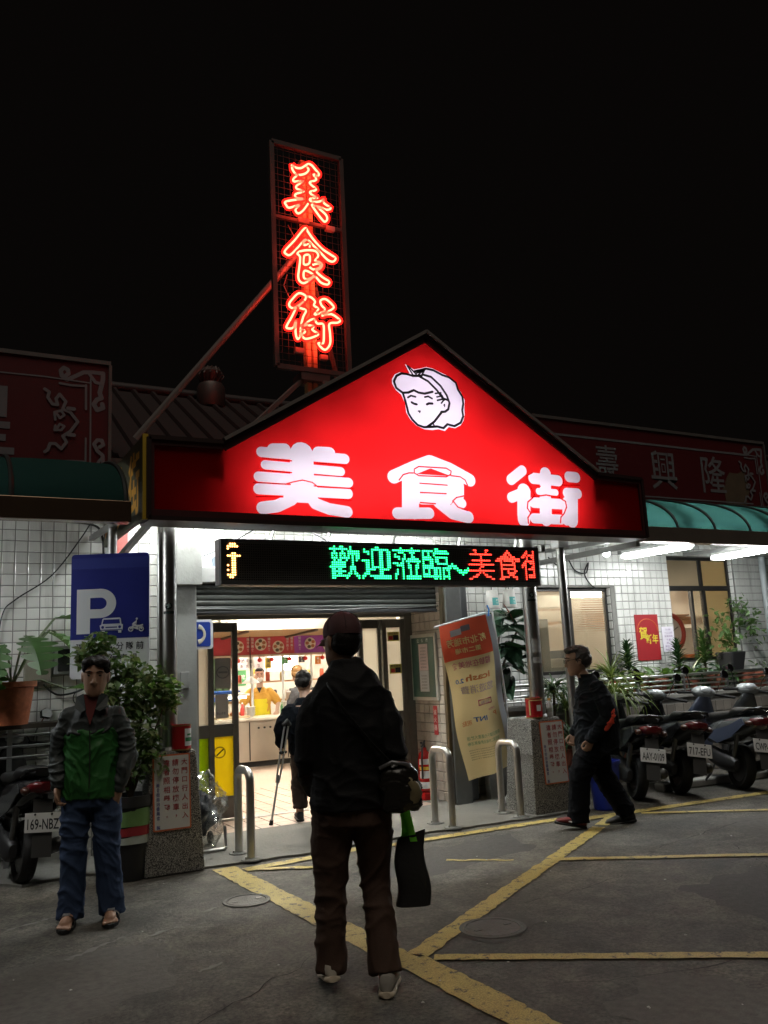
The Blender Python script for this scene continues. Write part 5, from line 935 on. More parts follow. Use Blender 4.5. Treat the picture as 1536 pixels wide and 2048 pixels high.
kit = thing('kitchen_shelf','cluttered shelf of pots and tins behind the stall','shelf',(6.3,15.4,.8)); rbox(5.0,8.2,15.35,15.6,1.30,1.33).build('shelf_board', P('shelf_wood',(0.4,0.22,0.1),0.6), kit); rbox(5.0,8.2,15.35,15.6,.95,.98).build('shelf_board', MATS['shelf_wood'], kit); rk = random.Random(3)
for k in range(22):
    x=5.1+.14*k; z = 1.33 if k%2 else .98; h=rk.uniform(.09,.2); r_=rk.uniform(.03,.055); mt = [P('jar_a',(0.7,0.66,0.58),.4),P('jar_b',(0.5,0.1,0.05),.4),P('jar_c',(0.06,0.06,0.06),.4),P('jar_d',(0.55,0.4,0.1),.4)][k%4]
    MB().lathe([(r_*.9,0),(r_,.01),(r_,h*.8),(r_*.7,h)],(x,15.46,z),10).build('jar', mt, kit, smooth=True)
bx9 = thing('box_stack','stack of pale cartons and trays behind the ribbed window','boxes',(7.6,9.1,0)); rbx = random.Random(8)
for k in range(9): zz=.62+.11*k; rbox(7.42+rbx.uniform(-.03,.03),7.84+rbx.uniform(-.03,.03),8.85,9.2,zz,zz+.105).build('carton', [P('carton_grey',(0.32,0.34,0.33),.7),P('carton_white',(0.6,0.6,0.56),.7),P('carton_blue',(0.2,0.24,0.27),.7)][k%3], bx9)
rbox(7.35,7.9,8.82,9.25,0,.62).build('bench', P('bench_brown',(0.12,0.08,0.05),.7), bx9)
cb9 = thing('tall_cabinet','grey-green cabinet close behind the left pane of the ribbed window','cabinet',(7.05,9.1,0)); rbox(6.7,7.25,8.9,9.4,0,2.02).build('body', P('cabinet_sage',(0.20,0.22,0.17),.6,0,.2,3), cb9, bevel=.01); rbox(6.97,6.98,8.885,8.9,.1,1.95).build('door_gap', blackp, cb9); rbox(6.92,6.94,8.87,8.9,1.0,1.15).build('handle', steel_dull, cb9)
rkc = random.Random(12); colr = [P('clut_red',(0.55,0.05,0.04),.5),P('clut_white',(0.75,0.73,0.68),.5),P('clut_yellow',(0.7,0.5,0.06),.5),P('clut_green',(0.08,0.28,0.10),.5),P('clut_dark',(0.05,0.05,0.055),.5),P('clut_orange',(0.65,0.22,0.04),.5)]
names_c = [('tray of buns','tray'),('stack of bowls','bowls'),('sauce bottles','bottles')]
def bowls(x,y,z,n,lb):
    t = thing('bowl_stack',lb,'bowls',(x,y,z))
    for k in range(n): MB().lathe([(.04,0),(.075,.045),(.08,.05),(.07,.048),(.01,.01)],(x,y,z+.028*k),14).build('bowl', colr[1], t, smooth=True)
bowls(4.85,13.75,.785,5,'stack of white bowls at the left on the stall counter'); bowls(5.42,13.6,.785,7,'taller stack of white bowls beside the vendor on the stall counter')
for k,x in enumerate((4.66,5.36,6.05,6.2,6.33)):
    t = thing('sauce_bottle','%s sauce bottle on the stall counter, %s'%(['red','green','yellow','dark','orange'][k],['at the far left','left of the taller bowls','right of the drink machine','second right of the drink machine','third right of the drink machine'][k]),'bottle',(x,13.62,.785)); MB().lathe([(.03,0),(.034,.01),(.034,.14),(.015,.18),(.012,.22)],(x,13.62,.785),12).build('body', colr[[0,3,2,4,5][k]], t, smooth=True); MB().cyl((x,13.62,1.005),(x,13.62,1.03),.014,.012,10).build('cap', colr[1], t)
cn = ['red','white','yellow','green','dark','orange']
for k in range(6):
    x = 4.62+.31*k; z1_ = 1.74; hh = rkc.uniform(.10,.22); t = thing('hanging_menu_card','%s menu card hanging from the rail under the stall banner'%cn[k],'menu card',(x,13.93,z1_-hh),group='menu cards under the stall banner rail'); rbox(x-.055,x+.055,13.925,13.93,z1_-hh,z1_).build('card', colr[k], t); MB().col('麵飯湯冰'[k%4]+'品食'[k%2],(x,13.922,z1_-hh*.3),X_,Z_,hh*.42,hh*.3).build('lettering', colr[4] if k in (1,2) else colr[1], t)
for k in range(6):
    x = 4.6+.34*k; t = thing('wall_poster','%s price poster on the rear wall of the hall behind the stall'%cn[(k*5)%6],'poster',(x,16.48,1.5),group='price posters on the rear wall'); z_ = 1.25+.22*(k%3); rbox(x-.11,x+.11,16.485,16.497,z_,z_+.30).build('sheet', colr[(k*5)%6], t); MB().row('小吃湯麵'[k%3:k%3+2],(x,16.482,z_+.17),X_,Z_,.1,.09).build('lettering', colr[4] if (k*5)%6 in (1,2) else colr[1], t)
# things seen through the tall window
clk = thing('wall_clock','round clock with a dark red rim seen through the open window','clock',(11.22,10.5,1.81)); MB().tube([(11.2+.30*math.cos(a*.2094),10.5,1.83+.30*math.sin(a*.2094)) for a in range(30)],.045,10,closed=True).build('rim', P('clock_red',(0.28,0.03,0.02),0.35), clk, smooth=True); MB().prism([(11.2+.285*math.cos(a*.2094),1.83+.285*math.sin(a*.2094)) for a in range(30)],10.5,10.52).build('face', white, clk)
m = MB(); m.bar((11.2,10.492,1.83),(11.38,10.492,1.93),.012,.006); m.bar((11.2,10.49,1.83),(11.32,10.49,1.70),.014,.006); m.build('hands', blackp, clk)
MB().cyl((11.2,10.52,2.1),(11.2,10.52,2.86),.012,.012,8).build('hanging_rod', blackp, clk)
sc2 = thing('stall_sign_panel','white and orange stall panel seen below the clock through the window','panel',(11.5,11.6,.9)); rbox(10.9,13.2,11.6,11.65,1.45,1.95).build('white_panel', P('panel_white',(0.8,0.76,0.68),0.6), sc2); rbox(10.9,13.2,11.58,11.64,1.15,1.449).build('orange_panel', P('panel_orange',(0.65,0.17,0.04),0.5), sc2); MB().row('火鍋',(12.0,11.575,1.3),X_,Z_,.25,.2).build('lettering', P('panel_yellow',(0.8,0.6,0.1),0.5), sc2)
slt = thing('ceiling_planks','layered brown planks under the hall ceiling seen through the window','ceiling',(11.5,12,2.1))
for k in range(6): MB().bar((10.2,10.9+.5*k,2.02+.07*k),(13.6,11.4+.5*k,2.06+.07*k),.34,.02,up=(0,.2,1)).build('plank', P('plank_brown',(0.34,0.19,0.09),0.6,0,.3,3), slt)
# ------------------------------------------------------------------ small wall fittings
jx = thing('meter_box','grey meter box with dark glass on the left wall behind the parking sign','meter box',(1.18,8.45,1.64)); rbox(1.08,1.42,8.38,8.485,1.58,1.84).build('box', P('meter_grey',(0.22,0.22,0.21),0.5,.2), jx, bevel=.008); rbox(1.11,1.39,8.374,8.379,1.61,1.81).build('dark_glass', blackgloss, jx); 
jx2 = thing('junction_box','tan junction box on the left wall beside the meter','junction box',(.98,8.45,1.6)); rbox(.83,1.06,8.40,8.485,1.52,1.86).build('box', P('junction_tan',(0.26,0.24,0.19),0.6), jx2, bevel=.008)
def cable(nm,label,pts,r_=.007,mt=None):
    P0=[Vector(p) for p in pts]; Q=[]; n=len(P0)
    for i in range(n-1):
        a,b,c,d = P0[max(i-1,0)],P0[i],P0[i+1],P0[min(i+2,n-1)]
        for s in range(6): t=s/6; Q.append(0.5*((2*b)+(c-a)*t+(2*a-5*b+4*c-d)*t*t+(3*b-a-3*c+d)*t**3))
    Q.append(P0[-1]); return tag(MB().tube(Q,r_,6).build(nm, mt or blackp, None, smooth=True),label,'cable')
cable('wall_cable','black cable sagging across the left tiled wall from the canopy',[(1.42,8.46,3.06),(1.3,8.46,2.85),(1.05,8.46,2.5),(.75,8.46,2.28),(.64,8.46,2.15),(.60,8.46,1.8),(.6,8.46,1.5)])
cable('conduit_cable','dark cable run along the top of the left tiled wall',[(.4,8.46,3.03),(1.0,8.46,3.02),(1.4,8.46,3.0),(1.5,8.46,2.9),(1.52,8.46,2.7)],.012)
cable('slack_cable','black cable strung from the left post to the canopy lamp',[(2.0,8.0,2.55),(2.5,8.1,2.70),(3.0,8.2,2.98),(3.2,8.25,3.06)])
cable('looped_wire','loops of black wire on the white wall above the ribbed window',[(7.0,8.46,2.78),(7.15,8.46,2.68),(7.3,8.46,2.78),(7.42,8.46,2.62),(7.6,8.46,2.58),(7.66,8.46,2.72),(7.58,8.46,2.58),(7.65,8.46,2.45),(7.75,8.46,2.38)],.009)
cable('low_cable','black cable drooping under the meter box on the left wall',[(1.0,8.46,1.50),(1.12,8.44,1.40),(1.3,8.44,1.42),(1.45,8.44,1.5)],.01)
cable('coiled_wire','coil of dark wire hanging on the left wall under the parking sign',[(1.35+.09*math.cos(a*.7),8.45,1.36+.08*math.sin(a*.7)) for a in range(11)],.005)
acb = thing('white_sign_panel','small white panel with a dark figure print left of the dot-matrix display','panel',(2.5,8.3,2.42)); rbox(2.38,2.80,8.30,8.36,2.46,2.74).build('panel', P('panel_bluewhite',(0.66,0.72,0.75),0.4), acb); MB().prism([(2.40,2.47),(2.70,2.47),(2.69,2.54),(2.62,2.57),(2.58,2.60),(2.60,2.66),(2.57,2.69),(2.54,2.66),(2.55,2.60),(2.50,2.57),(2.42,2.55)],8.296,8.299).build('dark_figure', P('figure_slate',(0.12,0.15,0.18),0.5,0,.3), acb)
rp = thing('new_year_poster','red poster with yellow characters on the white wall between the windows','poster',(8.6,8.48,1.48)); rbox(8.40,8.82,8.474,8.484,1.42,2.03).build('sheet', P('poster_red',(0.33,0.02,0.025),0.45,0,.2,5), rp)
pg = P('poster_gold',(0.70,0.55,0.05),0.5); MB().text('賀',(8.53,8.471,1.78),X_,Z_,fit=(.15,.17),off=.02).build('lettering', pg, rp); MB().text('新年',(8.68,8.471,1.70),X_,Z_,fit=(.22,.13),off=.02).build('lettering', pg, rp); MB().tube([(8.61+.19*math.cos(R(a)),8.472,1.80+.17*math.sin(R(a))) for a in range(0,181,15)],.006,5).build('arch_line', P('poster_orange',(0.55,0.12,0.04),0.5), rp)
pn = thing('paper_notice','white paper notice with purple print right of the red poster','notice',(8.98,8.48,1.5)); rbox(8.88,9.10,8.474,8.484,1.52,1.86).build('sheet', P('paper_lilac',(0.72,0.68,0.75),0.6), pn); m = MB()
for k,s_ in enumerate(['公告','一二三四','營業時間','十點','至八','歡迎光臨','美食廣場']): m.text(s_,(8.99,8.471,1.82-.045*k),X_,Z_,fit=(.05+.025*len(s_),.024))
m.build('print', P('ink_purple',(0.25,0.14,0.32),0.6), pn)
dp = thing('drain_pipe','grey drain pipe at the right edge beside the tall window','pipe',(11.0,8.4,1.2)); MB().tube([(11.0,8.4,1.2),(11.0,8.4,3.3)],.05,12).build('pipe', P('pipe_grey',(0.42,0.46,0.48),0.4), dp, smooth=True)
rp2 = thing('down_pipe','white and red pipe rising behind the parking sign','pipe',(1.62,8.4,1.0)); MB().tube([(1.56,8.40,.0),(1.56,8.40,3.3)],.035,12).build('white_pipe', P('pipe_white',(0.55,0.57,0.57),0.4), rp2, smooth=True); rbox(1.62,1.74,8.42,8.48,2.2,3.3).build('red_channel', P('channel_red',(0.3,0.06,0.05),0.5), rp2)
# two paper cups
for k,(x,z) in enumerate(((5.93,2.12),(6.18,2.13))):
    t = thing('lantern_cup','white cup-shaped lantern with a teal label, %s one beside the right pole'%('left' if k==0 else 'right'),'lantern',(x,8.25,z),group='white cup lanterns'); MB().lathe([(.085,0),(.088,.01),(.068,.205),(.06,.215)],(x,8.25,z),20).build('cup', P('cup_white',(0.68,0.66,0.62),0.5,0,.05), t, smooth=True); m = MB(); m.skinrings([[Vector((x+rr_*math.cos(R(a)),8.25+rr_*math.sin(R(a)),z+zz)) for a in range(235,296,10)] for zz,rr_ in ((.035,.0865),(.125,.078))],cap=False); m.f=[q for q in m.f if not ({0,6}<=set(q))]; m.build('teal_label', P('cup_teal',(0.10,0.42,0.40),0.5), t, smooth=True); MB().col('美食',(x+.0,8.158,z+.095),X_,Z_,.032,.022).build('label_print', whitep, t); MB().cyl((x,8.25,z+.215),(x,8.25,z+.6),.004,.004,5).build('string', blackp, t)
# ------------------------------------------------------------------ planter wall with rail
plw = thing('planter_wall','low dark tiled planter wall along the right side behind the scooters','planter',(9,8.1,0)); rbox(5.6,13,8.06,8.16,0,.93).build('wall_core', grout, plw); rbox(5.58,13.02,8.03,8.2,.93,.985).build('coping', P('coping_grey',(0.22,0.21,0.19),0.7,0,.3,4,dirt=.4), plw, bevel=.008); rbox(5.6,13,8.16,8.47,.6,.80).build('soil', P('soil',(0.035,0.025,0.018),0.95,0,.4,12), plw)
tiles_on(plw,[(round(6.2+.15*i,3),8.06,round(.07+.145*j,3)) for i in range(40) for j in range(6)], tile_mesh(.14,.135,.010,tile_dark), lambda c: c[0]>6.9)
rl = thing('planter_rail','stainless rail of four bars on top of the planter wall','railing',(9,8.1,.985))
for k in range(4): MB().tube([(5.45,8.1,1.03+.062*k),(13,8.1,1.03+.062*k)],.012 if k<3 else .02,8).build('bar', steel, rl, smooth=True)
for k in range(10): MB().box(5.5+.82*k-.015,5.5+.82*k+.015,8.085,8.115,.985,1.216).build('post', steel_dull, rl)
lwl = thing('planter_ledge','dark ledge with rails under the potted plants on the left wall','ledge',(.6,8.3,1.0)); rbox(-1.2,1.15,8.12,8.45,1.13,1.17).build('shelf', P('ledge_brown',(0.10,0.085,0.07),0.7), lwl); 
for k in range(3): MB().tube([(-1.2,8.1,.90+.09*k),(1.5,8.1,.90+.09*k)],.012,8).build('bar', steel_dull, lwl, smooth=True)
for x in (-.2,.7,1.4): MB().box(x-.02,x+.02,8.09,8.12,0,1.13).build('leg', steel_dull, lwl)
# ------------------------------------------------------------------ plants
g_dark = leafmat('leaf_dark',(0.03,0.075,0.028),.35,.15); g_mid = leafmat('leaf_mid',(0.045,0.10,0.028),.4,.25); g_light = leafmat('leaf_light',(0.09,0.17,0.05),.45,.3); g_yel = leafmat('leaf_yellowgreen',(0.13,0.17,0.06),.5,.3); stem_m = P('stem_brown',(0.09,0.06,0.035),0.8)
def blade(m, base, az, el, L_, w, droop, n=6, fold=.25):
    """arching strap leaf"""
    d = Vector((math.cos(az),math.sin(az),0)); side = Vector((-math.sin(az),math.cos(az),0)); p = Vector(base); a = el; V=[]; F=[]
    for i in range(n+1):
        t=i/n; ww = w*(.35+1.9*t)*(1-t)**.8 if t<1 else 0; ww = w*math.sin(math.pi*min(1,.12+t*.88))**.7 if t<1 else 0.001
        up = Vector((-d.x*math.sin(a),-d.y*math.sin(a),math.cos(a)))
        V += [p+side*ww/2+up*ww*fold, p, p-side*ww/2+up*ww*fold]
        p = p+(d*math.cos(a)+Vector((0,0,1))*math.sin(a))*L_/n; a -= droop/n
    for i in range(n): F += [(3*i,3*i+1,3*i+4,3*i+3),(3*i+1,3*i+2,3*i+5,3*i+4)]
    m.add(V,F)
def pot(t, c, r0, r1, h, mt, n=18):
    MB().lathe([(r0,0),(r1,h*.86),(r1*1.07,h*.87),(r1*1.07,h),(r1*.95,h),(r1*.93,h*.92),(.005,h*.92)],c,n).build('pot', mt, t, smooth=True)
terra = P('terracotta',(0.27,0.075,0.04),0.7,0,.2,5,dirt=.25); potblack = P('pot_black',(0.02,0.02,0.021),0.5)
def leaf(m,p,rd,s):
    a=rd.random()*6.28; e=rd.uniform(-1.1,.5); d=Vector((math.cos(a)*math.cos(e),math.sin(a)*math.cos(e),math.sin(e))); sd=d.cross(Vector((rd.gauss(0,.5),rd.gauss(0,.5),1))).normalized(); nn=sd.cross(d)
    V=[p,p+d*s*.3+sd*s*.34+nn*s*.06,p+d*s*.68+sd*s*.24+nn*s*.04,p+d*s*1.05-nn*s*.1,p+d*s*.68-sd*s*.24+nn*s*.04,p+d*s*.3-sd*s*.34+nn*s*.06,p+d*s*.5-nn*s*.04]
    m.add(V,[(0,1,6),(1,2,6),(2,3,6),(3,4,6),(4,5,6),(5,0,6)])
def dracaena(c, h, label, mat, seed, spread=.13, n=70, L_=.16, w=.022, potm=terra, ph=.2, pr=.10):
    rd=random.Random(seed); t=thing('potted_dracaena',label,'plant',c); x,y,z=c; pot(t,c,pr*.75,pr,ph,potm); MB().tube([(x,y,z+ph*.9),(x+.01,y,z+ph+h*.5),(x,y,z+ph+h)],.014,7).build('stem', stem_m, t, smooth=True); m=MB()
    for i in range(n):
        q=i/n; blade(m,(x+.005*math.cos(i),y+.005*math.sin(i),z+ph+h*(.25+.75*q)),i*2.4+rd.uniform(-.3,.3),R(25+55*q+rd.uniform(-12,12)),L_*rd.uniform(.75,1.1)*(1.05-.3*q),w,R(50)*rd.uniform(.6,1.2))
    m.build('foliage', mat, t, smooth=True)
dracaena((8.02,8.28,.985),.42,'dark green dracaena in a pot before the red poster',g_dark,1,n=110,L_=.19,w=.03)
dracaena((8.92,8.28,.985),.40,'dark green dracaena in a pot under the clock window',g_dark,2,n=110,L_=.18,w=.03)
dracaena((9.42,8.28,.985),.52,'taller dracaena in a pot in front of the frosted window pane',g_mid,3,n=130,L_=.20,w=.03)
def rosette(c, label, mat, n, L_, w, seed, el=(10,80), droop=(40,110), z0=0, nm='strap_leaf_plant', potm=terra, pr=.11, ph=.18):
    rd=random.Random(seed); t=thing(nm,label,'plant',c); x,y,z=c
    if potm: pot(t,c,pr*.75,pr,ph,potm)
    m=MB(); zb = z+(ph if potm else 0)+z0
    if z0: MB().tube([(x,y,z+(ph*.9 if potm else 0)),(x+.02,y,zb)],.016,7).build('stem', stem_m, t, smooth=True)
    for i in range(n): blade(m,(x+rd.uniform(-.02,.02),y+rd.uniform(-.02,.02),zb+rd.uniform(-.03,.03)),rd.random()*6.28,R(rd.uniform(*el)),L_*rd.uniform(.6,1.1),w*rd.uniform(.7,1.2),R(rd.uniform(*droop)),7)
    m.build('foliage', mat, t, smooth=True); return t
rosette((7.40,7.95,.30),'spiky green yucca rising behind the walking man',g_yel,46,.42,.03,11,(0,85),(20,70),z0=.75)
rosette((6.62,7.9,.30),'spider plant with long pale arching leaves left of the walking man',g_yel,70,.50,.016,12,(10,80),(70,150),z0=.45)
rosette((6.52,8.0,.60),'dense grassy plant between the right pole and the walking man',g_mid,80,.42,.02,13,(5,80),(60,140),z0=.35)
rosette((7.25,7.75,.10),'long drooping spider plant behind the walking man reaching the ground',g_yel,90,.62,.02,14,(0,75),(90,170),z0=.75)
rosette((6.45,7.62,.0),'bushy strap-leaved plant low beside the right pedestal',g_dark,90,.55,.024,15,(15,85),(60,130),z0=.35)
def fern(c,label,seed,n=9,L_=.34):
    rd=random.Random(seed); t=thing('potted_fern',label,'plant',c); x,y,z=c; pot(t,c,.08,.11,.18,terra); m=MB()
    for i in range(n): blade(m,(x,y,z+.16),rd.random()*6.28,R(rd.uniform(30,80)),L_*rd.uniform(.7,1.15),.07,R(rd.uniform(40,110)),8,.15)
    m.build('fronds', g_light, t, smooth=True)
for x,y,s_,lb in ((8.42,8.27,21,'broad-leaved pale green fern in a pot right of the first dracaena'),(8.66,8.27,22,'pale green fern in a pot under the paper notice'),(9.15,8.30,23,'pale green fern spilling over the rail between the dracaenas'),(8.22,8.3,24,'small pale green fern in a pot close to the first dracaena')): fern((x,y,.985),lb,s_)
for k,(x,lb) in enumerate([(7.75,'terracotta pot behind the rail nearest the walking man'),(9.66,'terracotta pot behind the rail right of the tallest dracaena'),(9.72+.5,'terracotta pot behind the rail under the trailing vine'),(10.5,'rightmost terracotta pot behind the rail'),(8.55,'terracotta pot behind the rail below the paper notice')]):
    t=thing('terracotta_pot',lb,'pot',(x,8.3,.985),group='terracotta pots behind the rail'); pot(t,(x,8.3,.985),.09,.12,.2,terra); MB().cyl((x,8.3,1.15),(x,8.3,1.17),.10,.10,16).build('soil', MATS['soil'], t)
for k,(x,lb) in enumerate([(7.86,'bushy green foliage plant behind the rail left of the red poster'),(8.75,'bushy green foliage plant behind the rail under the clock window'),(9.28,'bushy green foliage plant behind the rail before the frosted pane'),(9.75,'bushy green foliage plant behind the rail beside the black planter'),(10.7,'bushy green foliage plant behind the rail at the right edge')]):
    t = thing('foliage_plant',lb,'plant',(x,8.3,.80)); rdp = random.Random(60+k); m = MB()
    for i in range(150):
        v = Vector((rdp.gauss(0,.12),rdp.gauss(0,.07),abs(rdp.gauss(0,.11)))); leaf(m,Vector((x,8.26,1.08))+v,rdp,rdp.uniform(.05,.10))
    m.build('foliage', [g_mid,g_light,g_dark][k%3], t); MB().tube([(x,8.3,.80),(x,8.28,1.2)],.012,6).build('stem', stem_m, t)
bp2 = thing('black_planter','black hanging planter with trailing vine at the right edge','planter',(9.97,8.3,1.22)); rings=[[Vector((9.97+a*w_,8.3+b*w_,z)) for a,b in ((-1,-1),(1,-1),(1,1),(-1,1))] for z,w_ in ((1.22,.11),(1.48,.15))]; MB().skinrings(rings).build('pot', potblack, bp2, bevel=.02)
def vine(t, paths, n, size, mat, seed, jit=.07):
    rd=random.Random(seed); m=MB(); st=MB()
    for pth in paths:
        P0=[Vector(p) for p in pth]; st.tube(P0,.004,5)
        for i in range(n):
            q=rd.random()*(len(P0)-1); k=int(q); p=P0[k].lerp(P0[min(k+1,len(P0)-1)],q-k)+Vector((rd.gauss(0,jit),rd.gauss(0,jit),rd.gauss(0,jit)))
            leaf(m,p,rd,size*rd.uniform(.6,1.2))
    m.build('foliage', mat, t); st.build('stems', stem_m, t)
vine(bp2,[[(9.97,8.3,1.48),(10.1,8.32,1.8),(10.2,8.33,2.1),(10.35,8.35,2.15)],[(9.97,8.3,1.48),(9.9,8.3,1.75),(9.85,8.32,2.0)],[(10.3,8.3,2.15),(10.4,8.3,1.95),(10.5,8.3,1.7)]],85,.085,g_light,31,.08)
# rubber plant with big leaves, each leaf its own part
def big_leaf(L_,w,mat,lobes=0,curl=.5):
    m=MB(); n=12; k=4
    def fn(u,v):
        t=v; half=w/2*math.sin(math.pi*min(1,t*.94+.03))**.75
        if lobes: half*= .16+.84*abs(math.cos(t*math.pi*lobes))**.55
        s=(u-.5)*2; y=L_*t+(abs(s)*half*.55 if lobes else 0); z=-curl*L_*t*t*.55+abs(s)*half*.28; return (s*half, y, z)
    m.sheet(fn,k*2,n if not lobes else 60); me=m.build('leaf',mat,None,smooth=True).data; o=bpy.data.objects['leaf'] if 'leaf' in bpy.data.objects else None
    for ob in [q for q in bpy.data.objects if q.data==me]: bpy.data.objects.remove(ob)
    return me
def put_leaf(t,me,p,az,el,s=1.0,roll=0.0):
    o=bpy.data.objects.new('leaf',me); COL.objects.link(o); o.parent=t; o.location=Vector(p)-OFF[t.name]; o.rotation_euler=(el,roll,az-math.pi/2); o.scale=(s,s,s); return o
rb = thing('rubber_plant','dark rubber plant with large glossy leaves in a reddish pot behind the banner','plant',(5.9,8.22,1.15)); MB().lathe([(.12,0),(.17,.30),(.18,.33),(.16,.33),(.01,.31)],(5.86,8.22,.99),18).build('pot', P('pot_maroon',(0.10,0.03,0.025),0.6), rb, smooth=True)
glossy = leafmat('leaf_glossy',(0.02,0.05,0.026),.22,.1); lm=big_leaf(.42,.19,glossy); rd=random.Random(9)
for p in ([(5.88,8.22,1.3),(5.9,8.15,1.7),(5.95,8.1,2.05)],[(5.9,8.2,1.3),(6.05,8.1,1.7),(6.15,8.05,1.9)]): MB().tube(p,.014,7).build('stem', stem_m, rb, smooth=True)
for i in range(30):
    z=rd.uniform(1.32,2.08); a=rd.uniform(-2.9,.6); put_leaf(rb,lm,(5.93+rd.uniform(-.06,.14),8.10+rd.uniform(-.05,.05),z),a,R(rd.uniform(-35,40)),rd.uniform(.7,1.15),rd.uniform(-.5,.5))
MB().tube([(5.92,8.02,2.16),(5.99,8.0,2.04),(6.03,8.0,1.95)],[.006,.022,.012],7,flat=.4).build('red_sheath', P('sheath_red',(0.30,0.08,0.05),0.6), rb, smooth=True)
pm_=P('philodendron_pot',(0.42,0.12,0.05),0.6,0,.5,26); lph=big_leaf(.52,.46,g_mid,6,.7)
def philo(c,label,leaves,potr=.19,poth=.36):
    t=thing('philodendron',label,'plant',c); x,y,z=c; MB().lathe([(potr*.72,0),(potr*.95,poth*.86),(potr*1.06,poth*.87),(potr*1.06,poth),(potr*.94,poth),(.01,poth*.93)],c,22).build('pot', pm_, t, smooth=True)
    for (lx,ly,lz,az,el,s) in leaves: MB().tube([(x,y,z+poth*.9),((x+lx)/2,(y+ly)/2,(z+poth+lz)/2+.05),(lx,ly,lz)],.010,6).build('leaf_stalk', P('stalk_green',(0.10,0.13,0.06),.6), t, smooth=True); put_leaf(t,lph,(lx,ly,lz),az,el,s)
philo((.70,8.05,1.175),'philodendron with broad split leaves in an orange patterned pot at the left edge',[(.80,7.95,1.92,R(-75),R(-25),.85),(.62,7.95,1.85,R(-120),R(-40),.8),(.95,8.0,1.95,R(-30),R(-20),.75),(1.05,8.2,2.08,R(20),R(5),.9),(1.02,8.25,1.98,R(-10),R(-35),.95),(.5,8.0,1.8,R(-100),R(-55),.8),(1.15,8.1,1.45,R(-15),R(5),.8)])
# ivy shrub in black pot behind the left man
sb = thing('leafy_shrub','tall leafy green shrub in a black pot between the man in green and the pedestal','plant',(1.50,7.13,0)); pot(sb,(1.50,7.10,0),.13,.165,.62,potblack,22)
rd=random.Random(17); m1=MB(); m2=MB(); stems=MB()
clumps=[((1.25,7.15,1.78),(.16,.13,.13),150),((1.38,7.15,1.62),(.24,.15,.15),220),((1.62,7.1,1.45),(.24,.16,.18),330),((1.50,7.1,1.15),(.25,.17,.24),420),((1.60,7.05,.92),(.17,.13,.2),200),((1.40,7.1,.85),(.16,.13,.2),160),((1.80,7.1,1.38),(.12,.10,.14),110),((1.12,7.15,1.7),(.09,.08,.08),40),((1.33,7.1,1.35),(.2,.15,.2),200)]
for c,r_,n in clumps:
    stems.tube([(1.50,7.1,.58),((1.5+c[0])/2,7.1,(.6+c[2])/2),c],[.012,.008,.004],6)
    for i in range(n):
        v=Vector((rd.gauss(0,1),rd.gauss(0,1),rd.gauss(0,1))).normalized()*(rd.random()**.45); leaf(m1 if rd.random()<.6 else m2, Vector((c[0]+v.x*r_[0],c[1]+v.y*r_[1],c[2]+v.z*r_[2])),rd,rd.uniform(.045,.085))
stems.build('stems', stem_m, sb, smooth=True); m1.build('foliage', g_light, sb); m2.build('pale_foliage', leafmat('leaf_variegated',(0.20,0.25,0.13),.45,.25), sb)
bg_ = thing('shopping_bag_cover','red white and green plastic bag stretched round the black plant pot','bag',(1.5,7.1,.28)); 
def bagfn(r0,z0,z1): return lambda u,v: (1.50+(r0+.006*math.sin(u*40))*math.cos(u*6.2832), 7.10+(r0+.006*math.sin(u*40))*math.sin(u*6.2832), z0+(z1-z0)*v+.012*math.sin(u*17)*v)
MB().sheet(bagfn(.168,.40,.52),40,4).build('green_band', P('bag_green',(0.16,0.30,0.10),0.5,0,.3), bg_, smooth=True); MB().sheet(bagfn(.165,.33,.40),40,3).build('red_band', P('bag_red',(0.36,0.03,0.04),0.5,0,.3), bg_, smooth=True); MB().sheet(bagfn(.162,.27,.33),40,3).build('white_band', P('bag_white',(0.5,0.55,0.5),0.5,0,.3), bg_, smooth=True)
# bagged cart behind the left pedestal
bc = thing('bagged_cart','cart wrapped in a crumpled clear plastic bag behind the left pedestal','cart',(2.3,7.75,0)); plastic = mixmat('clear_plastic',[('ShaderNodeBsdfTransparent',(0.86,0.86,0.84),{}),('ShaderNodeBsdfGlossy',(0.75,0.75,0.72),{'Roughness':0.18})],.22)
def crumple(c,r_,n,m_,amp,seed):
    mm=MB(); mm.ell(c,r_,n,m_); mm.v=[tuple(Vector(p)+(Vector(p)-Vector(c)).normalized()*amp*noise.noise(Vector(p)*9+Vector((seed,0,0)))+(Vector(p)-Vector(c)).normalized()*amp*.6*noise.noise(Vector(p)*27)) for p in mm.v]; return mm
crumple((2.28,7.78,.32),(.17,.26,.30),40,26,.09,3).build('plastic_bag', plastic, bc, smooth=False)
crumple((2.25,7.78,.30),(.11,.18,.20),20,14,.07,5).build('dark_load', P('load_dark',(0.05,0.055,0.07),0.7,0,.4,8), bc, smooth=True)
MB().tube([(2.12,7.5,.03),(2.38,7.5,.03),(2.42,7.56,.03),(2.42,7.6,.2)],.014,8).build('tubular_frame', steel, bc, smooth=True)
for p in ((2.2,7.62),(2.38,7.9)): MB().lathe([(.05,-.015),(.055,0),(.05,.015)],(p[0],p[1],.067),14,axis='x').build('wheel', rubber, bc, smooth=True)
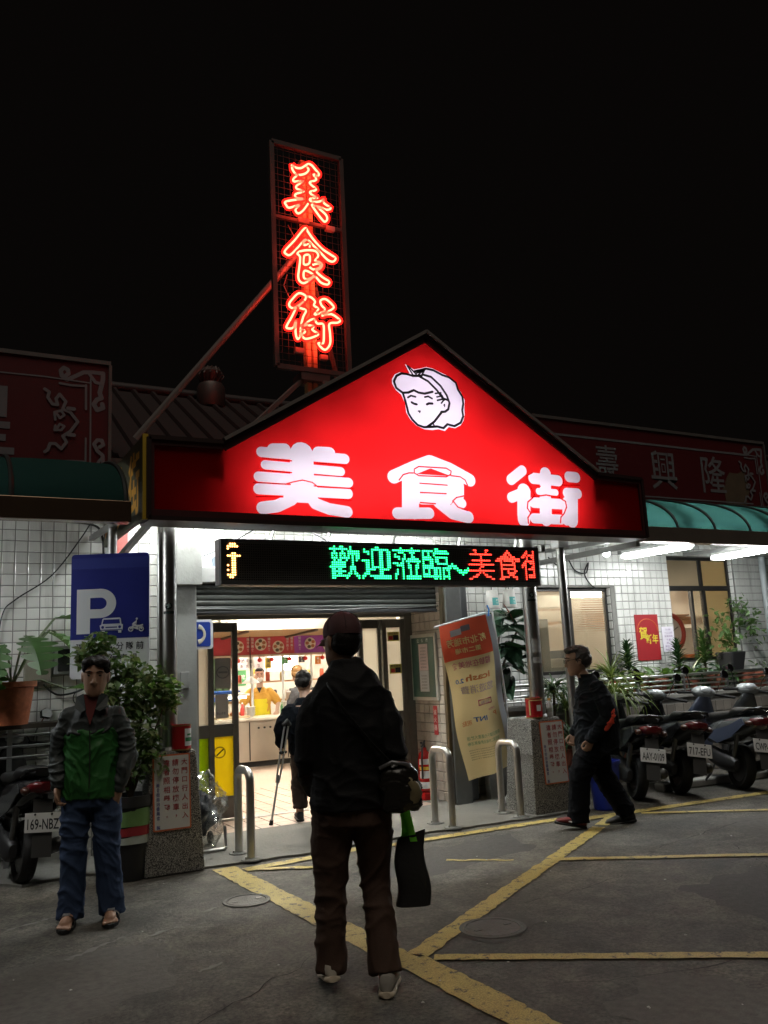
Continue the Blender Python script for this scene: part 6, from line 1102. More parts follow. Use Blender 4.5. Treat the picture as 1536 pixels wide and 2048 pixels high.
bb = thing('blue_bin','tall blue plastic bin behind the walking man','bin',(6.15,6.80,0)); MB().lathe([(.125,0),(.13,.02),(.155,.42),(.16,.44),(.16,.46),(.145,.46),(.12,.05),(.01,.04)],(6.15,6.84,0),26).build('body', P('bin_blue',(0.012,0.03,0.30),0.4,0,.15,4), bb, smooth=True); MB().lathe([(.163,.43),(.17,.44),(.17,.47),(.163,.47)],(6.15,6.84,0),26,cap=False).build('rim', MATS['bin_blue'], bb, smooth=True)
bb2 = thing('blue_bucket','dark blue bucket on the ground behind the right pedestal','bucket',(5.7,7.72,0)); MB().lathe([(.11,0),(.15,.30),(.155,.32),(.14,.32),(.11,.03),(.01,.02)],(5.88,7.86,0.012),22).build('body', P('bucket_blue',(0.01,0.02,0.10),0.5), bb2, smooth=True); MB().tube([(5.88+.155*math.cos(R(a)),7.86,.33+.10*math.sin(R(a))) for a in range(0,181,20)],.005,5).build('handle', steel_dull, bb2)
wst = thing('wheel_stop','pale concrete wheel stop on the ground between the parked scooters','wheel stop',(8.0,7.35,0)); MB().bar((7.3,7.25,.04),(10.2,7.05,.04),.16,.09).build('block', concpost, wst, bevel=.02)
cone = thing('white_scrap','crumpled white paper cone on the asphalt behind the man in green','litter',(1.28,6.72,0)); MB().lathe([(.055,0),(.05,.01),(.02,.06),(.004,.075)],(1.29,6.70,-.004),12).build('paper', P('scrap_white',(0.42,0.42,0.40),.8), cone)
# ------------------------------------------------------------------ scooters
def yloft(m, secs, n=16, p=2.6):
    """sections along y: (y, cx, cz, rx, rz)"""
    rings=[]
    for y,cx,cz,rx,rz in secs:
        rg=[]
        for i in range(n):
            a=2*math.pi*i/n; ca,sa=math.cos(a),math.sin(a); e=2/p; rg.append(Vector((cx-rx*math.copysign(abs(ca)**e,ca), y, cz+rz*math.copysign(abs(sa)**e,sa))))
        rings.append(rg)
    return m.skinrings(rings)
chrome=P('chrome',(0.6,0.6,0.6),0.12,1.0,.05); mirror=P('mirror_glass',(0.75,0.78,0.8),0.03,1.0,.02); lensred=P('tail_red',(0.10,0.006,0.008),0.25,0,.1); plate_w=P('plate_white',(0.66,0.67,0.68),0.4,0,.06); seatm=P('seat_black',(0.014,0.014,0.015),0.45,0,.3,12,bump=.15,bscale=90); lens_c=P('lens_clear',(0.55,0.58,0.6),0.1,0.3,.05); lens_o=P('lens_orange',(0.06,0.02,0.012),0.3)
def scooter(loc, head, lean, label, body, accent, plate, front=None, plate_tilt=-22):
    t=thing('scooter',label,'scooter',(loc[0],loc[1],0),R(-head),'scooters parked by the walls',world_=False); t.rotation_euler=(0,R(lean),R(-head))
    front=front or body
    for y,nm in ((0,'rear_wheel'),(1.24,'front_wheel')):
        rw=.232; m=MB(); sec=[(rw-.075,-.045),(rw-.02,-.055),(rw,-.03),(rw+.004,0),(rw,.03),(rw-.02,.055),(rw-.075,.045)]
        m.lathe(sec,(0,y,rw),30,axis='x',cap=False); w_=m.build(nm, rubber, t, smooth=True)
        mm=MB().lathe([(rw-.078,-.04),(rw-.09,-.03),(.05,-.02),(.05,.02),(rw-.09,.03),(rw-.078,.04)],(0,y,rw),24,axis='x'); r_=mm.build('rim', P('rim_grey',(0.12,0.12,0.12),0.4,.7), w_)
    # rear body, long tail rising to the rear
    m=MB(); yloft(m,[(.62,0,.50,.10,.06),(.50,0,.56,.15,.12),(.25,0,.60,.175,.15),(0,0,.64,.18,.14),(-.22,0,.69,.155,.11),(-.38,0,.74,.10,.07),(-.45,0,.77,.05,.04)],18); m.build('rear_body', body, t, smooth=True)
    for s in (-1,1):
        m=MB(); m.prism([(.50,.52),(.2,.46),(-.1,.55),(-.36,.70),(-.30,.76),(0,.66),(.3,.60)],0,.012); m.v=[(s*(.178+.004-.02*abs(y_)/.5), x_, z_) if False else (s*(.17+yy), x_, z_) for x_,yy,z_ in m.v for y_ in (0,)]; m.build('side_panel', accent, t)
    m=MB(); yloft(m,[(.66,0,.70,.09,.035),(.55,0,.745,.14,.05),(.25,0,.765,.155,.055),(.05,0,.785,.15,.055),(-.02,0,.82,.15,.06),(-.25,0,.845,.13,.045),(-.36,0,.845,.07,.025)],16); m.build('seat', seatm, t, smooth=True)
    m=MB().tube([(.11,-.12,.80),(.125,-.34,.86),(.06,-.47,.885),(-.06,-.47,.885),(-.125,-.34,.86),(-.11,-.12,.80)],.016,8); m.build('grab_rail', blackgloss, t, smooth=True)
    m=MB(); yloft(m,[(-.36,0,.735,.125,.05),(-.44,0,.75,.10,.045),(-.475,0,.755,.05,.03)],14); m.build('tail_light', lensred, t, smooth=True)
    for s in (-1,1): m=MB(); m.ell((s*.13,-.37,.715),(.035,.06,.03)); m.build('turn_signal', lens_o, t, smooth=True)
    # plate carrier and rear mudguard
    m=MB(); m.sheet(lambda u,v:(-.07+.14*u,-.40-.12*v,.66-.40*v+.02*math.sin(v*3)),3,6); m.build('mudguard', P('mudguard_grey',(0.045,0.045,0.046),0.5), t, smooth=True)
    pt=R(plate_tilt); up=Vector((0,math.sin(-pt)*-1*-1,math.cos(pt))); up=Vector((0,.30,.95)).normalized(); rt=Vector((1,0,0)); o_=Vector((0,-.475,.50)); nrm=rt.cross(up)
    pm=MB(); q=[o_+rt*a*.13+up*b*.07 for a,b in ((-1,-1),(1,-1),(1,1),(-1,1))]; pm.add(q+[p-nrm*.004 for p in q],[(0,1,2,3),(7,6,5,4),(0,4,5,1),(1,5,6,2),(2,6,7,3),(3,7,4,0)]); pl_=pm.build('licence_plate', plate_w, t, bevel=.004)
    tm=MB(); tm.text(plate,o_+nrm*.003-up*.012,rt,up,fit=(.225,.078),off=.010); tm.build('plate_lettering', P('plate_ink',(0.01,0.012,0.02),0.5), t)
    for s in (-1,1): MB().cyl(o_+rt*s*.06+up*.058+nrm*.001,o_+rt*s*.06+up*.058+nrm*.006,.008,.008,8).build('plate_bolt', darkmetal, t)
    # engine, exhaust, shocks
    m=MB(); yloft(m,[(.5,-.09,.33,.07,.09),(.2,-.10,.27,.08,.10),(-.05,-.11,.25,.06,.085),(-.1,-.11,.25,.03,.05)],12); m.build('engine_case', darkmetal, t, smooth=True)
    m=MB().tube([(.10,.45,.20),(.14,.2,.18),(.16,-.02,.25),(.16,-.32,.32)],[.02,.035,.06,.055],12,round_=True); m.build('exhaust', P('exhaust_dark',(0.05,0.048,0.045),0.4,.7), t, smooth=True)
    for s in (-1,1): m=MB().tube([(s*.11,-.02,.28),(s*.12,-.12,.60)],.024,8); m.build('shock_absorber', P('spring',(0.16,0.16,0.16),0.4,.7), t, smooth=True)
    # floorboard, leg shield, front
    m=MB(); yloft(m,[(.52,0,.33,.16,.05),(.75,0,.31,.17,.04),(.98,0,.32,.15,.05),(1.04,0,.36,.11,.05)],14); m.build('floorboard', blackp, t, smooth=True)
    m=MB(); secs=[(0,1.00,.34,.15,.035),(0,1.03,.45,.20,.04),(0,1.01,.62,.205,.045),(0,.97,.78,.17,.045),(0,.93,.90,.11,.05),(0,.91,.97,.07,.05)]; m.loft([(cx,cy_,cz,rx,ry) for cx,cy_,cz,rx,ry in secs],18,2.4); m.build('leg_shield', accent, t, smooth=True)
    m=MB(); m.loft([(0,1.06,.42,.14,.06),(0,1.10,.56,.15,.09),(0,1.07,.72,.13,.10),(0,1.02,.86,.08,.08)],16,2.3); m.build('front_cowl', front, t, smooth=True)
    m=MB(); rw=.232
    m.sheet(lambda u,v:(-.075+.15*u,1.24+(rw+.03)*math.cos(R(35+120*v)),rw+(rw+.03)*math.sin(R(35+120*v))+.02*(1-(2*u-1)**2)),6,12); m.build('front_fender', front, t, smooth=True)
    for s in (-1,1): m=MB().tube([(s*.07,1.24,.232),(s*.07,1.12,.55)],.022,8); m.build('fork', darkmetal, t, smooth=True)
    m=MB(); m.ell((0,.93,1.02),(.15,.10,.075),16,10); m.build('handlebar_cover', front, t, smooth=True); m=MB(); m.ell((0,.862,1.045),(.085,.05,.05),14,8); m.build('instrument_panel', lens_c, t, smooth=True)
    m=MB(); m.ell((0,1.005,1.0),(.10,.04,.05),14,8); m.build('headlight', lens_c, t, smooth=True)
    for s in (-1,1):
        m=MB().tube([(s*.12,.92,1.01),(s*.24,.89,1.0),(s*.36,.85,.99)],[.014,.017,.018],8,round_=True); m.build('grip', rubber, t, smooth=True)
        m=MB().tube([(s*.15,.95,1.01),(s*.25,.99,.995),(s*.34,.97,.99)],.007,6); m.build('brake_lever', chrome, t, smooth=True)
        m=MB().tube([(s*.17,.92,1.03),(s*.19,.92,1.12),(s*.235,.90,1.22)],.006,6); m.build('mirror_stalk', chrome if s>0 else blackp, t, smooth=True)
        c=Vector((s*.255,.90,1.265)); sh=[(-.06,-.035),(.03,-.05),(.065,-.01),(.055,.04),(0,.055),(-.05,.03)]; nv=Vector((.30,-.75,.42)).normalized(); e1=Vector((0,0,1)).cross(nv)*-1; e1=nv.cross(Vector((0,0,1))).normalized()*-1; e2=nv.cross(e1).normalized(); e2=e2 if e2.z>0 else -e2
        m=MB(); m.add([c+e1*a_+e2*b_+nv*.006 for a_,b_ in sh]+[c+e1*a_*.9+e2*b_*.9-nv*.03 for a_,b_ in sh],[tuple(range(6)),tuple(range(11,5,-1))]+[((i+1)%6,i,6+i,6+(i+1)%6) for i in range(6)]); hs_=m.build('mirror_housing', blackgloss, t, bevel=.006)
        m=MB(); m.add([c+e1*a_*.88+e2*b_*.88+nv*.009 for a_,b_ in sh],[tuple(range(6))]); m.build('mirror_face', mirror, t)
    m=MB().tube([(-.12,.35,.25),(-.20,.30,.12),(-.26,.33,.02)],.011,7); m.build('kickstand', darkmetal, t, smooth=True)
    return t
blk=P('scooter_black',(0.012,0.012,0.014),0.16,0,.1); gry=P('scooter_grey',(0.06,0.065,0.07),0.22,.3,.1); sil=P('scooter_silver',(0.13,0.14,0.145),0.25,.5,.1); blu=P('scooter_blue',(0.07,0.085,0.13),0.25,.2,.1); wht=P('scooter_white',(0.32,0.34,0.34),0.25,0,.06)
scooter((.76,7.50),-6,5,'black scooter with plate 169-NBZ behind the man in green',blk,gry,'169-NBZ',front=gry)
scooter((6.73,7.02),27,8,'dark scooter with a tilted plate nearest the walking man',blk,gry,'AAY-0109',front=sil)
scooter((7.33,6.98),26,9,'dark grey scooter with plate 717-EFU, second in the right-hand row',gry,blk,'717-EFU',front=sil)
scooter((8.02,6.74),22,8,'scooter with pale silver side and blue-grey leg shield, third in the right-hand row',sil,blu,'CWP-129',front=wht)
scooter((8.82,6.70),20,8,'white scooter cut by the right edge of the picture',wht,gry,'MGV-520',front=wht)
# ------------------------------------------------------------------ people
def remeshed(m, name, mat, parent, vox, wrinkle=0.0, wscale=9.0, smooth_it=4, seed=0, stretch=(1,1,1), deci=0.0):
    off=OFF.get(parent.name,Vector((0,0,0)))
    me=bpy.data.meshes.new(name); me.from_pydata([tuple(Vector(p)-off) for p in m.v],[],m.f); me.update()
    bm=bmesh.new(); bm.from_mesh(me); bmesh.ops.recalc_face_normals(bm,faces=bm.faces); bm.to_mesh(me); bm.free()
    o=bpy.data.objects.new(name,me); r_=o.modifiers.new('r','REMESH'); r_.mode='VOXEL'; r_.voxel_size=vox; r_.adaptivity=0
    s_=o.modifiers.new('s','SMOOTH'); s_.iterations=smooth_it; s_.factor=.5
    nm=evaluated_mesh(o); o.modifiers.clear(); o.data=nm; nm.name=name; COL.objects.link(o)
    if wrinkle:
        nm.update(); sv=Vector((seed*3.1,seed*1.7,0)); st=Vector(stretch)*wscale; n_=len(nm.vertices)
        co=[0.0]*(3*n_); no=[0.0]*(3*n_); nm.vertices.foreach_get('co',co); nm.vertices.foreach_get('normal',no)
        for i in range(0,3*n_,3):
            q=Vector((co[i]*st.x,co[i+1]*st.y,co[i+2]*st.z))+sv; w_=noise.fractal(q*.7,1.0,2.0,2)
            wq=q+noise.noise_vector(q*.6)*1.1; q2=Vector((wq.x*.55+wq.z*.35,wq.y*.55,wq.z*1.25-wq.x*.3)); f1=1-min(1,abs(noise.noise(q2))*2.6); f2=1-min(1,abs(noise.noise(q2*2.1+Vector((5,9,2))))*2.8)
            d_=wrinkle*(w_*.55+f1*f1*.95+f2*f2*.42-.45); co[i]+=no[i]*d_; co[i+1]+=no[i+1]*d_; co[i+2]+=no[i+2]*d_
        nm.vertices.foreach_set('co',co); nm.update()
    nm.materials.clear(); nm.materials.append(mat)
    for p in nm.polygons: p.use_smooth=True
    o.parent=parent; OFF[o.name]=off; return o
def head_parts(m, T, s=1.0):
    """skull, face, ears; T maps head space (facing +y, origin mid-head) to person space"""
    n0=len(m.v)
    m.loft([(0,.062,-.120,.022,.018),(0,.044,-.106,.046,.046),(0,.024,-.082,.060,.070),(0,.010,-.045,.068,.084),(0,.002,-.005,.071,.093),(0,-.004,.035,.075,.096),(0,-.010,.072,.070,.089),(0,-.014,.100,.053,.068),(0,-.016,.117,.026,.032)],20)
    m.tube([(0,.084,.022),(0,.097,-.010),(0,.105,-.030)],[.008,.010,.0125],10,round_=True); m.ell((-.012,.094,-.034),(.008,.009,.006)); m.ell((.012,.094,-.034),(.008,.009,.006))
    m.ell((0,.086,-.066),(.024,.010,.006)); m.ell((0,.083,-.077),(.021,.010,.007)); m.tube([(-.048,.076,.034),(0,.086,.030),(.048,.076,.034)],.008,8,round_=True)
    for k in (-1,1): m.ell((k*.076,-.004,-.008),(.009,.020,.032)); m.ell((k*.082,-.010,.004),(.006,.014,.022))
    m.v[n0:]=[tuple(T@(Vector(p)*s)) for p in m.v[n0:]]
def hand(m, wrist, d, n, thumb, curl=35, s=1.0):
    d=Vector(d).normalized(); n=Vector(n); n=(n-d*n.dot(d)).normalized(); w=d.cross(n)*thumb; p=Vector(wrist)
    n0=len(m.v); rot=Matrix((w,d,n)).transposed()
    m.ell(p+d*.045*s,(.040*s,.055*s,.016*s),14,10,rot); m.tube([p-d*.02*s,p+d*.02*s],.024*s,10,round_=True)
    for k,(o_,L_) in enumerate(((.030,.068),(.010,.078),(-.010,.072),(-.029,.056))):
        q=p+d*.085*s+w*o_*s; a=R(curl*.5); pts=[q-d*.02*s]; dd=d
        for j in range(3): pts.append(q); dd=(d*math.cos(a)+n*math.sin(a)); q=q+dd*L_*s*(.42,.32,.26)[j]; a+=R(curl)
        pts.append(q); m.tube(pts,[.0092*s,.009*s,.0085*s,.008*s,.0068*s],8,round_=True)
    q=p+d*.025*s+w*.030*s; m.tube([q,q+w*.022*s+d*.025*s+n*.008*s,q+w*.026*s+d*.055*s+n*.02*s,q+w*.020*s+d*.075*s+n*.028*s],[.013*s,.0115*s,.010*s,.008*s],8,round_=True)
def hair_cap(T, parent, mat, secs, name='hair', vox=.007, wr=.006, seed=0):
    m=MB(); 
    for c,r_ in secs: m.ell(c,r_,16,12)
    m.v=[tuple(T@Vector(p)) for p in m.v]; return remeshed(m,name,mat,parent,vox,wr,26,2,seed)
def Tm(pos, yaw=0, pitch=0, roll=0, s=1.0): return Matrix.Translation(pos)@Matrix.Rotation(R(yaw),4,'Z')@Matrix.Rotation(R(pitch),4,'X')@Matrix.Rotation(R(roll),4,'Y')@Matrix.Scale(s,4)
skin=P('skin',(0.40,0.235,0.16),0.5,0,.14,14,bump=.05,bscale=120); hairm=P('hair_dark',(0.012,0.010,0.009),0.6,0,.5,30,bump=.5,bscale=140,spec=.2); eyem=P('eye_dark',(0.02,0.015,0.012),0.2)
def eyes(T,parent):
    for k in (-1,1): m=MB(); m.ell((k*.030,.081,.010),(.013,.008,.0055),10,6); m.v=[tuple(T@Vector(p)) for p in m.v]; m.build('eye', eyem, parent, smooth=True)
    m=MB()
    for k in (-1,1): m.tube([T@Vector((k*.012,.094,.030)),T@Vector((k*.032,.090,.036)),T@Vector((k*.052,.076,.030))],[.004,.0048,.003],6)
    m.build('eyebrow', hairm, parent, smooth=True)
def sole_shoe(parent, p, d, mat, solem, L_=.27, tilt=0.0, nm='shoe'):
    """p heel-centre on ground, d heading"""
    d=Vector(d).normalized(); s=d.cross(Vector((0,0,1))); up=Vector((0,0,1))
    d=(d*math.cos(tilt)-up*math.sin(tilt)).normalized(); up=s.cross(d); M4=lambda x,y,z: Vector(p)+s*x+d*y+up*z
    def ringat(y,w,z0,z1,n=14): return [M4(w*math.copysign(abs(math.cos(2*math.pi*i/n))**.75,math.cos(2*math.pi*i/n)),y,(z0+z1)/2+(z1-z0)/2*math.copysign(abs(math.sin(2*math.pi*i/n))**.75,math.sin(2*math.pi*i/n))) for i in range(n)]
    m=MB(); m.skinrings([ringat(y,w,.018,h) for y,w,h in ((-.035,.02,.07),(-.025,.034,.095),(.02,.040,.105),(.08,.042,.10),(.14,.046,.075),(.19,.047,.060),(.225,.038,.05),(.245,.018,.035))]); o=m.build(nm, mat, parent, smooth=True)
    m=MB(); m.skinrings([ringat(y,w,.0,.028) for y,w in ((-.042,.02),(-.032,.038),(.02,.044),(.08,.042),(.14,.050),(.19,.051),(.232,.040),(.254,.016))]); m.build('sole', solem, parent, smooth=True); return o
# --- man in the cap, seen from behind, walking to the entrance
cm=thing('person','person from behind in cap, black jacket and brown trousers walking to the entrance','person',(1.93,4.0,0),R(-24),world_=False)
jb_=P('jacket_black',(0.007,0.007,0.008),0.75,0,.3,10,bump=.25,bscale=120,sheen=.15,spec=.25); tb=P('trousers_brown',(0.070,0.041,0.030),0.8,0,.25,8,bump=.2,bscale=150,sheen=.1,spec=.25)
m=MB()   # body under the clothes: head, neck, trunk, arms, hands, legs
TH_=Tm((-.02,.02,1.66),34,-6,3,1.10); head_parts(m,TH_); m.tube([(0,-.02,1.40),(-.01,.0,1.50),(-.02,.01,1.58)],[.07,.058,.056],14,round_=True)
m.loft([(0,0,.80,.15,.11),(0,0,1.0,.145,.10),(0,-.01,1.2,.165,.11),(0,-.02,1.38,.17,.10),(0,-.01,1.44,.10,.07)],16)
for s,el,wr in ((-1,(-.20,-.02,1.12),(-.18,.14,.94)),(1,(.21,-.05,1.12),(.20,.06,.90))):
    m.tube([(s*.15,-.02,1.38),el,wr],[.05,.042,.03],10,round_=True); hand(m,wr,(0,.25,-1),(-s*.6,.3,0),s,55)
for s,kn,an in ((-1,(-.115,.03,.47),(-.125,.05,.08)),(1,(.105,.06,.48),(.125,-.06,.10))): m.tube([(s*.09,0,.86),kn,an],[.085,.058,.042],12,round_=True)
remeshed(m,'body',skin,cm,.0075,0,1,3)
m=MB(); m.loft([(0,.0,.835,.205,.165),(0,.0,.93,.205,.160),(0,-.005,1.08,.200,.155),(0,-.012,1.25,.205,.152),(0,-.02,1.36,.205,.140),(0,-.026,1.43,.180,.120),(0,-.026,1.485,.135,.098),(0,-.02,1.53,.095,.085),(-.005,-.01,1.57,.080,.078)],24,2.3)
for s,pts in ((-1,[(-.165,-.02,1.345),(-.198,-.03,1.22),(-.212,-.02,1.10),(-.200,.08,.98),(-.19,.13,.92)]),(1,[(.165,-.02,1.345),(.20,-.04,1.22),(.218,-.04,1.10),(.21,.02,.97),(.205,.05,.92)])): m.tube(pts,[.070,.074,.070,.064,.056],14,round_=True)
m.tube([(.075*math.cos(a*.5236),-.01+.075*math.sin(a*.5236),1.555) for a in range(12)],.016,8,closed=True)
remeshed(m,'jacket',jb_,cm,.0085,.012,6,4,1,(1,1,.9))
m=MB(); m.loft([(0,0,.93,.150,.115),(0,-.005,.86,.172,.132),(0,-.005,.76,.178,.138)],20,2.4)
m.tube([(-.092,-.005,.84),(-.108,.02,.66),(-.118,.03,.47),(-.122,.035,.30),(-.130,.035,.075)],[.108,.098,.083,.076,.078],16,round_=False)
m.tube([(.092,-.005,.84),(.106,.035,.66),(.105,.055,.48),(.115,.0,.30),(.130,-.062,.080)],[.108,.098,.083,.075,.080],16,round_=False)
remeshed(m,'trousers',tb,cm,.0085,.012,6,4,2,(1,1,.7))
shw=P('shoe_white',(0.42,0.38,0.32),0.6,0,.2,12); shs=P('shoe_sole',(0.55,0.47,0.36),0.6,0,.15); 
sole_shoe(cm,(-.128,-.02,.045),(-.12,1,0),shw,shs,tilt=.20); sole_shoe(cm,(.13,-.125,.0),(.18,1,0),P('shoe_grey',(0.30,0.28,0.25),0.6,0,.25,15),shs,tilt=.02)
m=MB(); 
for z,r_ in (): pass
m.ell((0,-.012,.045),(.086,.107,.092),20,12); 
m.v=[p for p in m.v]; m.v=[tuple(TH_@Vector((p[0],p[1],max(p[2],.020)))) for p in m.v]; 
capm=P('cap_maroon',(0.075,0.030,0.032),0.8,0,.25,10,bump=.2,bscale=120); m.build('cap', capm, cm, smooth=True)
for k in range(6): a_=k*math.pi/3; m=MB().tube([TH_@Vector((.0875*math.cos(a_)*math.cos(R(e)),-.012+.1085*math.sin(a_)*math.cos(R(e)),.045+.0935*math.sin(R(e)))) for e in range(0,91,15)],.0016,5); m.build('cap_seam', P('seam_dark',(0.03,0.012,0.013),.8), cm)
MB().ell(TH_@Vector((0,-.012,.139)),(.008,.008,.005),8,6).build('cap_button', capm, cm, smooth=True)
m=MB(); m.sheet(lambda u,v:TH_@Vector(((u-.5)*.15*(1-.25*v),.07+.11*v-.05*(2*u-1)**2,.026-.022*v-.02*(2*u-1)**2*v)),10,5); m.build('cap_brim', capm, cm, smooth=True)
hair_cap(TH_,cm,hairm,[((0,-.03,-.015),(.078,.072,.065)),((0,-.05,.01),(.078,.06,.06))],seed=2,wr=.002)
m=MB(); m.tube([TH_@Vector((-.078,-.01,.005)),TH_@Vector((-.074,.05,.012)),TH_@Vector((-.06,.09,.01))],.0022,5); m.build('glasses_arm', blackp, cm)
# shoulder bag on his right hip, strap across the back
sbg=thing('shoulder_bag','glossy dark shoulder bag with a pale patch at the hip of the capped man','bag',(1.93,4.0,.8),R(-24),world_=False); OFF[sbg.name]=Vector((0,0,.8)); bagm=P('bag_patent',(0.014,0.012,0.010),0.22,0,.4,9,bump=.4,bscale=22)
m=MB(); m.loft([(.24,-.10,.82,.08,.05),(.235,-.11,.85,.108,.07),(.232,-.11,.93,.112,.075),(.23,-.105,1.0,.10,.065),(.228,-.10,1.045,.07,.042),(.228,-.10,1.06,.03,.02)],20,2.5); remeshed(m,'bag_body',bagm,sbg,.011,.012,11,3,4)
m=MB(); m.loft([(.292,-.150,.862,.030,.024),(.305,-.152,.905,.038,.028),(.292,-.152,.955,.032,.028),(.275,-.148,.985,.016,.02)],14); m.build('pale_patch', P('patch_khaki',(0.20,0.165,0.09),0.35,0,.4,14), sbg, smooth=True)
m=MB().tube([(.14,-.14,1.03),(.20,-.165,1.06),(.27,-.15,1.045),(.31,-.10,.99)],.011,8); m.build('zip_band', P('zip_grey',(0.18,0.18,0.19),.3,.5), sbg, smooth=True)
m=MB().tube([(.20,-.13,1.05),(.10,-.175,1.16),(-.04,-.185,1.34),(-.10,-.135,1.44),(-.11,.0,1.47)],.016,8,flat=.35); m.build('strap', P('strap_black',(0.012,0.012,0.012),.5), sbg, smooth=True)
tt=thing('tote_bag','black tote bag with bright green handles carried by the man in the cap','bag',(1.93,4.0,.35),R(-24),world_=False); OFF[tt.name]=Vector((0,0,.35))
m=MB(); 
def tote(u,v): 
    a=u*6.2832; w_=.085-.014*v; d_=.055*(1-.45*v); ca,sa=math.cos(a),math.sin(a); return (.285+w_*math.copysign(abs(ca)**.6,ca)+.01*math.sin(7*v),.0+d_*math.copysign(abs(sa)**.7,sa)+.008*math.sin(5*v+3*u), .36+.33*v+.02*ca*v)
m.sheet(tote,40,12); m.add([tote(i/40,0) for i in range(40)],[tuple(range(40))]); m.build('bag_body', P('tote_black',(0.012,0.012,0.012),0.7,0,.3,10,bump=.2,bscale=60), tt, smooth=True)
grn=P('handle_green',(0.20,0.80,0.05),0.5,0,.15)
for dy in (-.03,.03): m=MB(); m.sheet(lambda u,v:(.25+.02*math.sin(v*3.14)+(u-.5)*.035-.01*v, dy*(1-v)+.02*v, .60+.27*v),2,10); m.build('handle', grn, tt, smooth=True); m=MB(); m.sheet(lambda u,v:(.30-.04*v+(u-.5)*.035, dy*(1-v)+.02*v, .66+.21*v),2,10); m.build('handle', grn, tt, smooth=True)
# --- man in the green jacket facing the camera
lm_=thing('person','person in a green and black jacket, jeans and sandals standing at the left','person',(1.03,6.06,0),R(163),world_=False)
jk=P('jacket_green',(0.026,0.125,0.030),0.5,0,.2,8,bump=.15,bscale=100,sheen=.2,spec=.25); jd=P('jacket_charcoal',(0.045,0.054,0.055),0.55,0,.25,8,bump=.15,bscale=100,sheen=.2,spec=.25); jn=P('jeans',(0.034,0.056,0.115),0.85,0,.5,7,bump=.2,bscale=160,spec=.25); sh_r=P('shirt_maroon',(0.12,0.02,0.02),0.8)
m=MB(); TL_=Tm((-.02,.035,1.545),2,-4,-3,1.08); head_parts(m,TL_); m.tube([(0,-.01,1.28),(-.01,.0,1.36),(-.015,.015,1.46)],[.07,.058,.056],14,round_=True)
m.loft([(0,0,.75,.14,.10),(0,0,1.0,.145,.10),(0,-.01,1.2,.16,.105),(0,-.01,1.30,.13,.08)],16)
for s,el,wr in ((-1,(-.22,-.02,1.05),(-.185,.055,.84)),(1,(.22,-.03,1.05),(.205,.05,.85))): m.tube([(s*.14,-.02,1.28),el,wr],[.048,.04,.029],10,round_=True)
hand(m,(.205,.06,.855),(-.05,.2,-1),(-.9,.2,0),1,45); hand(m,(-.175,.06,.82),(.35,.1,-1),(.3,-.9,0),-1,20)
for s,kn,an in ((-1,(-.10,.03,.45),(-.13,.02,.08)),(1,(.10,.03,.45),(.115,.05,.08))):
    m.tube([(s*.085,0,.82),kn,an],[.08,.055,.040],12,round_=True)
    fx=an[0]; fy=an[1]; m.tube([(fx,fy-.04,.045),(fx,fy+.03,.055),(fx+s*.01,fy+.12,.04)],[.034,.036,.038],10,round_=True)
    for k in range(5): m.tube([(fx+s*(-.032+.017*k)+s*.01,fy+.13,.032),(fx+s*(-.035+.018*k)+s*.014,fy+.185-.009*k,.026)],[.012,.0095 if k else .012],8,round_=True)
remeshed(m,'body',skin,lm_,.0048,0,1,4); eyes(TL_,lm_)
hair_cap(TL_,lm_,hairm,[((0,-.03,.055),(.086,.090,.075)),((0,-.045,.02),(.084,.075,.07)),((-.03,.045,.083),(.05,.05,.035)),((.035,.04,.085),(.045,.05,.033)),((-.06,.02,.06),(.028,.05,.045)),((.06,.02,.06),(.028,.05,.045))],seed=3,wr=.008)
m=MB(); m.loft([(0,0,.765,.180,.140),(0,0,.84,.185,.142),(0,0,.98,.180,.138),(0,-.005,1.10,.178,.134),(0,-.008,1.20,.174,.128)],22,2.3); remeshed(m,'jacket_lower',jk,lm_,.0075,.016,8,3,5,(1.2,1.2,.8))
m=MB(); m.loft([(0,-.006,1.175,.178,.130),(0,-.012,1.26,.172,.122),(0,-.018,1.335,.122,.10),(0,-.012,1.385,.092,.082),(0,-.006,1.42,.084,.076)],22,2.3)
for s,pts in ((-1,[(-.132,-.015,1.275),(-.20,-.02,1.16),(-.225,-.01,1.03),(-.205,.05,.93),(-.185,.055,.84)]),(1,[(.132,-.015,1.275),(.20,-.025,1.16),(.225,-.02,1.03),(.21,.04,.93),(.205,.055,.865)])): m.tube(pts,[.078,.070,.062,.055,.048],14,round_=True)
remeshed(m,'jacket_upper',jd,lm_,.0075,.015,8,3,6,(1,1,1.3))
m=MB(); m.prism([(-.055,1.43),(.055,1.43),(.03,1.32),(.0,1.23),(-.025,1.32)],.085,.137); m.v=[(x,y-(z-1.2)*.22,z) for x,y,z in m.v]; m.build('shirt', sh_r, lm_)
for s in (-1,1):
    m=MB(); m.add([(s*.050,.090,1.435),(s*.098,.050,1.415),(s*.105,.100,1.345),(s*.055,.122,1.315),(s*.030,.120,1.33)],[(0,1,2,3,4)]); cl_=m.build('collar', jd, lm_); sol=cl_.modifiers.new('s','SOLIDIFY'); sol.thickness=.008
m=MB().tube([(.0,.139,1.20),(-.005,.150,1.05),(-.004,.150,.90),(0,.140,.79)],.004,6); m.build('zip', P('zip_dark',(0.05,0.06,0.05),.4,.5), lm_)
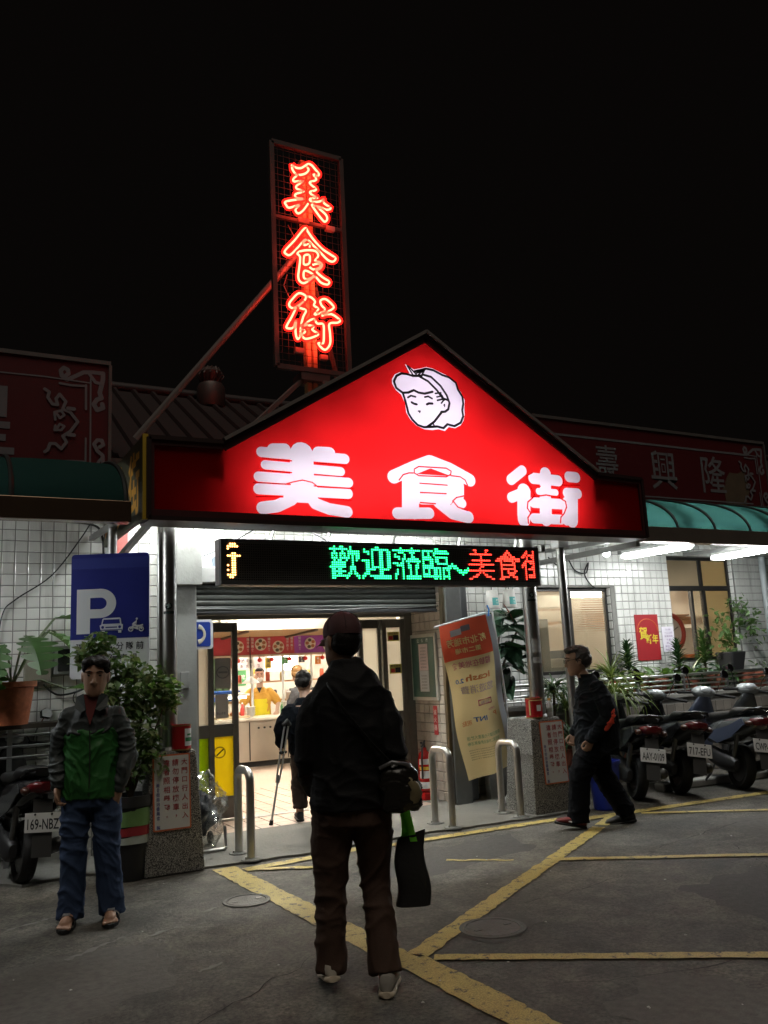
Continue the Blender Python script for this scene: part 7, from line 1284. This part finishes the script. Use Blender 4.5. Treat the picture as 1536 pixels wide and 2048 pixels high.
m=MB(); m.loft([(0,0,.84,.165,.12),(0,0,.78,.175,.13),(0,0,.71,.165,.125)],20,2.3); m.tube([(-.085,0,.78),(-.098,.02,.62),(-.105,.03,.45),(-.118,.015,.28),(-.132,.012,.04)],[.10,.094,.082,.078,.082],16); m.tube([(.085,0,.78),(.098,.02,.62),(.10,.03,.45),(.108,.03,.28),(.117,.04,.04)],[.10,.094,.082,.078,.082],16); remeshed(m,'jeans',jn,lm_,.0075,.011,7,3,7,(1,1,.8))
for s,an in ((-1,(-.13,.02)),(1,(.115,.05))):
    fx,fy=an; m=MB(); m.skinrings([[Vector((fx+s*.01+w_*math.cos(a*.5236),y_+0*a,zz)) for a in range(12)] for zz in (0,) for y_,w_ in ()] or [[Vector((fx+s*.01+.052*math.cos(a*.5236)*(1 if math.sin(a*.5236)<0 else 1.1),fy+.06+.145*math.sin(a*.5236),zz)) for a in range(12)] for zz in (0,.022)]); m.build('sandal_sole', rubber, lm_)
    m=MB(); m.sheet(lambda u,v:(fx+s*.01+.052*math.cos(math.pi*u),fy+.05+.05*v,.03+.052*math.sin(math.pi*u)),10,2); m.build('sandal_strap', P('leather_dark',(0.03,0.02,0.016),.5), lm_, smooth=True); m=MB(); m.box(fx+s*.01-.022,fx+s*.01+.022,fy+.05,fy+.10,.078,.088); m.build('buckle', P('buckle_silver',(0.45,0.45,0.47),.3,.6), lm_, bevel=.004)
# --- man walking left at the right
rm_=thing('person','person in a dark jacket with a red patch walking left past the right pedestal','person',(5.53,6.22,0),R(62),world_=False)
jr=P('jacket_slate',(0.012,0.014,0.017),0.9,0,.25,8,bump=.15,bscale=90,sheen=.2,spec=.08); tr2=P('trousers_black',(0.007,0.0075,0.009),0.95,0,.3,8,spec=.06)
m=MB(); TR_=Tm((0,.11,1.485),0,-8,0,1.12); head_parts(m,TR_); m.tube([(0,.0,1.20),(0,.04,1.30),(0,.09,1.39)],[.07,.058,.056],14,round_=True); m.loft([(0,-.02,.75,.14,.11),(0,-.02,.95,.15,.13),(0,0,1.12,.16,.12),(0,.01,1.24,.12,.08)],16)
for s,el,wr in ((-1,(-.235,-.06,.96),(-.205,.09,.78)),(1,(.235,-.02,.96),(.20,.14,.80))): m.tube([(s*.165,.0,1.21),el,wr],[.048,.04,.029],10,round_=True); hand(m,wr,(0,.35,-.8),(-s*.8,.3,0),s,60)
for s,kn,an in ((-1,(-.085,.19,.46),(-.085,.24,.10)),(1,(.085,-.04,.44),(.083,-.25,.10))): m.tube([(s*.08,0,.80),kn,an],[.085,.056,.040],12,round_=True)
remeshed(m,'body',skin,rm_,.0068,0,1,2); eyes(TR_,rm_)
hair_cap(TR_,rm_,P('hair_greying',(0.035,0.030,0.027),0.5,0,.5,30,bump=.5,bscale=140),[((0,-.035,.045),(.088,.088,.078)),((0,-.055,.0),(.086,.07,.075)),((0,.03,.088),(.062,.062,.034)),((0,.0,.082),(.078,.085,.045)),((-.065,-.02,.02),(.025,.05,.06)),((.065,-.02,.02),(.025,.05,.06))],seed=5,wr=.008)
m=MB()
for s in (-1,1): m.tube([TR_@Vector((s*.078,-.01,.012)),TR_@Vector((s*.072,.06,.014)),TR_@Vector((s*.058,.098,.012))],.0022,5); m.tube([TR_@Vector((s*.034+.022*math.cos(a*.628),.104-.2*abs(s*.034+.022*math.cos(a*.628)-0)**1.6,.006+.016*math.sin(a*.628))) for a in range(10)],.0018,5,closed=True)
m.build('glasses', blackp, rm_)
m=MB(); m.loft([(0,-.01,.63,.185,.185),(0,-.015,.78,.205,.205),(0,-.02,.95,.21,.205),(0,-.02,1.08,.208,.185),(0,-.01,1.19,.192,.148),(0,.01,1.27,.135,.10),(0,.04,1.33,.088,.082)],22,2.3)
for s,pts in ((-1,[(-.165,-.02,1.22),(-.235,-.06,1.07),(-.235,-.07,.96),(-.215,.03,.85),(-.205,.09,.79)]),(1,[(.165,-.01,1.20),(.225,-.03,1.07),(.235,-.02,.97),(.21,.09,.87),(.20,.14,.83)])): m.tube(pts,[.082,.078,.070,.062,.054],14,round_=True)
remeshed(m,'jacket',jr,rm_,.008,.014,7,3,9,(1,1,1.0))
m=MB(); m.loft([(0,0,1.28,.09,.09),(0,.03,1.33,.082,.082),(0,.045,1.355,.078,.078)],16); m.build('collar', jr, rm_, smooth=True)
m=MB().tube([(-.262,-.105,1.045),(-.281,-.095,.99),(-.283,-.075,.93),(-.268,-.035,.875)],[.020,.034,.036,.022],12,round_=True); remeshed(m,'red_patch',P('patch_red',(0.62,0.05,0.02),0.6),rm_,.007,.010,14,2,21)
m=MB(); m.loft([(0,-.01,.82,.16,.14),(0,-.01,.75,.17,.15),(0,0,.68,.16,.15)],20,2.3); m.tube([(-.085,.02,.76),(-.088,.12,.60),(-.085,.19,.46),(-.085,.22,.28),(-.085,.235,.05)],[.120,.116,.102,.095,.096],16); m.tube([(.085,-.02,.76),(.088,-.03,.60),(.085,-.05,.44),(.083,-.15,.26),(.083,-.255,.07)],[.120,.116,.102,.094,.094],16); remeshed(m,'trousers',tr2,rm_,.008,.012,7,3,10,(1,1,.8))
sole_shoe(rm_,(-.085,.215,.0),(-.1,1,0),P('shoe_red',(0.16,0.02,0.02),0.5,0,.4,18),blackp,tilt=-.22); sole_shoe(rm_,(.083,-.29,.0),(0.0,1,0),P('shoe_black',(0.02,0.02,0.021),0.5),blackp,tilt=.10)
m=MB(); m.tube([(-.136,.255,.075),(-.140,.315,.065),(-.135,.375,.085)],[.004,.010,.004],6); m.build('shoe_flash', whitep, rm_, smooth=True)
# --- old man with the crutch at the threshold
om=thing('person','person in dark clothes leaning on a crutch, entering the doorway','person',(3.50,8.25,0.012),R(-18),world_=False)
m=MB(); TO_=Tm((.0,.12,1.37),-25,-16,0,1.0); head_parts(m,TO_); m.tube([(0,.02,1.12),(0,.06,1.20),(0,.10,1.28)],[.065,.055,.053],12,round_=True); m.loft([(0,0,.72,.14,.10),(0,0,.95,.15,.11),(0,.02,1.15,.15,.10)],14)
m.tube([(-.17,.02,1.12),(-.27,-.03,.92),(-.25,.12,.72)],[.05,.042,.03],10,round_=True); hand(m,(-.25,.12,.74),(0.0,.5,-.6),(.9,.2,0),-1,70); m.tube([(.17,.02,1.12),(.24,-.0,.92),(.2,.12,.74)],[.05,.042,.03],10,round_=True); hand(m,(.2,.12,.74),(0,.4,-.8),(-.8,.2,0),1,50)
for s,kn,an in ((-1,(-.08,.10,.44),(-.08,.10,.09)),(1,(.09,.04,.44),(.09,-.08,.10))): m.tube([(s*.08,0,.76),kn,an],[.08,.055,.04],12,round_=True)
remeshed(m,'body',skin,om,.0085,0,1,2); hair_cap(TO_,om,hairm,[((0,-.03,.05),(.082,.09,.078)),((0,-.05,.0),(.082,.07,.07)),((0,.03,.085),(.06,.06,.03))],seed=8)
m=MB(); m.loft([(0,0,.66,.175,.14),(0,0,.78,.185,.15),(0,0,.95,.185,.145),(0,.01,1.08,.18,.125),(0,.03,1.17,.12,.09),(0,.05,1.22,.08,.075)],20,2.3); m.tube([(-.16,.02,1.10),(-.24,-.02,.98),(-.27,-.01,.90),(-.255,.08,.77)],[.078,.074,.066,.055],12,round_=True); m.tube([(.16,.02,1.10),(.22,0,.98),(.24,.02,.90),(.21,.10,.78)],[.078,.074,.066,.055],12,round_=True); remeshed(m,'jacket',P('jacket_navy',(0.005,0.006,0.008),0.95,0,.3,9,spec=.05),om,.011,.012,8,4,12)
m=MB(); m.loft([(0,0,.76,.155,.12),(0,0,.70,.165,.13),(0,0,.62,.15,.12)],18); m.tube([(-.078,.02,.70),(-.08,.10,.44),(-.08,.10,.13)],[.098,.082,.076],14); m.tube([(.078,0,.70),(.09,.04,.44),(.09,-.08,.15)],[.098,.082,.076],14); remeshed(m,'trousers',P('trousers_darkbrown',(0.035,0.022,0.018),0.8,0,.3,8,spec=.25),om,.011,.012,8,4,13)
sole_shoe(om,(-.08,.08,0),(0,1,0),P('shoe_dark',(0.02,0.022,0.028),.6),blackp); sole_shoe(om,(.09,-.11,0),(.1,1,0),MATS['shoe_dark'],blackp,tilt=.1); m=MB().lathe([(.045,.08),(.043,.16)],(.09,-.085,0),12,cap=False); m.build('sock', P('sock_blue',(0.22,0.30,0.36),.8), om, smooth=True)
cr_=thing('crutch','grey metal forearm crutch with rubber tip held at the doorway','crutch',(3.14,8.39,0)); tip=Vector((3.14,8.37,.012)); top=Vector((3.27,8.16,1.08)); dv=(top-tip).normalized()
MB().cyl(tip,tip+dv*.05,.022,.018,12).build('rubber_tip', rubber, cr_, smooth=True); MB().cyl(tip+dv*.05,tip+dv*.50,.011,.011,10).build('lower_tube', P('crutch_alu',(0.50,0.51,0.54),0.35,.7), cr_, smooth=True)
for s in (-1,1): m=MB().tube([tip+dv*.42+Vector((s*.014,0,0)),tip+dv*.56+Vector((s*.02,0,0)),tip+dv*.98+Vector((s*.02,0,0))],.010,8); m.build('side_tube', MATS['crutch_alu'], cr_, smooth=True)
MB().cyl(tip+dv*.72+Vector((-.03,-.02,0)),tip+dv*.72+Vector((.05,.03,0)),.015,.015,10).build('hand_grip', rubber, cr_, smooth=True); MB().tube([tip+dv*1.0+Vector((-.03,0,0)),tip+dv*1.04,tip+dv*1.0+Vector((.03,0,0))],.02,8,round_=True).build('top_pad', rubber, cr_, smooth=True)
# --- vendor behind the counter
vd=thing('person','person in a yellow shirt and apron standing behind the stall counter','person',(5.20,14.25,0),R(155),world_=False)
m=MB(); TV_=Tm((.0,.02,1.45),6,-3,4,1.03); head_parts(m,TV_); m.tube([(0,0,1.20),(0,0,1.36)],[.065,.055],12,round_=True); m.loft([(0,0,.72,.14,.10),(0,0,.95,.14,.10),(0,-.01,1.18,.15,.10)],14)
for s,el,wr in ((-1,(-.31,.02,.98),(-.30,.22,.84)),(1,(.31,.0,.98),(.26,.18,.86))): m.tube([(s*.165,-.01,1.17),el,wr],[.048,.042,.030],10,round_=True); hand(m,wr,(0,.8,-.4),(0,-.3,-1),s,35)
for s in (-1,1): m.tube([(s*.085,0,.78),(s*.09,.02,.44),(s*.09,0,.05)],[.08,.055,.04],10,round_=True)
remeshed(m,'body',P('skin_pale',(0.52,0.33,0.24),0.5,0,.1,10),vd,.009,0,1,2); eyes(TV_,vd); hair_cap(TV_,vd,hairm,[((0,-.025,.055),(.082,.092,.072)),((0,-.045,.01),(.08,.07,.06)),((0,.04,.088),(.06,.05,.03))],seed=9)
m=MB(); m.loft([(0,0,.70,.18,.13),(0,0,.85,.185,.14),(0,0,1.02,.18,.135),(0,-.01,1.14,.178,.12),(0,-.01,1.21,.12,.085),(0,0,1.245,.075,.07)],20,2.3); m.tube([(-.16,-.01,1.16),(-.25,0,1.06),(-.285,.01,1.01)],[.078,.078,.075],12,round_=True); m.tube([(.16,-.01,1.16),(.25,0,1.06),(.285,.0,1.01)],[.078,.078,.075],12,round_=True); remeshed(m,'shirt',P('shirt_amber',(0.62,0.33,0.05),0.8,0,.1,6),vd,.011,.008,8,4,14)
m=MB(); m.sheet(lambda u,v:((u-.5)*(.38-.08*v),.178-.09*(2*u-1)**2-.018*v,.55+.50*v),10,8); m.build('apron', P('apron_yellow',(0.75,0.62,0.02),0.7,0,.08,6), vd, smooth=True)
m=MB(); m.v=[]; m.ell((0,.085,-.066),(.052,.032,.042),14,10); m.v=[tuple(TV_@Vector(p)) for p in m.v]; m.build('face_mask', white, vd, smooth=True)
m=MB(); m.prism([(-.045,1.245),(.045,1.245),(0,1.15)],.095,.128); m.build('undershirt', blackp, vd)
m=MB(); m.loft([(0,0,.80,.165,.125),(0,0,.70,.17,.13),(0,0,.62,.16,.12)],16); m.tube([(-.085,0,.70),(-.09,.02,.44),(-.09,0,.06)],[.095,.08,.07],12); m.tube([(.085,0,.70),(.09,.02,.44),(.09,0,.06)],[.095,.08,.07],12); remeshed(m,'trousers',tr2,vd,.014,.006,8,3,15)
for s in (-1,1): sole_shoe(vd,(s*.09,-.03,0),(0,1,0),MATS['shoe_black'],blackp)
# --- customer with light trousers standing at the counter
cu=thing('person','person with brown hair and pale trousers standing at the stall, back turned','person',(5.28,12.5,0.012),R(-20),world_=False)
m=MB(); TC_=Tm((-.10,.02,1.45),0,-4,0,1.0); head_parts(m,TC_); m.tube([(-.04,0,1.20),(-.08,0,1.36)],[.065,.055],12,round_=True); m.loft([(0,0,.72,.14,.10),(0.02,0,.95,.14,.10),(.04,-.01,1.18,.15,.10)],14)
for s in (-1,1): m.tube([(s*.165+.04,-.01,1.17),(s*.24,.02,.96),(s*.18,.2,.9)],[.048,.042,.030],10,round_=True); hand(m,(s*.18,.2,.9),(0,1,0),(0,0,-1),s,35); m.tube([(s*.085,0,.78),(s*.09,.02,.44),(s*.09,0,.06)],[.08,.055,.04],10,round_=True)
remeshed(m,'body',MATS['skin_pale'],cu,.010,0,1,2); hair_cap(TC_,cu,P('hair_brown',(0.16,0.08,0.02),0.5,0,.4,30),[((0,-.025,.05),(.088,.098,.078)),((0,-.05,-.01),(.086,.07,.07))],seed=10)
m=MB(); m.loft([(0,0,.68,.175,.13),(0,0,.85,.18,.135),(0.02,0,1.02,.18,.135),(0,-.01,1.14,.175,.12),(-.03,-.01,1.21,.12,.085),(-.06,0,1.245,.075,.07)],20,2.3); m.tube([(-.13,-.01,1.16),(-.21,.02,.97),(-.18,.17,.91)],[.075,.068,.055],12,round_=True); m.tube([(.20,-.01,1.16),(.24,.02,.97),(.18,.17,.91)],[.075,.068,.055],12,round_=True); remeshed(m,'coat',P('coat_grey',(0.03,0.03,0.035),0.8),cu,.012,.008,8,4,16)
m=MB(); m.loft([(0,0,.80,.155,.12),(0,0,.70,.165,.13),(0,0,.62,.15,.12)],16); m.tube([(-.085,0,.70),(-.09,.02,.44),(-.09,0,.09)],[.095,.08,.075],12); m.tube([(.085,0,.70),(.09,.02,.44),(.09,0,.09)],[.095,.08,.075],12); remeshed(m,'trousers',P('trousers_cream',(0.6,0.54,0.45),0.8,0,.1,6),cu,.012,.008,8,3,17)
for s in (-1,1): sole_shoe(cu,(s*.09,-.04,0),(s*.15,1,0),P('shoe_tan',(0.4,0.33,0.26),.6),shs)
bpy.data.scenes.remove(TMP)
